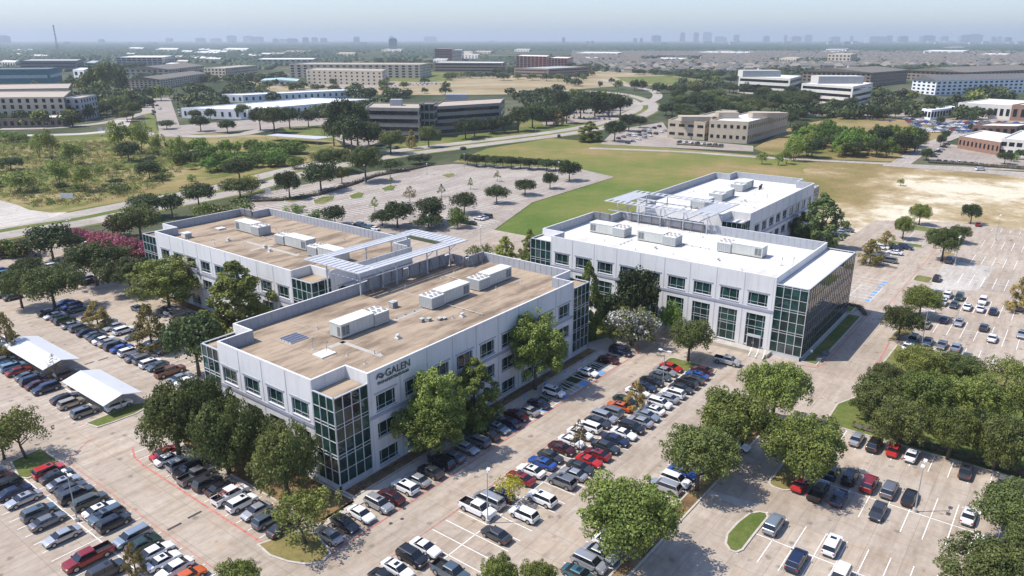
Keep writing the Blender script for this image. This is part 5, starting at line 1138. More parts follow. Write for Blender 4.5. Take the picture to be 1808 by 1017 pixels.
trees('''cypb 1122 724 670 44|sparse brownish tree in the middle block beside the orange car
young 1022 801 736 40|thin young tree in the middle block by the bright red coupe
low 318 812 672 118|big live oak at the end of the oak bed nearest the carports
low 372 802 660 100|tall live oak touching the parapet corner of the front office
low 405 838 700 112|live oak third along the bed before the front office
low 450 832 722 96|live oak against the lower windows of the front office
low 508 880 742 118|live oak closest to the glass corner in the oak bed
open 540 962 866 128|leaning live oak with open crown on the rounded curb island
open 47 812 722 92|small open oak on the grass island among the left cars
open 8 812 742 92|open oak cut by the picture edge behind the grass island
cypb 240 1012 954 44|small brown tree between parked white cars at the lower edge
yel 903 893 838 52|small yellow green tree in the middle car row
oaky 1100 992 848 178|huge oak casting a wide shadow on the paving strip
oak 1230 868 752 126|oak with bent pale trunk behind the silver cars
oaky 1292 812 690 142|broad oak over the curb strip beside the bent trunk oak
oaky 1362 755 638 108|olive oak at the aisle corner by the stop sign
oaky 1412 858 738 142|round oak over the red car on the rounded island
oak 1215 640 564 76|round oak on the grassy end island facing the steps
wht 1115 612 540 90|tree half covered in white blossom beside the courtyard lawn
rnd 945 690 541 102|tall cypress before the shaded facade, closest to the accessible bays
cyp 838 752 624 88|tall cypress in the pair, its crown crossing the sign wall windows
rnd 775 806 640 96|dense cypress beside the sign, the more shaded of the pair
rnd 757 812 697 120|bright lower cypress crown beside the wall sign
cyp 1036 600 456 46|slim cypress at the far glass end of the front office
dark 1120 590 476 82|dark tree in the courtyard gap between two offices
dark 1080 588 520 60|dark shrubby tree in shade of the courtyard
bri 1183 596 530 40|small light green tree by the tall entrance windows
bush 1065 585 560 34|rounded bush by the courtyard path
rnd 300 548 444 114|pale green cypress closest to the crape myrtle hedge
cyp 428 610 454 128|tall green cypress between the two tan roofed offices
dark 352 665 556 100|dark green tree in shade beside the glass corner of front office
oak 330 600 560 50|dark oak between parked cars and the tall cypress
cypb 270 622 532 72|olive brown cypress standing in the long car row
cypb 174 579 528 52|small brown cypress in the upper car rows
cypb 18 629 548 44|brown cypress by the end of the upper carport
bare 103 680 622 38|bare young tree between the two carports
oak 98 548 468 100|live oak with round shade in the upper car rows
oak 40 545 474 62|grey green oak beside the round shade oak
oak 55 500 455 54|small oak behind the grey green oak
oak 172 505 428 102|broad oak over the white cars near the crape myrtles
oak 233 520 455 84|oak on the dark curb island by the striped bays
dark 95 462 398 84|dark oak behind the pink crape myrtles' near end
dark 128 445 412 40|smaller dark oak beside the pink hedge
oak 250 425 362 78|oak above the pink crape myrtle hedge
dark 262 385 342 62|dark oak by the road past the crape myrtles
dark 305 385 343 42|dark oak beside the median road, second by the hedge
dark 352 368 323 54|round dark oak at the lawn by the road
maroon 212 418 377 48|maroon leaved crape myrtle at the hedge end
bush 365 385 358 44|light green bush beside the rear parapet
bush 405 385 362 60|wide green bush behind the rear office corner
bush 425 378 352 48|rounded bush behind the parapet of the rear office
oak 425 352 314 66|dark oak beneath the yellow topped tree
oak 424 322 278 52|tall oak by the road at the far lot hedge
yel 444 342 308 36|tree with bright yellow top by the road
dark 512 352 302 44|round dark oak on the hedge lawn
dark 567 338 288 68|broad dark oak leaning over the hedge lawn
oak 604 325 294 30|light oak between the road and the hedge
oak 588 305 261 68|big rounded oak on the road median
oak 646 322 258 58|oak above the lamp post at the far lot
dark 690 303 282 46|dark bushy oak at the hedge bend
dark 742 290 272 44|dark oak at the hedge far lot corner
young 690 328 309 13|small dark conifer in the far lot
young 724 359 326 30|larger young tree alone in the far lot, brownish
young 662 374 347 22|young tree in the far lot closest to the rear office
young 780 348 324 17|young tree in the middle of the far lot
young 831 335 313 14|young tree in the far lot towards its hedge
young 878 321 300 17|young tree by the long hedge of the far lot
dark 877 360 328 42|round dark oak standing alone in the far lot
dark 927 345 317 42|dark oak in the far lot near the grass field
dark 971 334 305 28|small dark oak at the corner of the far lot
dark 1005 320 286 42|round dark oak at the end of the far hedge
dark 702 402 357 62|broad dark oak behind the blue cars at the far lot
dark 675 400 372 44|lower dark oak next to the blue cars
dark 762 395 348 52|dark oak behind the canopy lamp post
dark 757 405 378 58|dark shrubby oak in front of the canopy lamp post
dark 820 378 340 46|dark oak beside the small row of white cars
bri 808 403 368 36|bright green small oak near the white cars
dark 592 398 363 44|dark conifer like shrub behind the rear parapet
bush 560 392 372 50|dark low shrub row behind the rear parapet
bush 520 375 362 40|pale shrub behind the rear parapet
bush 835 450 434 28|shrubs inside the corner beside the front parapet
bush 860 455 432 24|small shrub by the front parapet corner
cyp 893 470 414 42|cypress between the front parapet and the far drive
cyp 935 470 402 34|cypress beside the glass corner of the steps building
pine 1382 425 360 72|pine beside the shaded wall, the smaller of two
pine 1445 438 336 80|tallest pine beside the far white roofed office
pine 1412 430 372 52|low pine between the two tall ones
cypb 1535 468 420 46|reddish brown cypress by the striped accessible bays
cypb 1563 438 406 34|olive cypress over the van row
oaky 1593 423 382 34|reddish oak on the divider island
oaky 1622 398 360 34|oak at the end of the divider island
oak 1662 462 402 58|dark oak at the corner of the big empty lot
oak 1690 430 398 38|dark oak next to the corner oak of the empty lot
dark 1713 396 360 32|lone oak beside the red car at the field edge
oaky 1622 562 506 66|round olive oak on the green island at the aisle end
oak 1585 602 540 66|oak above the red curb opposite the glass side
cypb 1797 552 484 46|brown cypress at the picture edge by the blue sedan
low 1562 690 640 62|live oak leading the grove, by the shaded paving patch
oaky 1618 672 612 79|live oak of the grove behind the covered blue cars
low 1690 678 622 79|live oak of the grove below the white coupe
open 1770 690 630 81|live oak of the grove at the upper picture edge
low 1545 742 660 94|wide live oak reaching toward the aisle from the grove
oaky 1630 740 655 102|live oak in the heart of the grove
oaky 1715 752 665 101|live oak in the grove between heart and edge
open 1795 760 672 79|live oak of the grove against the picture edge
low 1580 792 700 91|live oak of the grove shading the silver and black cars
oaky 1672 812 720 94|live oak above the empty bays at the grove
low 1752 832 728 95|live oak above the charcoal sedan at the grove
oak 1820 845 745 110|live oak cut by the picture edge over the grey sedan
oak 1790 960 858 150|live oak hiding the white cars at the lower right lot
oak 1742 1075 958 170|live oak at the bottom corner of the picture
oak 1835 1060 930 120|live oak overlapping the bottom corner
oaky 880 1062 985 74|oak crown rising at the lower edge by the marked bays
oaky 948 1072 992 70|smaller oak crown at the lower edge next to the teal car
oaky 428 1075 990 80|oak crown at the lower edge near the orange car
dark 265 318 284 42|round dark shrubby tree alone on the scrub
wil 212 272 212 46|tall pale willow like tree by the bend of the road
wil 250 272 213 40|twin pale willow like tree next to the road bend
dark 228 285 250 40|dark tree at the foot of the pale twins
wil 70 278 234 28|slim willow like tree on the open scrub
wil 92 282 228 34|willow like tree in the scrub beside the slim one
wil 128 290 250 44|broad willow like tree in the scrub middle
wil 105 330 280 44|willow like tree on the lower scrub
wil 150 338 290 40|willow like tree in the lower scrub with paler top
wil 35 340 300 66|wide willow like shrub low on the scrub
dark 20 300 278 42|dark rounded shrub at the picture edge of the scrub
bri 10 248 232 40|green shrub belt by the entry road
bri 35 250 235 36|green shrub belt end beside the entry road
wil 280 275 235 28|small willow tree beyond the twin pale trees
wil 315 285 240 34|pale sapling near the thicket's near end
dark 352 285 265 34|dark round tree before the bright thicket
dark 305 270 248 22|small dark tree by the road bend''')
for i in range(26):
    rg = random.Random(900 + i); tree(['bush', 'wil', 'bush', 'dark'][i % 4], rg.uniform(-90, 345), rg.uniform(275, 345), 0, 0, 'low bush among many alike on the open scrub', 'bushes scattered over the scrub', name='bush', cat='bush', hr=(rg.uniform(2.2, 4.5), rg.uniform(2.2, 4.6)))
for i in range(34):
    rg = random.Random(950 + i); t = i / 33; x = 318 + 205 * rg.random(); y = 262 + 38 * rg.random(); tree('bri', x, y + 4, 0, 0, 'bright green crown in the dense thicket above the road', 'crowns of the bright thicket', hr=(rg.uniform(6, 8.5), rg.uniform(4.5, 7)))
for i in range(40):
    rg = random.Random(1010 + i); x = 1405 + 210 * rg.random(); y = 250 + 34 * rg.random() - abs(x - 1510) * .04; tree('bri' if i % 3 else 'dark', x, y, 0, 0, 'green crown of the wood patch on the dry field', 'crowns of the wood patch on the dry field', hr=(rg.uniform(9, 15), rg.uniform(5, 8)))
for i, (x, y, t, w_) in enumerate(((1402, 285, 240, 34), (1388, 290, 262, 22), (1425, 278, 232, 30), (1374, 292, 270, 18), (1480, 278, 255, 15), (1345, 290, 268, 20), (1590, 328, 315, 12))):
    tree('wil', x, y, t, w_, ['tall pale tree leading the wood patch', 'pale sapling before the wood patch', 'pale tree joined to the wood patch', 'small pale shrub on the driveway edge', 'lone yellow green sapling on the dry field', 'feathery shrub where the green field turns brown', 'tiny bush alone on the sandy field'][i])
# park and street trees of the middle distance: rows, clumps and singles
MID = '''dark 608 262 176 50;dark 632 258 182 44;dark 590 258 210 34;dark 622 275 205 60;dark 652 270 215 50;oak 690 272 230 50;dark 620 230 180 40;oak 485 235 188 46;dark 460 230 190 40;dark 512 228 190 36;dark 545 225 194 36;cypb 727 262 228 26;oak 757 260 222 36;dark 822 246 210 40;dark 838 242 208 34;dark 870 236 208 40;dark 890 234 205 34;dark 915 232 190 44;dark 940 226 184 44;dark 965 222 186 40;dark 950 210 180 30;cypb 985 222 192 30;dark 1000 218 180 36;dark 1025 210 170 40;dark 1050 206 162 40;dark 1075 206 165 50;dark 1095 205 168 40;cyp 1040 250 212 40;dark 1085 250 214 40;dark 1110 232 202 36;dark 1130 226 206 26;dark 1030 200 160 30;dark 990 200 160 30;dark 975 196 165 30;dark 1015 185 158 30;dark 965 180 158 26;dark 1060 190 160 30;dark 1080 148 138 12;dark 1120 160 140 18;dark 1135 160 142 16;dark 1092 158 142 16;dark 1160 165 145 26;dark 1185 165 148 26;dark 1060 155 143 8;dark 1025 152 142 8;
dark 985 165 148 22;dark 1290 250 232 26;dark 1485 250 232 20;oak 1440 250 236 20;dark 1395 225 200 26;dark 1410 212 192 30;dark 1440 208 190 28;dark 1485 205 178 34;dark 1500 200 172 28;dark 1540 212 185 26;dark 1560 212 188 26;dark 1580 210 190 22;dark 1605 206 182 24;dark 1640 203 170 26;dark 1665 198 172 26;dark 1690 196 168 30;dark 1720 196 162 36;dark 1742 192 156 40;dark 1765 190 156 40;dark 1590 178 158 26;dark 1610 180 160 22;dark 1560 176 158 26;dark 1545 176 160 18;dark 1635 205 190 22;dark 1660 222 205 14;dark 1715 222 198 14;dark 1745 210 192 14;dark 1635 283 262 24;dark 1660 260 238 16;dark 1668 250 230 14;dark 1712 235 218 10;dark 1740 235 218 10;dark 1773 290 268 26;dark 1800 282 264 20;bush 1790 286 270 14;
dark 355 232 205 34;dark 402 235 212 30;dark 295 228 212 32;oak 345 212 194 22;dark 372 212 192 20;oak 430 210 184 26;dark 270 178 150 30;dark 285 178 152 26;dark 300 174 154 20;dark 345 165 145 30;dark 362 172 150 28;dark 160 165 130 30;dark 145 165 140 26;dark 175 165 118 34;dark 190 160 112 30;dark 200 150 108 26;dark 215 165 120 30;dark 180 175 145 30;dark 225 190 160 30;oak 215 200 168 36;oak 235 210 180 34;dark 205 195 165 28;oak 225 215 195 26;dark 190 205 180 22;dark 240 190 170 24;dark 30 212 185 30;dark 80 214 190 28;dark 130 214 190 30;dark 150 213 192 26;dark 12 215 190 24;dark 60 216 196 20;
dark 505 155 148 18;dark 530 158 150 18;dark 560 160 148 26;dark 590 160 150 24;dark 620 163 152 22;dark 650 165 155 22;dark 680 163 152 20;dark 700 170 158 16;dark 750 165 155 14;dark 480 135 128 18;dark 495 135 126 18;dark 540 128 122 16;dark 790 140 130 16;dark 810 138 128 20;dark 830 138 126 22;dark 850 138 126 22;dark 870 138 128 20;dark 890 142 128 26;dark 915 140 130 18;dark 940 142 130 20;dark 965 143 130 22;dark 985 143 130 20;dark 1000 144 134 14;dark 1030 142 132 12;dark 1045 134 124 12;dark 1130 132 122 26;dark 1155 132 122 24;dark 1180 134 124 24;dark 1205 138 128 22;dark 1230 142 130 22;dark 1260 146 134 24;dark 1290 146 134 24;dark 1315 150 136 24'''
lms = [(330, 'the western apartments'), (600, 'the white warehouse'), (760, 'the stone office'), (905, 'the bare field'), (1150, 'the curved road'), (1420, 'the banded offices'), (1620, 'the car showroom'), (2000, 'the brick clinic')]
for q in MID.replace('\n', '').split(';'):
    k, x, yb, yt, wp = q.split(); x = float(x); lm = next(l for m, l in lms if x < m)
    tree('far' if float(yb) < 200 and k == 'dark' else k, x, float(yb), float(yt), float(wp), 'street tree, one of many alike around ' + lm, 'street trees around ' + lm, name='street_tree')
# the dark wood belt between curved road and banded offices
for i in range(80):
    rg = random.Random(2000 + i); x = 1175 + 265 * rg.random(); y = 152 + 55 * rg.random() ** .8; 
    if y > 188 and x > 1370: y -= 12
    tree('dark' if i % 2 else 'oak', x, y + 6, 0, 0, 'dark crown of the wood belt by the banded offices', 'crowns of the dark wood belt', name='wood_tree', hr=(rg.uniform(9, 16), rg.uniform(7, 11)))
for i in range(90):
    rg = random.Random(3000 + i); x = rg.choice([rg.uniform(205, 470), rg.uniform(150, 260), rg.uniform(0, 210), rg.uniform(440, 820)]); y = rg.uniform(128, 176) if x > 210 else rg.uniform(120, 215)
    if 320 < x < 650 and y > 168: y = 166
    if x < 130 and 150 < y < 215: y = 224
    tree('far', x, y, 0, 0, 'town tree, one of many alike between the western apartments', 'town trees of the western apartments', name='town_tree', hr=(rg.uniform(8, 13), rg.uniform(5, 9)))
# pink and dark hedges
for i in range(9):
    t = i / 8; p = P(138, 432).lerp(P(262, 462), t); p.x += (.5 - (i % 2)); tree('pink', 0, 0, 0, 0, ['first', 'second', 'third', 'fourth', 'fifth', 'sixth', 'seventh', 'eighth', 'ninth'][i] + ' pink crape myrtle of the hedge, counted from the road end', 'pink crape myrtle hedge', pos=p, hr=(6.2, 4.1))
for i in range(7):
    p = P(-6 + 11 * i, 455 - .5 * i); tree('maroon' if i % 3 == 1 else 'bush', 0, 0, 0, 0, 'green shrub of the tall hedge beside the dark sedans', 'tall hedge at the end of the upper lot', pos=p, hr=(5.2, 4.2), name='hedge_shrub', cat='shrub')
def hedge(name, pts, wd, h, label, mat=L_DARK, seed=0, leaf=.5, dens=7):
    p = PP(pts) if isinstance(pts, str) else [Vector((q[0], q[1], 0)) for q in pts]; cl = []
    for a, b in zip(p, p[1:]):
        n = max(1, int((b - a).length / (wd * .6)))
        for k in range(n): q = a.lerp(b, (k + .5) / n); cl.append((q.x - p[0].x, q.y - p[0].y, h * .45, wd * .62))
    L = sum((b - a).length for a, b in zip(p, p[1:])); r_ = empty(name, p[0], 0, label, 'hedge')
    add('foliage', crown_mesh('foliage', cl, int(L * wd * dens), leaf, seed, [mat], flat=h / wd * .9), r_)
    m = MB(); 
    for a, b in zip(p, p[1:]): m.tube((a.x - p[0].x, a.y - p[0].y, h * .3), (b.x - p[0].x, b.y - p[0].y, h * .3), wd * .3, n=6)
    m.build('branches', BARK, r_)
hedge('hedge', '445,357 500,355 560,346 620,328 660,313 720,302 760,293', 2.6, 2.2, 'long dark hedge curving between the road and the far lot')
for i in range(12):
    tree('dark', 826 + 15.5 * i, 292 + .9 * i + 2 * (i % 2), 272 + 1.0 * i, 27, ['first', 'second', 'third', 'fourth', 'fifth', 'sixth', 'seventh', 'eighth', 'ninth', 'tenth', 'eleventh', 'last'][i] + ' oak of the tree row along the top of the far lot', 'tree row along the top of the far lot')
hedge('hedge', '1195,256 1230,258 1275,261', 2.2, 1.8, 'low clipped hedge before the tan office car row', L_OAK, 4, .5)
hedge('hedge', '1640,288 1700,291 1760,296 1808,300', 2.6, 2, 'low dark hedge along the clinic car park', L_DARK, 5, .6)
hedge('hedge', [(134, -60), (131.5, -20), (131.5, 24)], 2.2, 1.4, 'low ground hedge below the oak grove', L_BRI, 6, .5)
hedge('hedge', [(193.5, 36.8), (198.8, 39.5), (199.5, 50)], 1.8, 1.5, 'low dark hedge at the far end of the mirrored glass side', L_DARK, 7, .4)
hedge('hedge', [(143, 98), (152, 86), (153, 74)], 2.6, 2.0, 'dark shrub bed under the courtyard trees', L_DARK, 8, .4)
hedge('hedge', [(64, 79.5), (126, 79.6)], 1.1, .7, 'low planting strip along the shaded front facade', L_DARK, 9, .3)
# countless ground cover and the distant woods
def merge_cover(name, pts, nleaf, leaf, seed, mats, hmin, hmax, n=900, kind='stuff', label=None, cat=None):
    poly = PP(pts); xs = [p.x for p in poly]; ys_ = [p.y for p in poly]; rg = random.Random(seed); cl = []
    while len(cl) < n:
        x, y = rg.uniform(min(xs), max(xs)), rg.uniform(min(ys_), max(ys_)); c = False
        for i in range(len(poly)):
            a = poly[i]; b = poly[i - 1]
            if (a.y > y) != (b.y > y) and x < (b.x - a.x) * (y - a.y) / (b.y - a.y) + a.x: c = not c
        if c: r_ = rg.uniform(hmin, hmax); cl.append((x, y, r_ * .3, r_, rg.randrange(len(mats))))
    o = add(name, crown_mesh(name, cl, nleaf, leaf, seed, mats, flat=.7)); tag(o, label, cat, kind=kind)
merge_cover('scrub_growth', '-260,262 0,250 200,250 262,262 330,262 330,300 250,345 130,362 60,366 0,352 -260,372', 150000, .5, 21, [L_WIL, L_BRI, L_SPR, L_OAKY, L_WIL], .4, 1.9, 4600, label='rough mixed ground growth covering the open scrub', cat='ground cover')
def town_trees():
    rg = np.random.default_rng(99); rc = random.Random(98); pts = []
    fields = [[P(*map(float, q.split(','))) for q in t.split()] for t in ('500,146 560,152 760,142 930,134 1010,152 990,166 800,168 560,166', '1060,125 1180,131 1270,147 1120,152 1010,158', '1330,258 1400,218 1600,206 1710,226 1650,262 1575,285 1360,275', '640,218 905,216 905,240 640,252', '1165,236 1400,215 1400,262 1165,262', '262,168 306,168 326,240 276,240')]
    def inp(poly, x, y):
        c = False
        for i in range(len(poly)):
            a = poly[i]; b = poly[i - 1]
            if (a.y > y) != (b.y > y) and x < (b.x - a.x) * (y - a.y) / (b.y - a.y) + a.x: c = not c
        return c
    blk = [[(f[i] - sum(f, Vector((0, 0))) / 4) * 1.12 + sum(f, Vector((0, 0))) / 4 for i in range(4)] for f in FOOT if f]
    zones = [(0, 480, 98, 205, 340), (420, 1010, 92, 150, 260), (330, 1010, 138, 200, 150), (1380, 1808, 150, 212, 150), (1000, 1320, 120, 215, 120), (300, 660, 160, 222, 45), (900, 1130, 158, 215, 60), (1000, 1808, 92, 142, 620)]
    for (x0, x1, y0, y1, n) in zones:
        k = 0; tries = 0; hub = [(rc.uniform(x0, x1), rc.uniform(y0, y1)) for _ in range(max(4, n // 9))]
        while k < n and tries < n * 12:
            tries += 1; hx, hy = rc.choice(hub); x = rc.gauss(hx, 16); y = rc.gauss(hy, 2.2)
            if not (x0 < x < x1 and y0 < y < y1): continue
            p = P(x, y)
            if any(inp(f, p.x, p.y) for f in blk + fields): continue
            if min((p - q).length for q in MAINP[::2]) < 26: continue
            pts.append(p); k += 1
    n = len(pts); K = 110; X = np.array([[p.x, p.y, 0] for p in pts]); R_ = rg.uniform(4.5, 8.5, n); Hh = rg.uniform(7, 12, n)
    d = rg.normal(size=(n, K, 3)); d[..., 2] += .3; d /= np.linalg.norm(d, axis=2)[..., None]
    pos = X[:, None] + d * np.stack([R_, R_, Hh * .42], 1)[:, None] * rg.uniform(.65, 1.1, (n, K, 1)); pos[..., 2] += (Hh * .58)[:, None]
    nr = d + rg.normal(size=d.shape) * .45; nr /= np.linalg.norm(nr, axis=2)[..., None]; t = np.cross(nr, rg.normal(size=nr.shape)); t /= np.linalg.norm(t, axis=2)[..., None]; b = np.cross(nr, t); s = rg.uniform(.9, 1.7, (n, K, 1))
    V = np.stack([pos - t * s, pos - b * s, pos + t * s, pos + b * s], 2).reshape(-1, 3); m = n * K
    me = bpy.data.meshes.new('town_greenery'); me.vertices.add(m * 4); me.vertices.foreach_set('co', V.ravel()); me.loops.add(m * 4); me.loops.foreach_set('vertex_index', np.arange(m * 4)); me.polygons.add(m); me.polygons.foreach_set('loop_start', np.arange(0, m * 4, 4)); me.polygons.foreach_set('loop_total', np.full(m, 4))
    at = me.attributes.new('tint', 'FLOAT', 'FACE'); at.data.foreach_set('value', np.clip(np.repeat(rg.uniform(0, 1, n), K) * .8 + rg.uniform(0, .3, m), 0, 1)); me.materials.append(leaf_mat('town_leaf', (.020, .038, .014), (.085, .115, .035), .1)); me.update(calc_edges=True)
    tag(add('town_greenery', me), 'mass of trees scattered through the far town', 'trees', kind='stuff')
town_trees()
def forest():
    rg = np.random.default_rng(77); n = 52000
    x = rg.uniform(-60, 1870, n); u = rg.uniform(0, 1, n); y = 73.6 + 62 * u ** 2.3
    keep = np.ones(n, bool); mk = np.sin(x * .021 + y * .31) + np.sin(x * .013 - y * .17 + 1.3) + rg.normal(size=n) * .5
    west = x < 640
    keep &= ~(west & (y > 104) & (mk < .45)); keep &= ~((~west) & (y > 88) & (mk < 1.0)); keep &= ~((x > 1010) & (y > 93) & (mk < 1.15)); keep &= ~((y > 126) & (x > 430) & (x < 1300))
    keep &= ~((x > 500) & (x < 770) & (y > 112)); keep &= ~((x > 200) & (x < 460) & (y > 112) & (mk < 1.0)); keep &= ~((x < 150) & (y > 118) & (mk < 1.2))
    x, y = x[keep], y[keep]; n = len(x); D = CAMH * FPX / (y - YH); lat = (x - CX) / FPX * D
    dx, dy = math.cos(YAW), math.sin(YAW); rx, ry = math.sin(YAW), -math.cos(YAW)
    X = dx * D + rx * lat; Y = dy * D + ry * lat; s = rg.uniform(7, 13, n) * np.clip(D / 2300, .75, 4.0); hh = rg.uniform(7, 10, n)
    # dome of twelve vertices, jittered
    t = np.array([[math.cos(a), math.sin(a), 0.05] for a in np.arange(6) * math.pi / 3] + [[.72 * math.cos(a + .5), .72 * math.sin(a + .5), .62] for a in np.arange(6) * math.pi / 3] + [[0, 0, 1.0]])
    f = [(i, (i + 1) % 6, 6 + i) for i in range(6)] + [((i + 1) % 6, 6 + (i + 1) % 6, 6 + i) for i in range(6)] + [(6 + i, 6 + (i + 1) % 6, 12) for i in range(6)]
    V = t[None] * np.stack([s, s, hh], 1)[:, None, :] * rg.uniform(.8, 1.2, (n, 13, 3)) + np.stack([X, Y, np.zeros(n)], 1)[:, None, :]
    Fc = (np.array(f)[None] + (np.arange(n) * 13)[:, None, None]).reshape(-1)
    me = bpy.data.meshes.new('forest'); me.vertices.add(n * 13); me.vertices.foreach_set('co', V.ravel()); me.loops.add(n * 54); me.loops.foreach_set('vertex_index', Fc); me.polygons.add(n * 18)
    me.polygons.foreach_set('loop_start', np.arange(0, n * 54, 3)); me.polygons.foreach_set('loop_total', np.full(n * 18, 3))
    at = me.attributes.new('tint', 'FLOAT', 'FACE'); at.data.foreach_set('value', np.clip(np.repeat(rg.uniform(0, 1, n), 18) * .7 + rg.uniform(0, .3, n * 18), 0, 1))
    me.materials.append(leaf_mat('wood_leaf', (.011, .025, .012), (.036, .060, .028), 0)); me.update(calc_edges=True)
    tag(add('forest', me), 'distant continuous wood stretching to the horizon', 'forest', kind='stuff')
forest()
# ---------------------------------------------------------------- cars
def paint(name, c, metal=.35, rough=.32):
    m, t, b = nodes('paint_' + name); n = noise(t, 9.0, 2, .5, N(t, 'ShaderNodeTexCoord').outputs['Object'])
    t.links.new(ramp(t, n.outputs[0], [(.3, tuple(x * .9 for x in c)), (.7, tuple(min(1, x * 1.06) for x in c))]), b.inputs['Base Color'])
    b.inputs['Metallic'].default_value = metal; b.inputs['Roughness'].default_value = rough; b.inputs['Coat Weight'].default_value = .8; b.inputs['Coat Roughness'].default_value = .14; return m
PAINT = {k: paint(k, *v) for k, v in dict(white=((.78, .78, .78), 0, .4), silver=((.46, .47, .49), .55, .35), grey=((.20, .205, .215), .45, .35), charcoal=((.055, .06, .068), .4), black=((.014, .015, .018), .1), navy=((.022, .035, .085), .4), blue=((.03, .10, .38), .3), lightblue=((.22, .38, .50), .4), slate=((.12, .16, .19), .5), silverblue=((.33, .39, .44), .55), teal=((.05, .14, .16), .4),
    red=((.50, .022, .02), .15), crimson=((.26, .015, .018), .3), maroon=((.085, .018, .025), .4), orange=((.62, .12, .02), .2), copper=((.20, .075, .035), .3), beige=((.42, .37, .29), .4), green=((.02, .05, .035), .3), olive=((.08, .095, .08), .4)).items()}
TRIM = pm('black_trim', (.02, .02, .022), .1, 4, .5, local=True); TYRE = pm('tyre_rubber', (.02, .02, .02), .15, 6, .8, local=True); RIM = pm('alloy_rim', (.42, .43, .44), .08, 5, .35, .8, local=True)
CGL = pm('car_glass', (.012, .015, .019), .1, 3, .06, 0, .8, local=True); HLM = pm('headlight_lens', (.72, .74, .76), .05, 5, .15, .2, local=True); TLM = pm('taillight_lens', (.40, .02, .02), .1, 5, .2, local=True)
#  st: (x, half width, top); gh: cabin base front/rear, roof front/rear, roof height ; bed (x0,x1)
CAR = {'0': dict(L=4.75, W=.91, st=[(2.38, .62, .62), (2.30, .78, .72), (1.95, .87, .82), (1.0, .90, .98), (-.2, .91, 1.0), (-1.5, .90, 1.02), (-2.05, .86, 1.0), (-2.33, .78, .90), (-2.38, .66, .62)], gh=(1.15, -1.85, .42, -1.0, 1.45), wb=1.40, r=.33),
 '1': dict(L=4.75, W=.95, st=[(2.38, .68, .75), (2.30, .84, .92), (1.95, .92, 1.02), (1.15, .94, 1.10), (-.2, .95, 1.12), (-1.6, .94, 1.14), (-2.2, .91, 1.13), (-2.35, .82, 1.0), (-2.38, .72, .7)], gh=(1.35, -2.28, .68, -1.92, 1.72), wb=1.42, r=.38),
 '2': dict(L=5.8, W=1.0, st=[(2.9, .78, .85), (2.8, .93, 1.08), (2.4, .98, 1.15), (1.45, .99, 1.22), (-.7, 1.0, 1.24), (-.85, 1.0, 1.24), (-2.8, .99, 1.24), (-2.9, .94, 1.2)], gh=(1.62, -.82, .95, -.66, 1.88), wb=1.85, r=.42, bed=(-.9, -2.8)),
 '3': dict(L=4.7, W=.94, st=[(2.35, .62, .58), (2.26, .82, .70), (1.8, .90, .82), (.85, .92, .95), (-.2, .91, .96), (-1.4, .94, 1.0), (-2.05, .90, .98), (-2.30, .80, .88), (-2.35, .68, .60)], gh=(1.0, -1.75, .18, -.85, 1.33), wb=1.38, r=.35),
 '4': dict(L=5.1, W=.98, st=[(2.55, .68, .72), (2.46, .86, .88), (2.2, .94, .98), (1.7, .96, 1.08), (0, .97, 1.1), (-1.6, .97, 1.1), (-2.4, .95, 1.1), (-2.52, .86, .98), (-2.55, .76, .7)], gh=(1.95, -2.42, 1.05, -2.2, 1.78), wb=1.50, r=.35)}
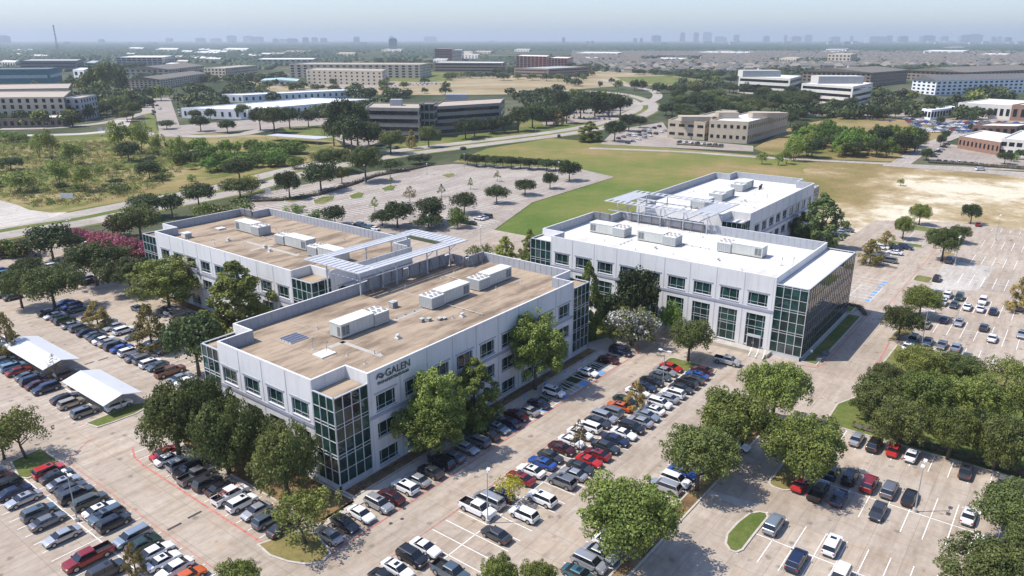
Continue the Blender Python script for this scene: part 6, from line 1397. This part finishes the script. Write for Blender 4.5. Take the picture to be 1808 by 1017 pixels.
def car_meshes(k, c):
    b = MB(); W = c['W']; bed = c.get('bed'); rings = []
    for (x, w_, zt) in c['st']:
        inbed = bed and bed[1] - .001 <= x <= bed[0] + .06 and x < -.8
        zf = .75 if inbed else zt + .025; wi = w_ * .84
        rings.append([(x, -w_ * .9, .26), (x, -w_, .42), (x, -w_, zt - .2), (x, -w_ * .94, zt), (x, -wi, zt + (.0 if inbed else .012)), (x, -wi * .96, zf), (x, wi * .96, zf), (x, wi, zt + (.0 if inbed else .012)), (x, w_ * .94, zt), (x, w_, zt - .2), (x, w_, .42), (x, w_ * .9, .26)])
    n0 = len(b.v); nr = 12
    for rg in rings: b.v += rg
    for i in range(len(rings) - 1):
        for j in range(nr):
            j2 = (j + 1) % nr; mat = 1 if (j in (0, 10, 11)) or (bed and 4 <= j <= 6 and rings[i][0][0] < -.8) else 0
            b.f.append((n0 + i * nr + j, n0 + i * nr + j2, n0 + (i + 1) * nr + j2, n0 + (i + 1) * nr + j)); b.m.append(mat)
    b.f.append(tuple(n0 + j for j in reversed(range(nr)))); b.m.append(0); b.f.append(tuple(n0 + (len(rings) - 1) * nr + j for j in range(nr))); b.m.append(0)
    bf, br, rf, rr_, zr = c['gh']; zb_ = c['st'][3][2] - .01; wb_, wt = W * .90, W * .74
    def ring(t, dw=0): x0 = bf + (rf - bf) * t; x1 = br + (rr_ - br) * t; w_ = wb_ + (wt - wb_) * t + dw; z = zb_ + (zr - .07 - zb_) * t; return [(x0 + dw, -w_, z), (x1 - dw, -w_, z), (x1 - dw, w_, z), (x0 + dw, w_, z)]
    g = MB(); lo, hi = ring(0), ring(1)
    for i in range(4): j = (i + 1) % 4; g.poly([lo[j], lo[i], hi[i], hi[j]][::-1])
    g.poly(hi)
    # roof skin, crowned
    r1 = ring(1, .025); mid = [(x * .95 + (rf + rr_) / 2 * .05, y * .84, zr - .018) for x, y, z in r1]; top = [((x - (rf + rr_) / 2) * .8 + (rf + rr_) / 2, y * .62, zr) for x, y, z in r1]
    for i in range(4): j = (i + 1) % 4; b.poly([r1[i], r1[j], mid[j], mid[i]][::-1]); b.poly([mid[i], mid[j], top[j], top[i]][::-1])
    b.poly(top[::-1]); b.poly(r1)
    # pillars
    for i in range(4):
        p, q = Vector(lo[i]), Vector(hi[i]); out = Vector((0, .02 if p.y > 0 else -.02, .012)); fx = Vector((-.09 if i in (0, 3) else .16, 0, 0)); b.poly([p + out, p + out + fx, q + out + fx, q + out]); b.poly([q + out, q + out + fx, p + out + fx, p + out])
    for s in (-1, 1):
        xm = (bf + br) / 2 - .05; l_, h_ = ring(0), ring(1); p = Vector((xm, s * (wb_ + .008), zb_)); q = Vector((xm, s * (wt + .008), zr - .07)); f = Vector((.07, 0, 0)); b.poly([p, p + f, q + f, q], 1); b.poly([q, q + f, p + f, p], 1)
    # arches, bumpers, mirrors, sills
    for x in (c['wb'], -c['wb']):
        for s in (-1, 1):
            ys_ = s * (W + .004); pts = [(x + (c['r'] + .07) * math.cos(a), ys_, max(.26, c['r'] + (c['r'] + .07) * math.sin(a))) for a in np.linspace(0, math.pi, 9)]; b.poly(pts if s < 0 else pts[::-1], 1); b.poly(pts[::-1] if s < 0 else pts, 1)
    for s in (-1, 1): b.box(bf - .25, bf - .05, s * (W + .1) - .07, s * (W + .1) + .07, zb_ - .02, zb_ + .13, 0)
    xf = c['st'][0][0]; b.box(xf - .05, xf + .02, -.5, .5, .32, .5, 1); b.box(-xf - .02 if not bed else -2.93, -xf + .05, -.6, .6, .3, .46, 1)
    body = b.mesh('body_' + k, [PAINT['white'], TRIM], False)
    hl = MB(); w1 = c['st'][1][1]; z1 = c['st'][1][2]; hl.box(xf - .16, xf + .0, w1 - .26, w1 + .03, z1 - .2, z1 - .06)
    hr_ = MB(); hr_.box(xf - .16, xf + .0, -w1 - .03, -w1 + .26, z1 - .2, z1 - .06)
    xr = c['st'][-1][0]; w2 = c['st'][-2][1]; z2 = c['st'][-2][2]; tl = MB(); tl.box(xr - .01, xr + .14, w2 - .2, w2 + .035, z2 - .26, z2 - .06); tr = MB(); tr.box(xr - .01, xr + .14, -w2 - .035, -w2 + .2, z2 - .26, z2 - .06)
    sr = MB(); xm = rf - .15; sr.box(xm - .62, xm - .05, -.4, .4, zr - .01, zr + .012)
    wm_ = MB(); r = c['r']; wm_.tube((0, -.11, 0), (0, .11, 0), r, n=16, m=0); 
    for s in (-1, 1): wm_.tube((0, s * .105, 0), (0, s * .118, 0), r * .66, n=12, m=1)
    gm_ = g.mesh('windows_' + k, [CGL]); 
    return dict(body=body, glass=gm_, hl=[hl.mesh('headlight', [HLM]), hr_.mesh('headlight', [HLM])], tl=[tl.mesh('taillight', [TLM]), tr.mesh('taillight', [TLM])], sun=sr.mesh('sunroof', [CGL]), wheel=wm_.mesh('wheel', [TYRE, RIM], False), raw=(b, g))
CM = {k: car_meshes(k, c) for k, c in CAR.items()}
def far_mesh(k):
    b, g = CM[k]['raw']; a = MB(); a.v = list(b.v); a.f = list(b.f); a.m = list(b.m); n = len(a.v); a.v += g.v; a.f += [tuple(i + n for i in f) for f in g.f]; a.m += [2] * len(g.f); c = CAR[k]
    for x in (-c['wb'], c['wb']): a.box(x - .3, x + .3, -c['W'] - .01, c['W'] + .01, 0, .55, 1)
    return a.mesh('car_' + k, [PAINT['white'], TRIM, CGL])
FM = {k: far_mesh(k) for k in CAR}
TN = {'0': ('sedan', 'car'), '1': ('suv', 'car'), '2': ('pickup_truck', 'pickup truck'), '3': ('coupe', 'car'), '4': ('minivan', 'van')}
SUNRF = random.Random(44)
def car(k, color, x, y, rz, label, group=None, far=False):
    nm, ct = TN[k]
    if far:
        o = add(nm, FM[k], None, (x, y, ZC)); o.rotation_euler = (0, 0, rz); o.material_slots[0].link = 'OBJECT'; o.material_slots[0].material = PAINT[color]; return tag(o, label, ct, group)
    r_ = empty(nm, (x, y, ZC), rz, label, ct, group); m = CM[k]; c = CAR[k]; r_.scale = (SUNRF.uniform(.93, 1.06), SUNRF.uniform(.97, 1.03), SUNRF.uniform(.96, 1.05))
    b = add('body', m['body'], r_); b.material_slots[0].link = 'OBJECT'; b.material_slots[0].material = PAINT[color]
    add('window_glass', m['glass'], r_)
    for q in m['hl']: add('headlight', q, r_)
    for q in m['tl']: add('taillight', q, r_)
    if k in '01' and SUNRF.random() < .33: add('sunroof', m['sun'], r_)
    for sx in (-1, 1):
        for sy in (-1, 1): add('wheel', m['wheel'], r_, (sx * c['wb'], sy * (c['W'] - .1), c['r']))
    return r_
ZC = LAYER[0] + .012
ORD = 'first second third fourth fifth sixth seventh eighth ninth tenth eleventh twelfth thirteenth fourteenth fifteenth sixteenth seventeenth eighteenth nineteenth twentieth twenty-first twenty-second twenty-third twenty-fourth twenty-fifth twenty-sixth twenty-seventh'.split()
RD = {'A': 'in the row beneath the oak bed', 'B': 'in the row facing the red curb by the lamp post', 'C': 'in the row beside the red pickup', 'D1': 'in the uncovered row before the carports', 'D2': 'in the carport row', 'D3': 'in the short row by the brown cypress', 'E': 'in the long row in front of the brown cypress', 'F': 'in the long row behind the brown cypress',
 'G': 'in the short row under the pale cypress', 'H': 'in the row near the crape myrtles', 'I': 'in the upper rows by the round shade oak', 'J': 'along the shaded front facade', 'K1': 'in the middle block, building side', 'K2': 'in the middle block, strip side', 'L': 'along the curb strip of oaks', 'M': 'in the row below the oak grove', 'N1': 'in the lamp post rows, grove side', 'N2': 'in the lamp post rows, aisle side',
 'O1': 'in the lowest lot by the lawn island', 'O2': 'in the lowest lot, bottom row', 'P0': 'beside the small lawn island of the big lot', 'P1': 'in the big lot, upper car row', 'P2': 'in the big lot, second car row', 'P3': 'in the big lot, middle car row', 'P4': 'in the big lot above the grove', 'Q': 'in the row past the striped bays', 'R': 'in the row below the pines', 'S': 'at the edge of the big lot'}
FIX = {'A': 50.9, 'B': 37.1, 'C': 31.3, 'D1': 49.8, 'D2': 55.1, 'E': 68.6, 'F': 74.2, 'G': 88.2, 'H': 86.9, 'J': 73.5, 'K1': 60.8, 'K2': 55.0, 'L': 41.6, 'M': 126.2, 'N1': 112.9, 'N2': 106.3, 'O1': 93.9, 'O2': 87.9, 'P1': 222, 'P2': 214.6, 'R': 64}
NOSE = {'A': 0, 'B': 0, 'C': 0, 'D1': 0, 'D2': 0, 'E': 0, 'F': math.pi, 'G': 0, 'H': 0, 'J': math.pi / 2, 'K1': -math.pi / 2, 'K2': math.pi / 2, 'L': -math.pi / 2, 'M': 0, 'N1': 0, 'N2': 0, 'O1': 0, 'O2': 0, 'Q': -math.pi / 2, 'R': -math.pi / 2}
ROWS = {
    'A': ('X', '270,809 red 0;281,818 white 0;315,822 silver 1;334,832 black 2;352,838 grey 2;373,850 charcoal 1;393,860 black 0;412,872 white 2;431,887 white 1;443,908 silver 0;462,924 slate 1;476,946 charcoal 0'),
    'B': ('X', '81,835 red 1;95,842 charcoal 0;106,855 silver 0;125,864 charcoal 0;133,875 charcoal 1;153,888 olive 1;177,901 white 0;190,910 slate 1;200,924 black 1;235,948 silverblue 1;265,955 green 0;277,974 white 0;293,988 white 0;312,1003 white 0;346,1011 orange 0'),
    'C': ('X', '4,829 slate 0;22,838 maroon 0;22,853 black 1;22,870 navy 0;41,882 silver 0;58,910 slate 1;74,925 grey 0;110,947 silver 0;155,986 crimson 2;203,1002 charcoal 1'),
    'D1': ('X', '7,647 navy 0;17,649 lightblue 1;28,657 crimson 0;50,664 slate 0;59,672 navy 1;71,678 maroon 0;80,687 navy 1;113,703 black 0;127,712 beige 1;152,727 grey 1'),
    'D2': ('X', '12,602 white 1;25,606 grey 0;32,613 slate 1;35,630 crimson 0;118,661 black 1;136,679 maroon 0;217,713 white 1'),
    'D3': ('X', '5,614 teal 0;8,627 charcoal 0;8,636 slate 0'),
    'E': ('X', '80,553 black 0;93,558 white 0;103,562 charcoal 0;112,567 green 1;130,573 silver 0;134,581 slate 1;150,588 navy 0;163,593 slate 0;172,598 charcoal 0;182,601 white 0;194,605 beige 0;206,610 charcoal 1;218,614 blue 0;231,621 white 1;250,628 grey 0;257,634 grey 1;274,639 white 1;283,645 slate 0;296,658 copper 2;325,666 silverblue 0;336,671 white 0'),
    'F': ('X', '112,536 blue 0;127,541 blue 1;139,546 slate 1;158,560 maroon 0;190,570 silverblue 0;203,577 silver 0;222,583 white 1;233,595 charcoal 0;262,611 black 0;288,607 silver 1;290,618 silverblue 1'),
    'G': ('X', '295,553 white 0;316,555 grey 1;338,562 black 0;298,545 charcoal 0'),
    'H': ('X', '7,453 charcoal 0;58,455 black 1;85,468 crimson 0;98,469 white 1;106,476 white 0;117,480 navy 0;124,486 grey 0;141,491 silver 0;150,494 grey 1;161,496 maroon 0'),
    'I': ('X', '3,477 blue 0;9,484 teal 1;23,525 charcoal 0;12,520 black 0;4,503 white 0'),
    'J': ('Y', '584,948 silver 0;616,928 charcoal 0;637,908 white 0;659,886 silver 1;682,873 maroon 0;706,856 white 1;733,846 silver 0;756,831 charcoal 0;781,818 black 1;802,808 grey 0;826,792 silver 0;846,780 grey 1;866,770 black 0;884,758 silverblue 0;899,746 navy 0;917,736 maroon 0;932,725 silver 0;952,713 navy 0;975,692 white 1;1036,657 white 0;1066,632 maroon 0;1089,619 navy 4'),
    'K1': ('Y', '666,1014 black 0;702,1006 white 0;729,985 black 1;756,970 white 3;842,899 white 2;863,884 silver 4;883,873 navy 0;925,847 crimson 0;938,832 white 0;954,816 blue 0;972,806 charcoal 0;992,792 maroon 0;1009,780 white 0;1029,768 white 0;1042,755 white 1;1051,744 charcoal 0;1065,736 silver 1;1079,728 grey 1;1091,717 orange 0;1107,708 green 0;1127,693 white 0;1146,685 navy 0;1149,673 black 0;1161,663 slate 0;1171,655 silver 0;1182,648 red 0'),
    'K2': ('Y', '793,1011 slate 2;878,945 charcoal 0;927,910 white 1;960,883 white 1;990,850 grey 1;1014,838 silver 0;1026,826 charcoal 0;1045,816 red 3;1061,805 crimson 0;1074,791 charcoal 0;1088,777 navy 0;1101,766 white 3;1114,755 black 1;1127,744 silver 0;1139,733 silverblue 0;1152,724 white 0;1163,712 white 1;1174,702 silver 0;1188,695 white 1;1201,685 charcoal 0;1215,680 black 1;1220,670 charcoal 0;1228,662 blue 0;1235,653 maroon 0'),
    'L': ('Y', '1014,1011 teal 0;1053,1000 silver 1;1060,979 silver 0;1066,955 white 0;1080,940 grey 0;1174,860 silver 1;1188,847 white 1;1209,836 blue 0;1222,823 silverblue 0;1300,786 white 0'),
    'M': ('X', '1512,776 silver 0;1545,783 black 1;1577,796 red 0;1610,803 white 0;1705,832 charcoal 0;1772,852 grey 0'),
    'N1': ('X', '1468,836 navy 0;1499,846 black 1;1533,857 crimson 1;1568,869 grey 1;1606,878 black 0;1710,912 white 0;1439,832 black 0'),
    'N2': ('X', '1411,857 red 0;1446,866 black 2;1482,877 navy 0;1550,903 charcoal 0;1730,966 white 0'),
    'O1': ('X', '1362,933 silverblue 1;1467,967 white 1'),
    'O2': ('X', '1406,990 navy 1;1488,1010 white 1'),
    'P0': ('X', '1654,492 black 1'),
    'P1': ('X', '1656,518 slate 0;1673,520 white 1;1693,526 green 1;1736,530 white 1;1799,543 charcoal 0'),
    'P2': ('X', '1648,532 teal 0;1664,533 white 0;1684,539 charcoal 0;1709,540 white 0;1731,546 white 0;1753,551 navy 0'),
    'P3': ('X', '1635,573 beige 0;1667,564 navy 0;1693,569 silver 0;1737,578 charcoal 0;1804,590 silver 0;1752,597 white 0'),
    'P4': ('X', '1612,600 teal 1;1638,603 slate 0;1663,609 grey 0;1688,613 silverblue 0;1602,612 white 0;1707,632 slate 0'),
    'Q': ('Y', '1569,460 grey 4;1579,446 white 0;1597,438 navy 1;1581,436 navy 0;1557,437 white 1;1556,449 grey 0;1548,455 slate 0'),
    'R': ('Y', '1470,432 white 0;1478,420 white 1;1485,411 silverblue 0;1490,405 grey 0'),
    'S': ('X', '1676,460 charcoal 2;1728,396 crimson 0'),
}
FLIP = {'K1': {3: 0}, }
rh = random.Random(17); ncar = 0
CN = {'0': 'sedan', '1': 'suv', '2': 'pickup', '3': 'coupe', '4': 'minivan'}
for row, (ax, s) in ROWS.items():
    L = []
    for e in s.split(';'):
        pxy, col, k = e.split(); px, py = map(float, pxy.split(',')); q = P(px, py, .75); L.append([q.x, q.y, col, k])
    fi, ri = (0, 1) if ax == 'X' else (1, 0)
    order = sorted(range(len(L)), key=lambda i: L[i][ri])
    # neighbours on the same line keep a bay apart
    for _ in range(6):
        for a in range(len(L)):
            for b in range(a + 1, len(L)):
                if abs(L[a][fi] - L[b][fi]) < 3.5 and abs(L[a][ri] - L[b][ri]) < 2.35:
                    s_ = 1 if L[a][ri] > L[b][ri] else -1; d = (2.36 - abs(L[a][ri] - L[b][ri])) / 2; L[a][ri] += s_ * d; L[b][ri] -= s_ * d
    cnt = {}
    for n_, i in enumerate(order):
        x, y, col, k = L[i]
        if row in FIX and abs(L[i][fi] - FIX[row]) < 2.6:
            v = FIX[row] + rh.uniform(-.25, .25)
            if ax == 'X': x = v
            else: y = v
        rz = NOSE.get(row, 0 if ax == 'X' else math.pi / 2)
        if rh.random() < .27: rz += math.pi
        rz += R(rh.uniform(-1.3, 1.3)); key = (col, k); cnt[key] = cnt.get(key, 0) + 1; tot = sum(1 for q in L if (q[2], q[3]) == key)
        pos = '' if tot == 1 else ORD[cnt[key] - 1] + ' '
        same = 'only ' if tot == 1 and len(L) > 1 else pos
        far_ = (x * math.cos(YAW) + y * math.sin(YAW)) > 275
        car(k, col, x, y, rz, ('the ' + same + col + ' ' + CN[k] + ' ' + RD[row] + '').replace('lightblue', 'light blue').replace('silverblue', 'silver blue'), 'cars parked ' + RD[row], far_); ncar += 1
# the cars that stand or drive apart from the rows
def lone(px, py, k, col, rz, label, far=True): q = P(px, py, .75); car(k, col, q.x, q.y, rz, label, None, far)
lone(1284, 638, '2', 'silver', -math.pi / 2 + .06, 'silver pickup halted on the aisle before the entrance steps', False)
lone(243, 545, '0', 'slate', -math.pi / 2, 'slate blue sedan driving below the striped curb bays', False)
a0 = math.atan2(MAINP[20].y - MAINP[19].y, MAINP[20].x - MAINP[19].x)
lone(1731, 299, '4', 'white', R(-52), 'white van driving on the road past the clinic'); lone(1672, 233, '1', 'charcoal', R(60), 'dark suv driving on the driveway by the wood patch field')
lone(987, 240, '1', 'navy', R(25), 'dark blue suv on the road by the green field'); lone(818, 262, '1', 'navy', R(5), 'dark blue suv on the road below the stone office')
lone(463, 320, '0', 'slate', R(50), 'slate sedan on the road behind the yellow topped tree'); 
LOTS = [(' before the tan office hedge', [(1200 + 10.5 * i, 250 + 1.0 * i) for i in range(8)], 0), (' beside the tan office', [(1092 + 9 * i, 244 - 2.6 * i) for i in range(9)], 60), (' in the second tan office row', [(1108 + 10 * i, 252 - 3.2 * i) for i in range(7)], 60),
  (' before the clinic lawn', [(1658 + 11.5 * i, 284 + .9 * i) for i in range(7)], 20), (' beside the clinic lawn', [(1648 + 4.6 * i, 276 - 4.2 * i) for i in range(6)], -50), (' by the stone office', [(672 + 14 * i, 256 + 2.5 * i) for i in range(3)], 10),
  (' behind the small lawn shade', [(534 + 7 * i, 203 + .4 * i) for i in range(9)], 20), (' before the warehouse', [(272 + 5 * (i % 3), 180 + 6 * i) for i in range(4)], 90), (' beside the warehouse wall', [(314 + .8 * i, 184 + 5 * i) for i in range(5)], 60)]
for d, pts, rz in LOTS:
    for i, (px, py) in enumerate(pts):
        q = P(px, py, .7); col = rh.choice(['white', 'silver', 'black', 'grey', 'navy', 'charcoal', 'white', 'maroon']); car(rh.choice('0011'), col, q.x, q.y, R(rz + rh.uniform(-4, 4)), 'small far ' + col + ' car ' + ORD[i] + ' in the row' + d, 'far cars' + d, True); ncar += 1
for j in range(5):
    for i in range(11):
        if ncar > 292: break
        px, py = 1612 + 17.5 * i + j * 5, 214 + j * 4.2 + i * .55
        if 1625 < px < 1692 and py < 214: continue
        q = P(px, py, .7); col = rh.choice(['white', 'silver', 'white', 'silverblue', 'grey', 'charcoal']); car(rh.choice('0112'), col, q.x, q.y, R(70 + rh.uniform(-6, 6)), 'car in the packed sales lot by the white retail hall', 'cars of the packed sales lot', True); ncar += 1
# the rest of the far cars, too many and too small to single out
def car_mass():
    spots = []
    for j in range(9):
        for i in range(24):
            px, py = 1600 + 10.2 * i + j * 3, 211 + j * 2.6 + i * .32
            if 1622 < px < 1692 and py < 214 or rh.random() < .12 or px > 1840: continue
            spots.append((px, py, R(70)))
    for (x0, y0, dx, dy, n, a) in ((1395, 190, 9, .6, 14, 20), (1400, 198, 9, .8, 20, 20), (700, 149, 7, -.2, 12, 30), (690, 152, 8, -.3, 12, 30), (960, 196, 8, .4, 16, 30), (950, 206, 9, .3, 15, 30), (1440, 192, 8, 0, 10, 10), (270, 172, 0, 6, 6, 80), (560, 200, 7, 1, 11, 40), (1590, 172, 8, .3, 12, 20), (1650, 150, 8, 1, 14, 20), (1120, 240, 9, -1.5, 7, 60)):
        for i in range(n):
            if rh.random() < .85: spots.append((x0 + dx * i, y0 + dy * i, R(a)))
    b, g = CM['0']['raw']; mb = MB(); cols = ['white', 'silver', 'grey', 'charcoal', 'blue', 'crimson', 'white', 'silverblue']
    for (px, py, a) in spots:
        p = P(px, py, .5); ca, sa = math.cos(a), math.sin(a); k = rh.randrange(len(cols)); hz = rh.uniform(.95, 1.25)
        for src, mm in ((b, None), (g, 8)):
            n = len(mb.v); mb.v += [(p.x + ca * x - sa * y, p.y + sa * x + ca * y, ZC + z * hz - .1) for x, y, z in (tuple(v) for v in src.v)]; mb.f += [tuple(i + n for i in f) for f in src.f]; mb.m += [(k if q == 0 else 8) if mm is None else mm for q in src.m]
    tag(mb.build('distant_cars', [PAINT[c] for c in cols] + [CGL]), 'mass of small far cars packed in the lots of the town', 'cars', kind='stuff')
car_mass()
# far lot: two short rows of cars behind the rear office
for i, (px, py, col, k) in enumerate(((634, 397, 'navy', '1'), (642, 399, 'navy', '0'), (652, 402, 'teal', '1'), (661, 404, 'white', '0'), (822, 393, 'navy', '0'), (832, 394, 'charcoal', '0'), (846, 386, 'white', '0'), (853, 384, 'silver', '0'), (860, 382, 'charcoal', '1'))):
    q = P(px, py, .7); car(k, col, q.x, q.y, math.pi / 2, (ORD[i] + ' ' + col + ' car in the nearly empty far lot, counted toward the grass field'), 'cars in the far lot', True)

# ladder rack of the white utility pickup
q = P(412, 872, 1.0); r_ = empty('ladder_rack', (50.9, q.y, 1.98), 0, 'red ladder and rack on the white pickup under the oaks', 'ladder')
mb = MB()
for s in (-.45, .45): mb.box(-1.9, 2.0, s - .03, s + .03, 0, .07)
for i in range(12): mb.box(-1.8 + i * .33, -1.76 + i * .33, -.42, .42, .01, .05)
mb.build('ladder', KRED, r_)
mb = MB()
for x in (-1.7, 1.7): mb.box(x - .04, x + .04, -.8, .8, -.14, -.001)
for x in (-1.7, 1.7):
    for s in (-.78, .78): mb.box(x - .03, x + .03, s - .03, s + .03, -.75, -.14)
mb.build('rack', METG, r_)

# ---------------------------------------------------------------- lamp posts, signs, small street furniture
LENS = pm('lamp_lens', (.72, .73, .72), .05, 3, .3)
def lamp(x, y, h, heads, rz, label, base=True):
    r_ = empty('lamp_post', (x, y, 0), rz, label, 'lamp post', 'lamp posts of the car parks')
    if base: b = MB(); b.tube((0, 0, 0), (0, 0, .75), .32, n=12); b.build('base', KERB, r_)
    p = MB(); p.tube((0, 0, .7 if base else 0), (0, 0, h), .095, .06, n=8); p.box(-.18, .18, -.18, .18, .75, .78); p.build('pole', METG, r_)
    for s in ((-1, 1) if heads == 2 else (1,)):
        m = MB(); m.tube((0, 0, h - .12), (s * .7, 0, h - .05), .045, n=5); m.box(min(s * .55, s * 1.35), max(s * .55, s * 1.35), -.24, .24, h - .12, h + .06, 0); o = m.build('lamp_head', HVT, r_); l = MB(); l.box(min(s * .62, s * 1.28), max(s * .62, s * 1.28), -.18, .18, h - .15, h - .121); l.build('lens', LENS, o)
lamp(110.3, 10.2, 8.3, 2, 0, 'double headed lamp post among the marked bays with a thin shadow'); lamp(34.3, 105.3, 8.2, 2, R(90), 'double headed lamp post in the row by the olive suv'); lamp(70, 58.2, 8.4, 1, R(30), 'single lamp post beside the white truck with black roof')
lamp(125.8, 58.7, 7.9, 2, R(90), 'lamp post between the blue and black cars near the end island'); lamp(180.3, 21.7, 8.8, 2, R(90), 'lamp post above the oak grove by the beige car'); lamp(76.3, 160.8, 6.0, 2, R(20), 'short lamp post beside the brown cypress and dark leaves')
lamp(256.6, 26.1, 9.3, 2, 0, 'tall lamp post in the pale section of the big empty lot'); lamp(299.8, 19.9, 9, 2, 0, 'lamp post at the far rows of the big empty lot')
for (x, yb, yt, l) in ((563, 355, 330, 'lamp post on the far lot verge with a bright head'), (645, 327, 291, 'lamp post at the hedge bend of the far lot'), (756, 405, 380, 'lamp post rising behind the roof canopy'), (754, 309, 289, 'lamp post near the top hedge of the far lot'), (820, 298, 272, 'lamp post in the far lot hedge'), (986, 318, 286, 'lamp post beside the round oak of the far lot'), (849, 436, 400, 'lamp post on the drive behind the front parapet'), (156, 470, 428, 'lamp post above the broad oak'), (1065, 580, 551, 'courtyard lamp post with a round head'), (124, 408, 388, 'lamp post beside the pink hedge'), (1545, 462, 428, 'thin lamp post by the reddish cypress'), (1173, 205, 172, 'road lamp post at the curved road'), (860, 272, 244, 'road lamp post below the stone office'), (946, 256, 222, 'road lamp post beside the green field'), (188, 232, 210, 'road lamp post near the apartment corner'), (85, 240, 216, 'road lamp post facing the brown garages')):
    p = P(x, yb); lamp(p.x, p.y, min(11, max(4, height(p, yt))), 1 if yb < 300 or 'courtyard' in l else 2, R(40), l, base=yb > 300)
def sign(x, y, h, kind, label, rz=R(215)):
    r_ = empty(kind, (x, y, 0), rz, label, 'sign'); p = MB(); p.tube((0, 0, 0), (0, 0, h), .035, n=6); p.build('post', METG, r_)
    m = MB(); r = .38
    if kind == 'stop_sign': pts = [(.05, r * math.cos(R(22.5 + 45 * i)), h + r * math.sin(R(22.5 + 45 * i))) for i in range(8)]; col = pm('sign_red', (.55, .03, .03), .05, 3, .4)
    else: pts = [(.05, -.25, h - .3), (.05, .25, h - .3), (.05, .25, h + .35), (.05, -.25, h + .35)]; col = WHITE if kind == 'parking_sign' else BLUE
    m.poly(pts); m.poly([(-.0 + .03, q[1], q[2]) for q in reversed(pts)]); m.build('plate', col, r_)
    if kind == 'stop_sign': me_ = text_mesh('STOP', .3, .004); me_.materials.clear(); me_.materials.append(WHITE); o = add('lettering', me_, r_, (.062, -.36, h - .1)); o.rotation_euler = (R(90), 0, R(90))
p = P(1451, 756); sign(p.x, p.y, 2.3, 'stop_sign', 'red stop sign on a thin post at the grass corner')
p = P(1263, 600); 
p = P(1431, 634); sign(p.x, p.y, 1.9, 'parking_sign', 'small white sign on the narrow lawn by the mirrored glass')
for i, x in enumerate((94, 103.3, 109.9, 117, 123.6)): sign(x, 76.4, 1.6, 'accessible_sign', ['first', 'second', 'third', 'fourth', 'fifth'][i] + ' small blue sign along the facade bays, from the sign wall', rz=R(-90))
def board(px, py, w_, h, label, mat=WHITE):
    p = P(px, py); r_ = empty('sign_board', p, YAW - math.pi / 2, label, 'sign'); m = MB(); m.box(-w_ / 2, w_ / 2, -.06, .06, .5, .5 + h); m.build('panel', mat, r_); q = MB()
    for s in (-1, 1): q.box(s * w_ * .4 - .06, s * w_ * .4 + .06, -.05, .05, 0, .5)
    q.build('post', METG, r_)
board(119, 352, 5.5, 2.2, 'pale grey notice board at the road junction'); board(474, 345, 2.5, 2.6, 'small white board on the hedge lawn'); board(183, 232, 9, 2.2, 'low stone monument sign on the entry verge', GRYW)
# utility covers
mb = MB()
for q in ('714,900', '710,918', '690,926'):
    p = PP(q)[0]; mb.tube((p.x, p.y, ZC - .006), (p.x, p.y, ZC), .28, n=14)
tag(mb.build('manhole_cover', TAR), 'three small dark manhole covers in the sunlit aisle', 'manhole cover', kind='structure')
for i, (px, py) in enumerate(((1457, 629), (1446, 638))):
    p = P(px, py); r_ = empty('utility_box', (p.x, p.y, 0), 0, ['dark utility box beside the red curb corner of the mirrored glass', 'lower dark utility box touching the red curb corner'][i], 'utility box'); m = MB(); m.box(-1, 1, -.7, .7, 0, .25); m.build('base', KERB, r_); m = MB(); m.box(-.9, .9, -.6, .6, .251, 1.0); m.build('cabinet', DKG, r_)
p = P(1549, 652); r_ = empty('utility_box', (p.x, p.y, 0), 0, 'dark utility box on the pale curb by the grove', 'utility box'); m = MB(); m.box(-1.2, 1.2, -.8, .8, 0, .2); m.build('base', KERB, r_); m = MB(); m.box(-1.1, 1.1, -.7, .7, .201, .7); m.build('cabinet', DKG, r_)
# flat pale sheet metal covers on the aisle are part of the paving: new white slab
sheet('new_paving', [(96.8, 33.4), (99.6, 29.8), (106.5, 30.8), (104, 34.0)][::1], CONC_W, ZC - .004) if False else None
sheet('new_paving', PP('1231,868 1250,866 1340,892 1322,902'), CONC_W, LAYER[0] + .004)
sheet('pale_paving', [(233, 17), (262, 16), (262, 29.5), (226, 28)], CONC_W, LAYER[0] + .005)  # patch of paler concrete in the big lot

# ---------------------------------------------------------------- air
m = bpy.data.materials.new('haze'); m.use_nodes = True; t = m.node_tree; t.nodes.clear()
pv = t.nodes.new('ShaderNodeVolumePrincipled'); pv.inputs['Color'].default_value = (.69, .76, .845, 1); pv.inputs['Density'].default_value = 0.85e-4; pv.inputs['Anisotropy'].default_value = .15
out = t.nodes.new('ShaderNodeOutputMaterial'); t.links.new(pv.outputs[0], out.inputs['Volume'])
mb = MB(); mb.box(-60000, 60000, -60000, 60000, -1.0, 330); o = mb.build('haze', m); tag(o, kind='stuff')
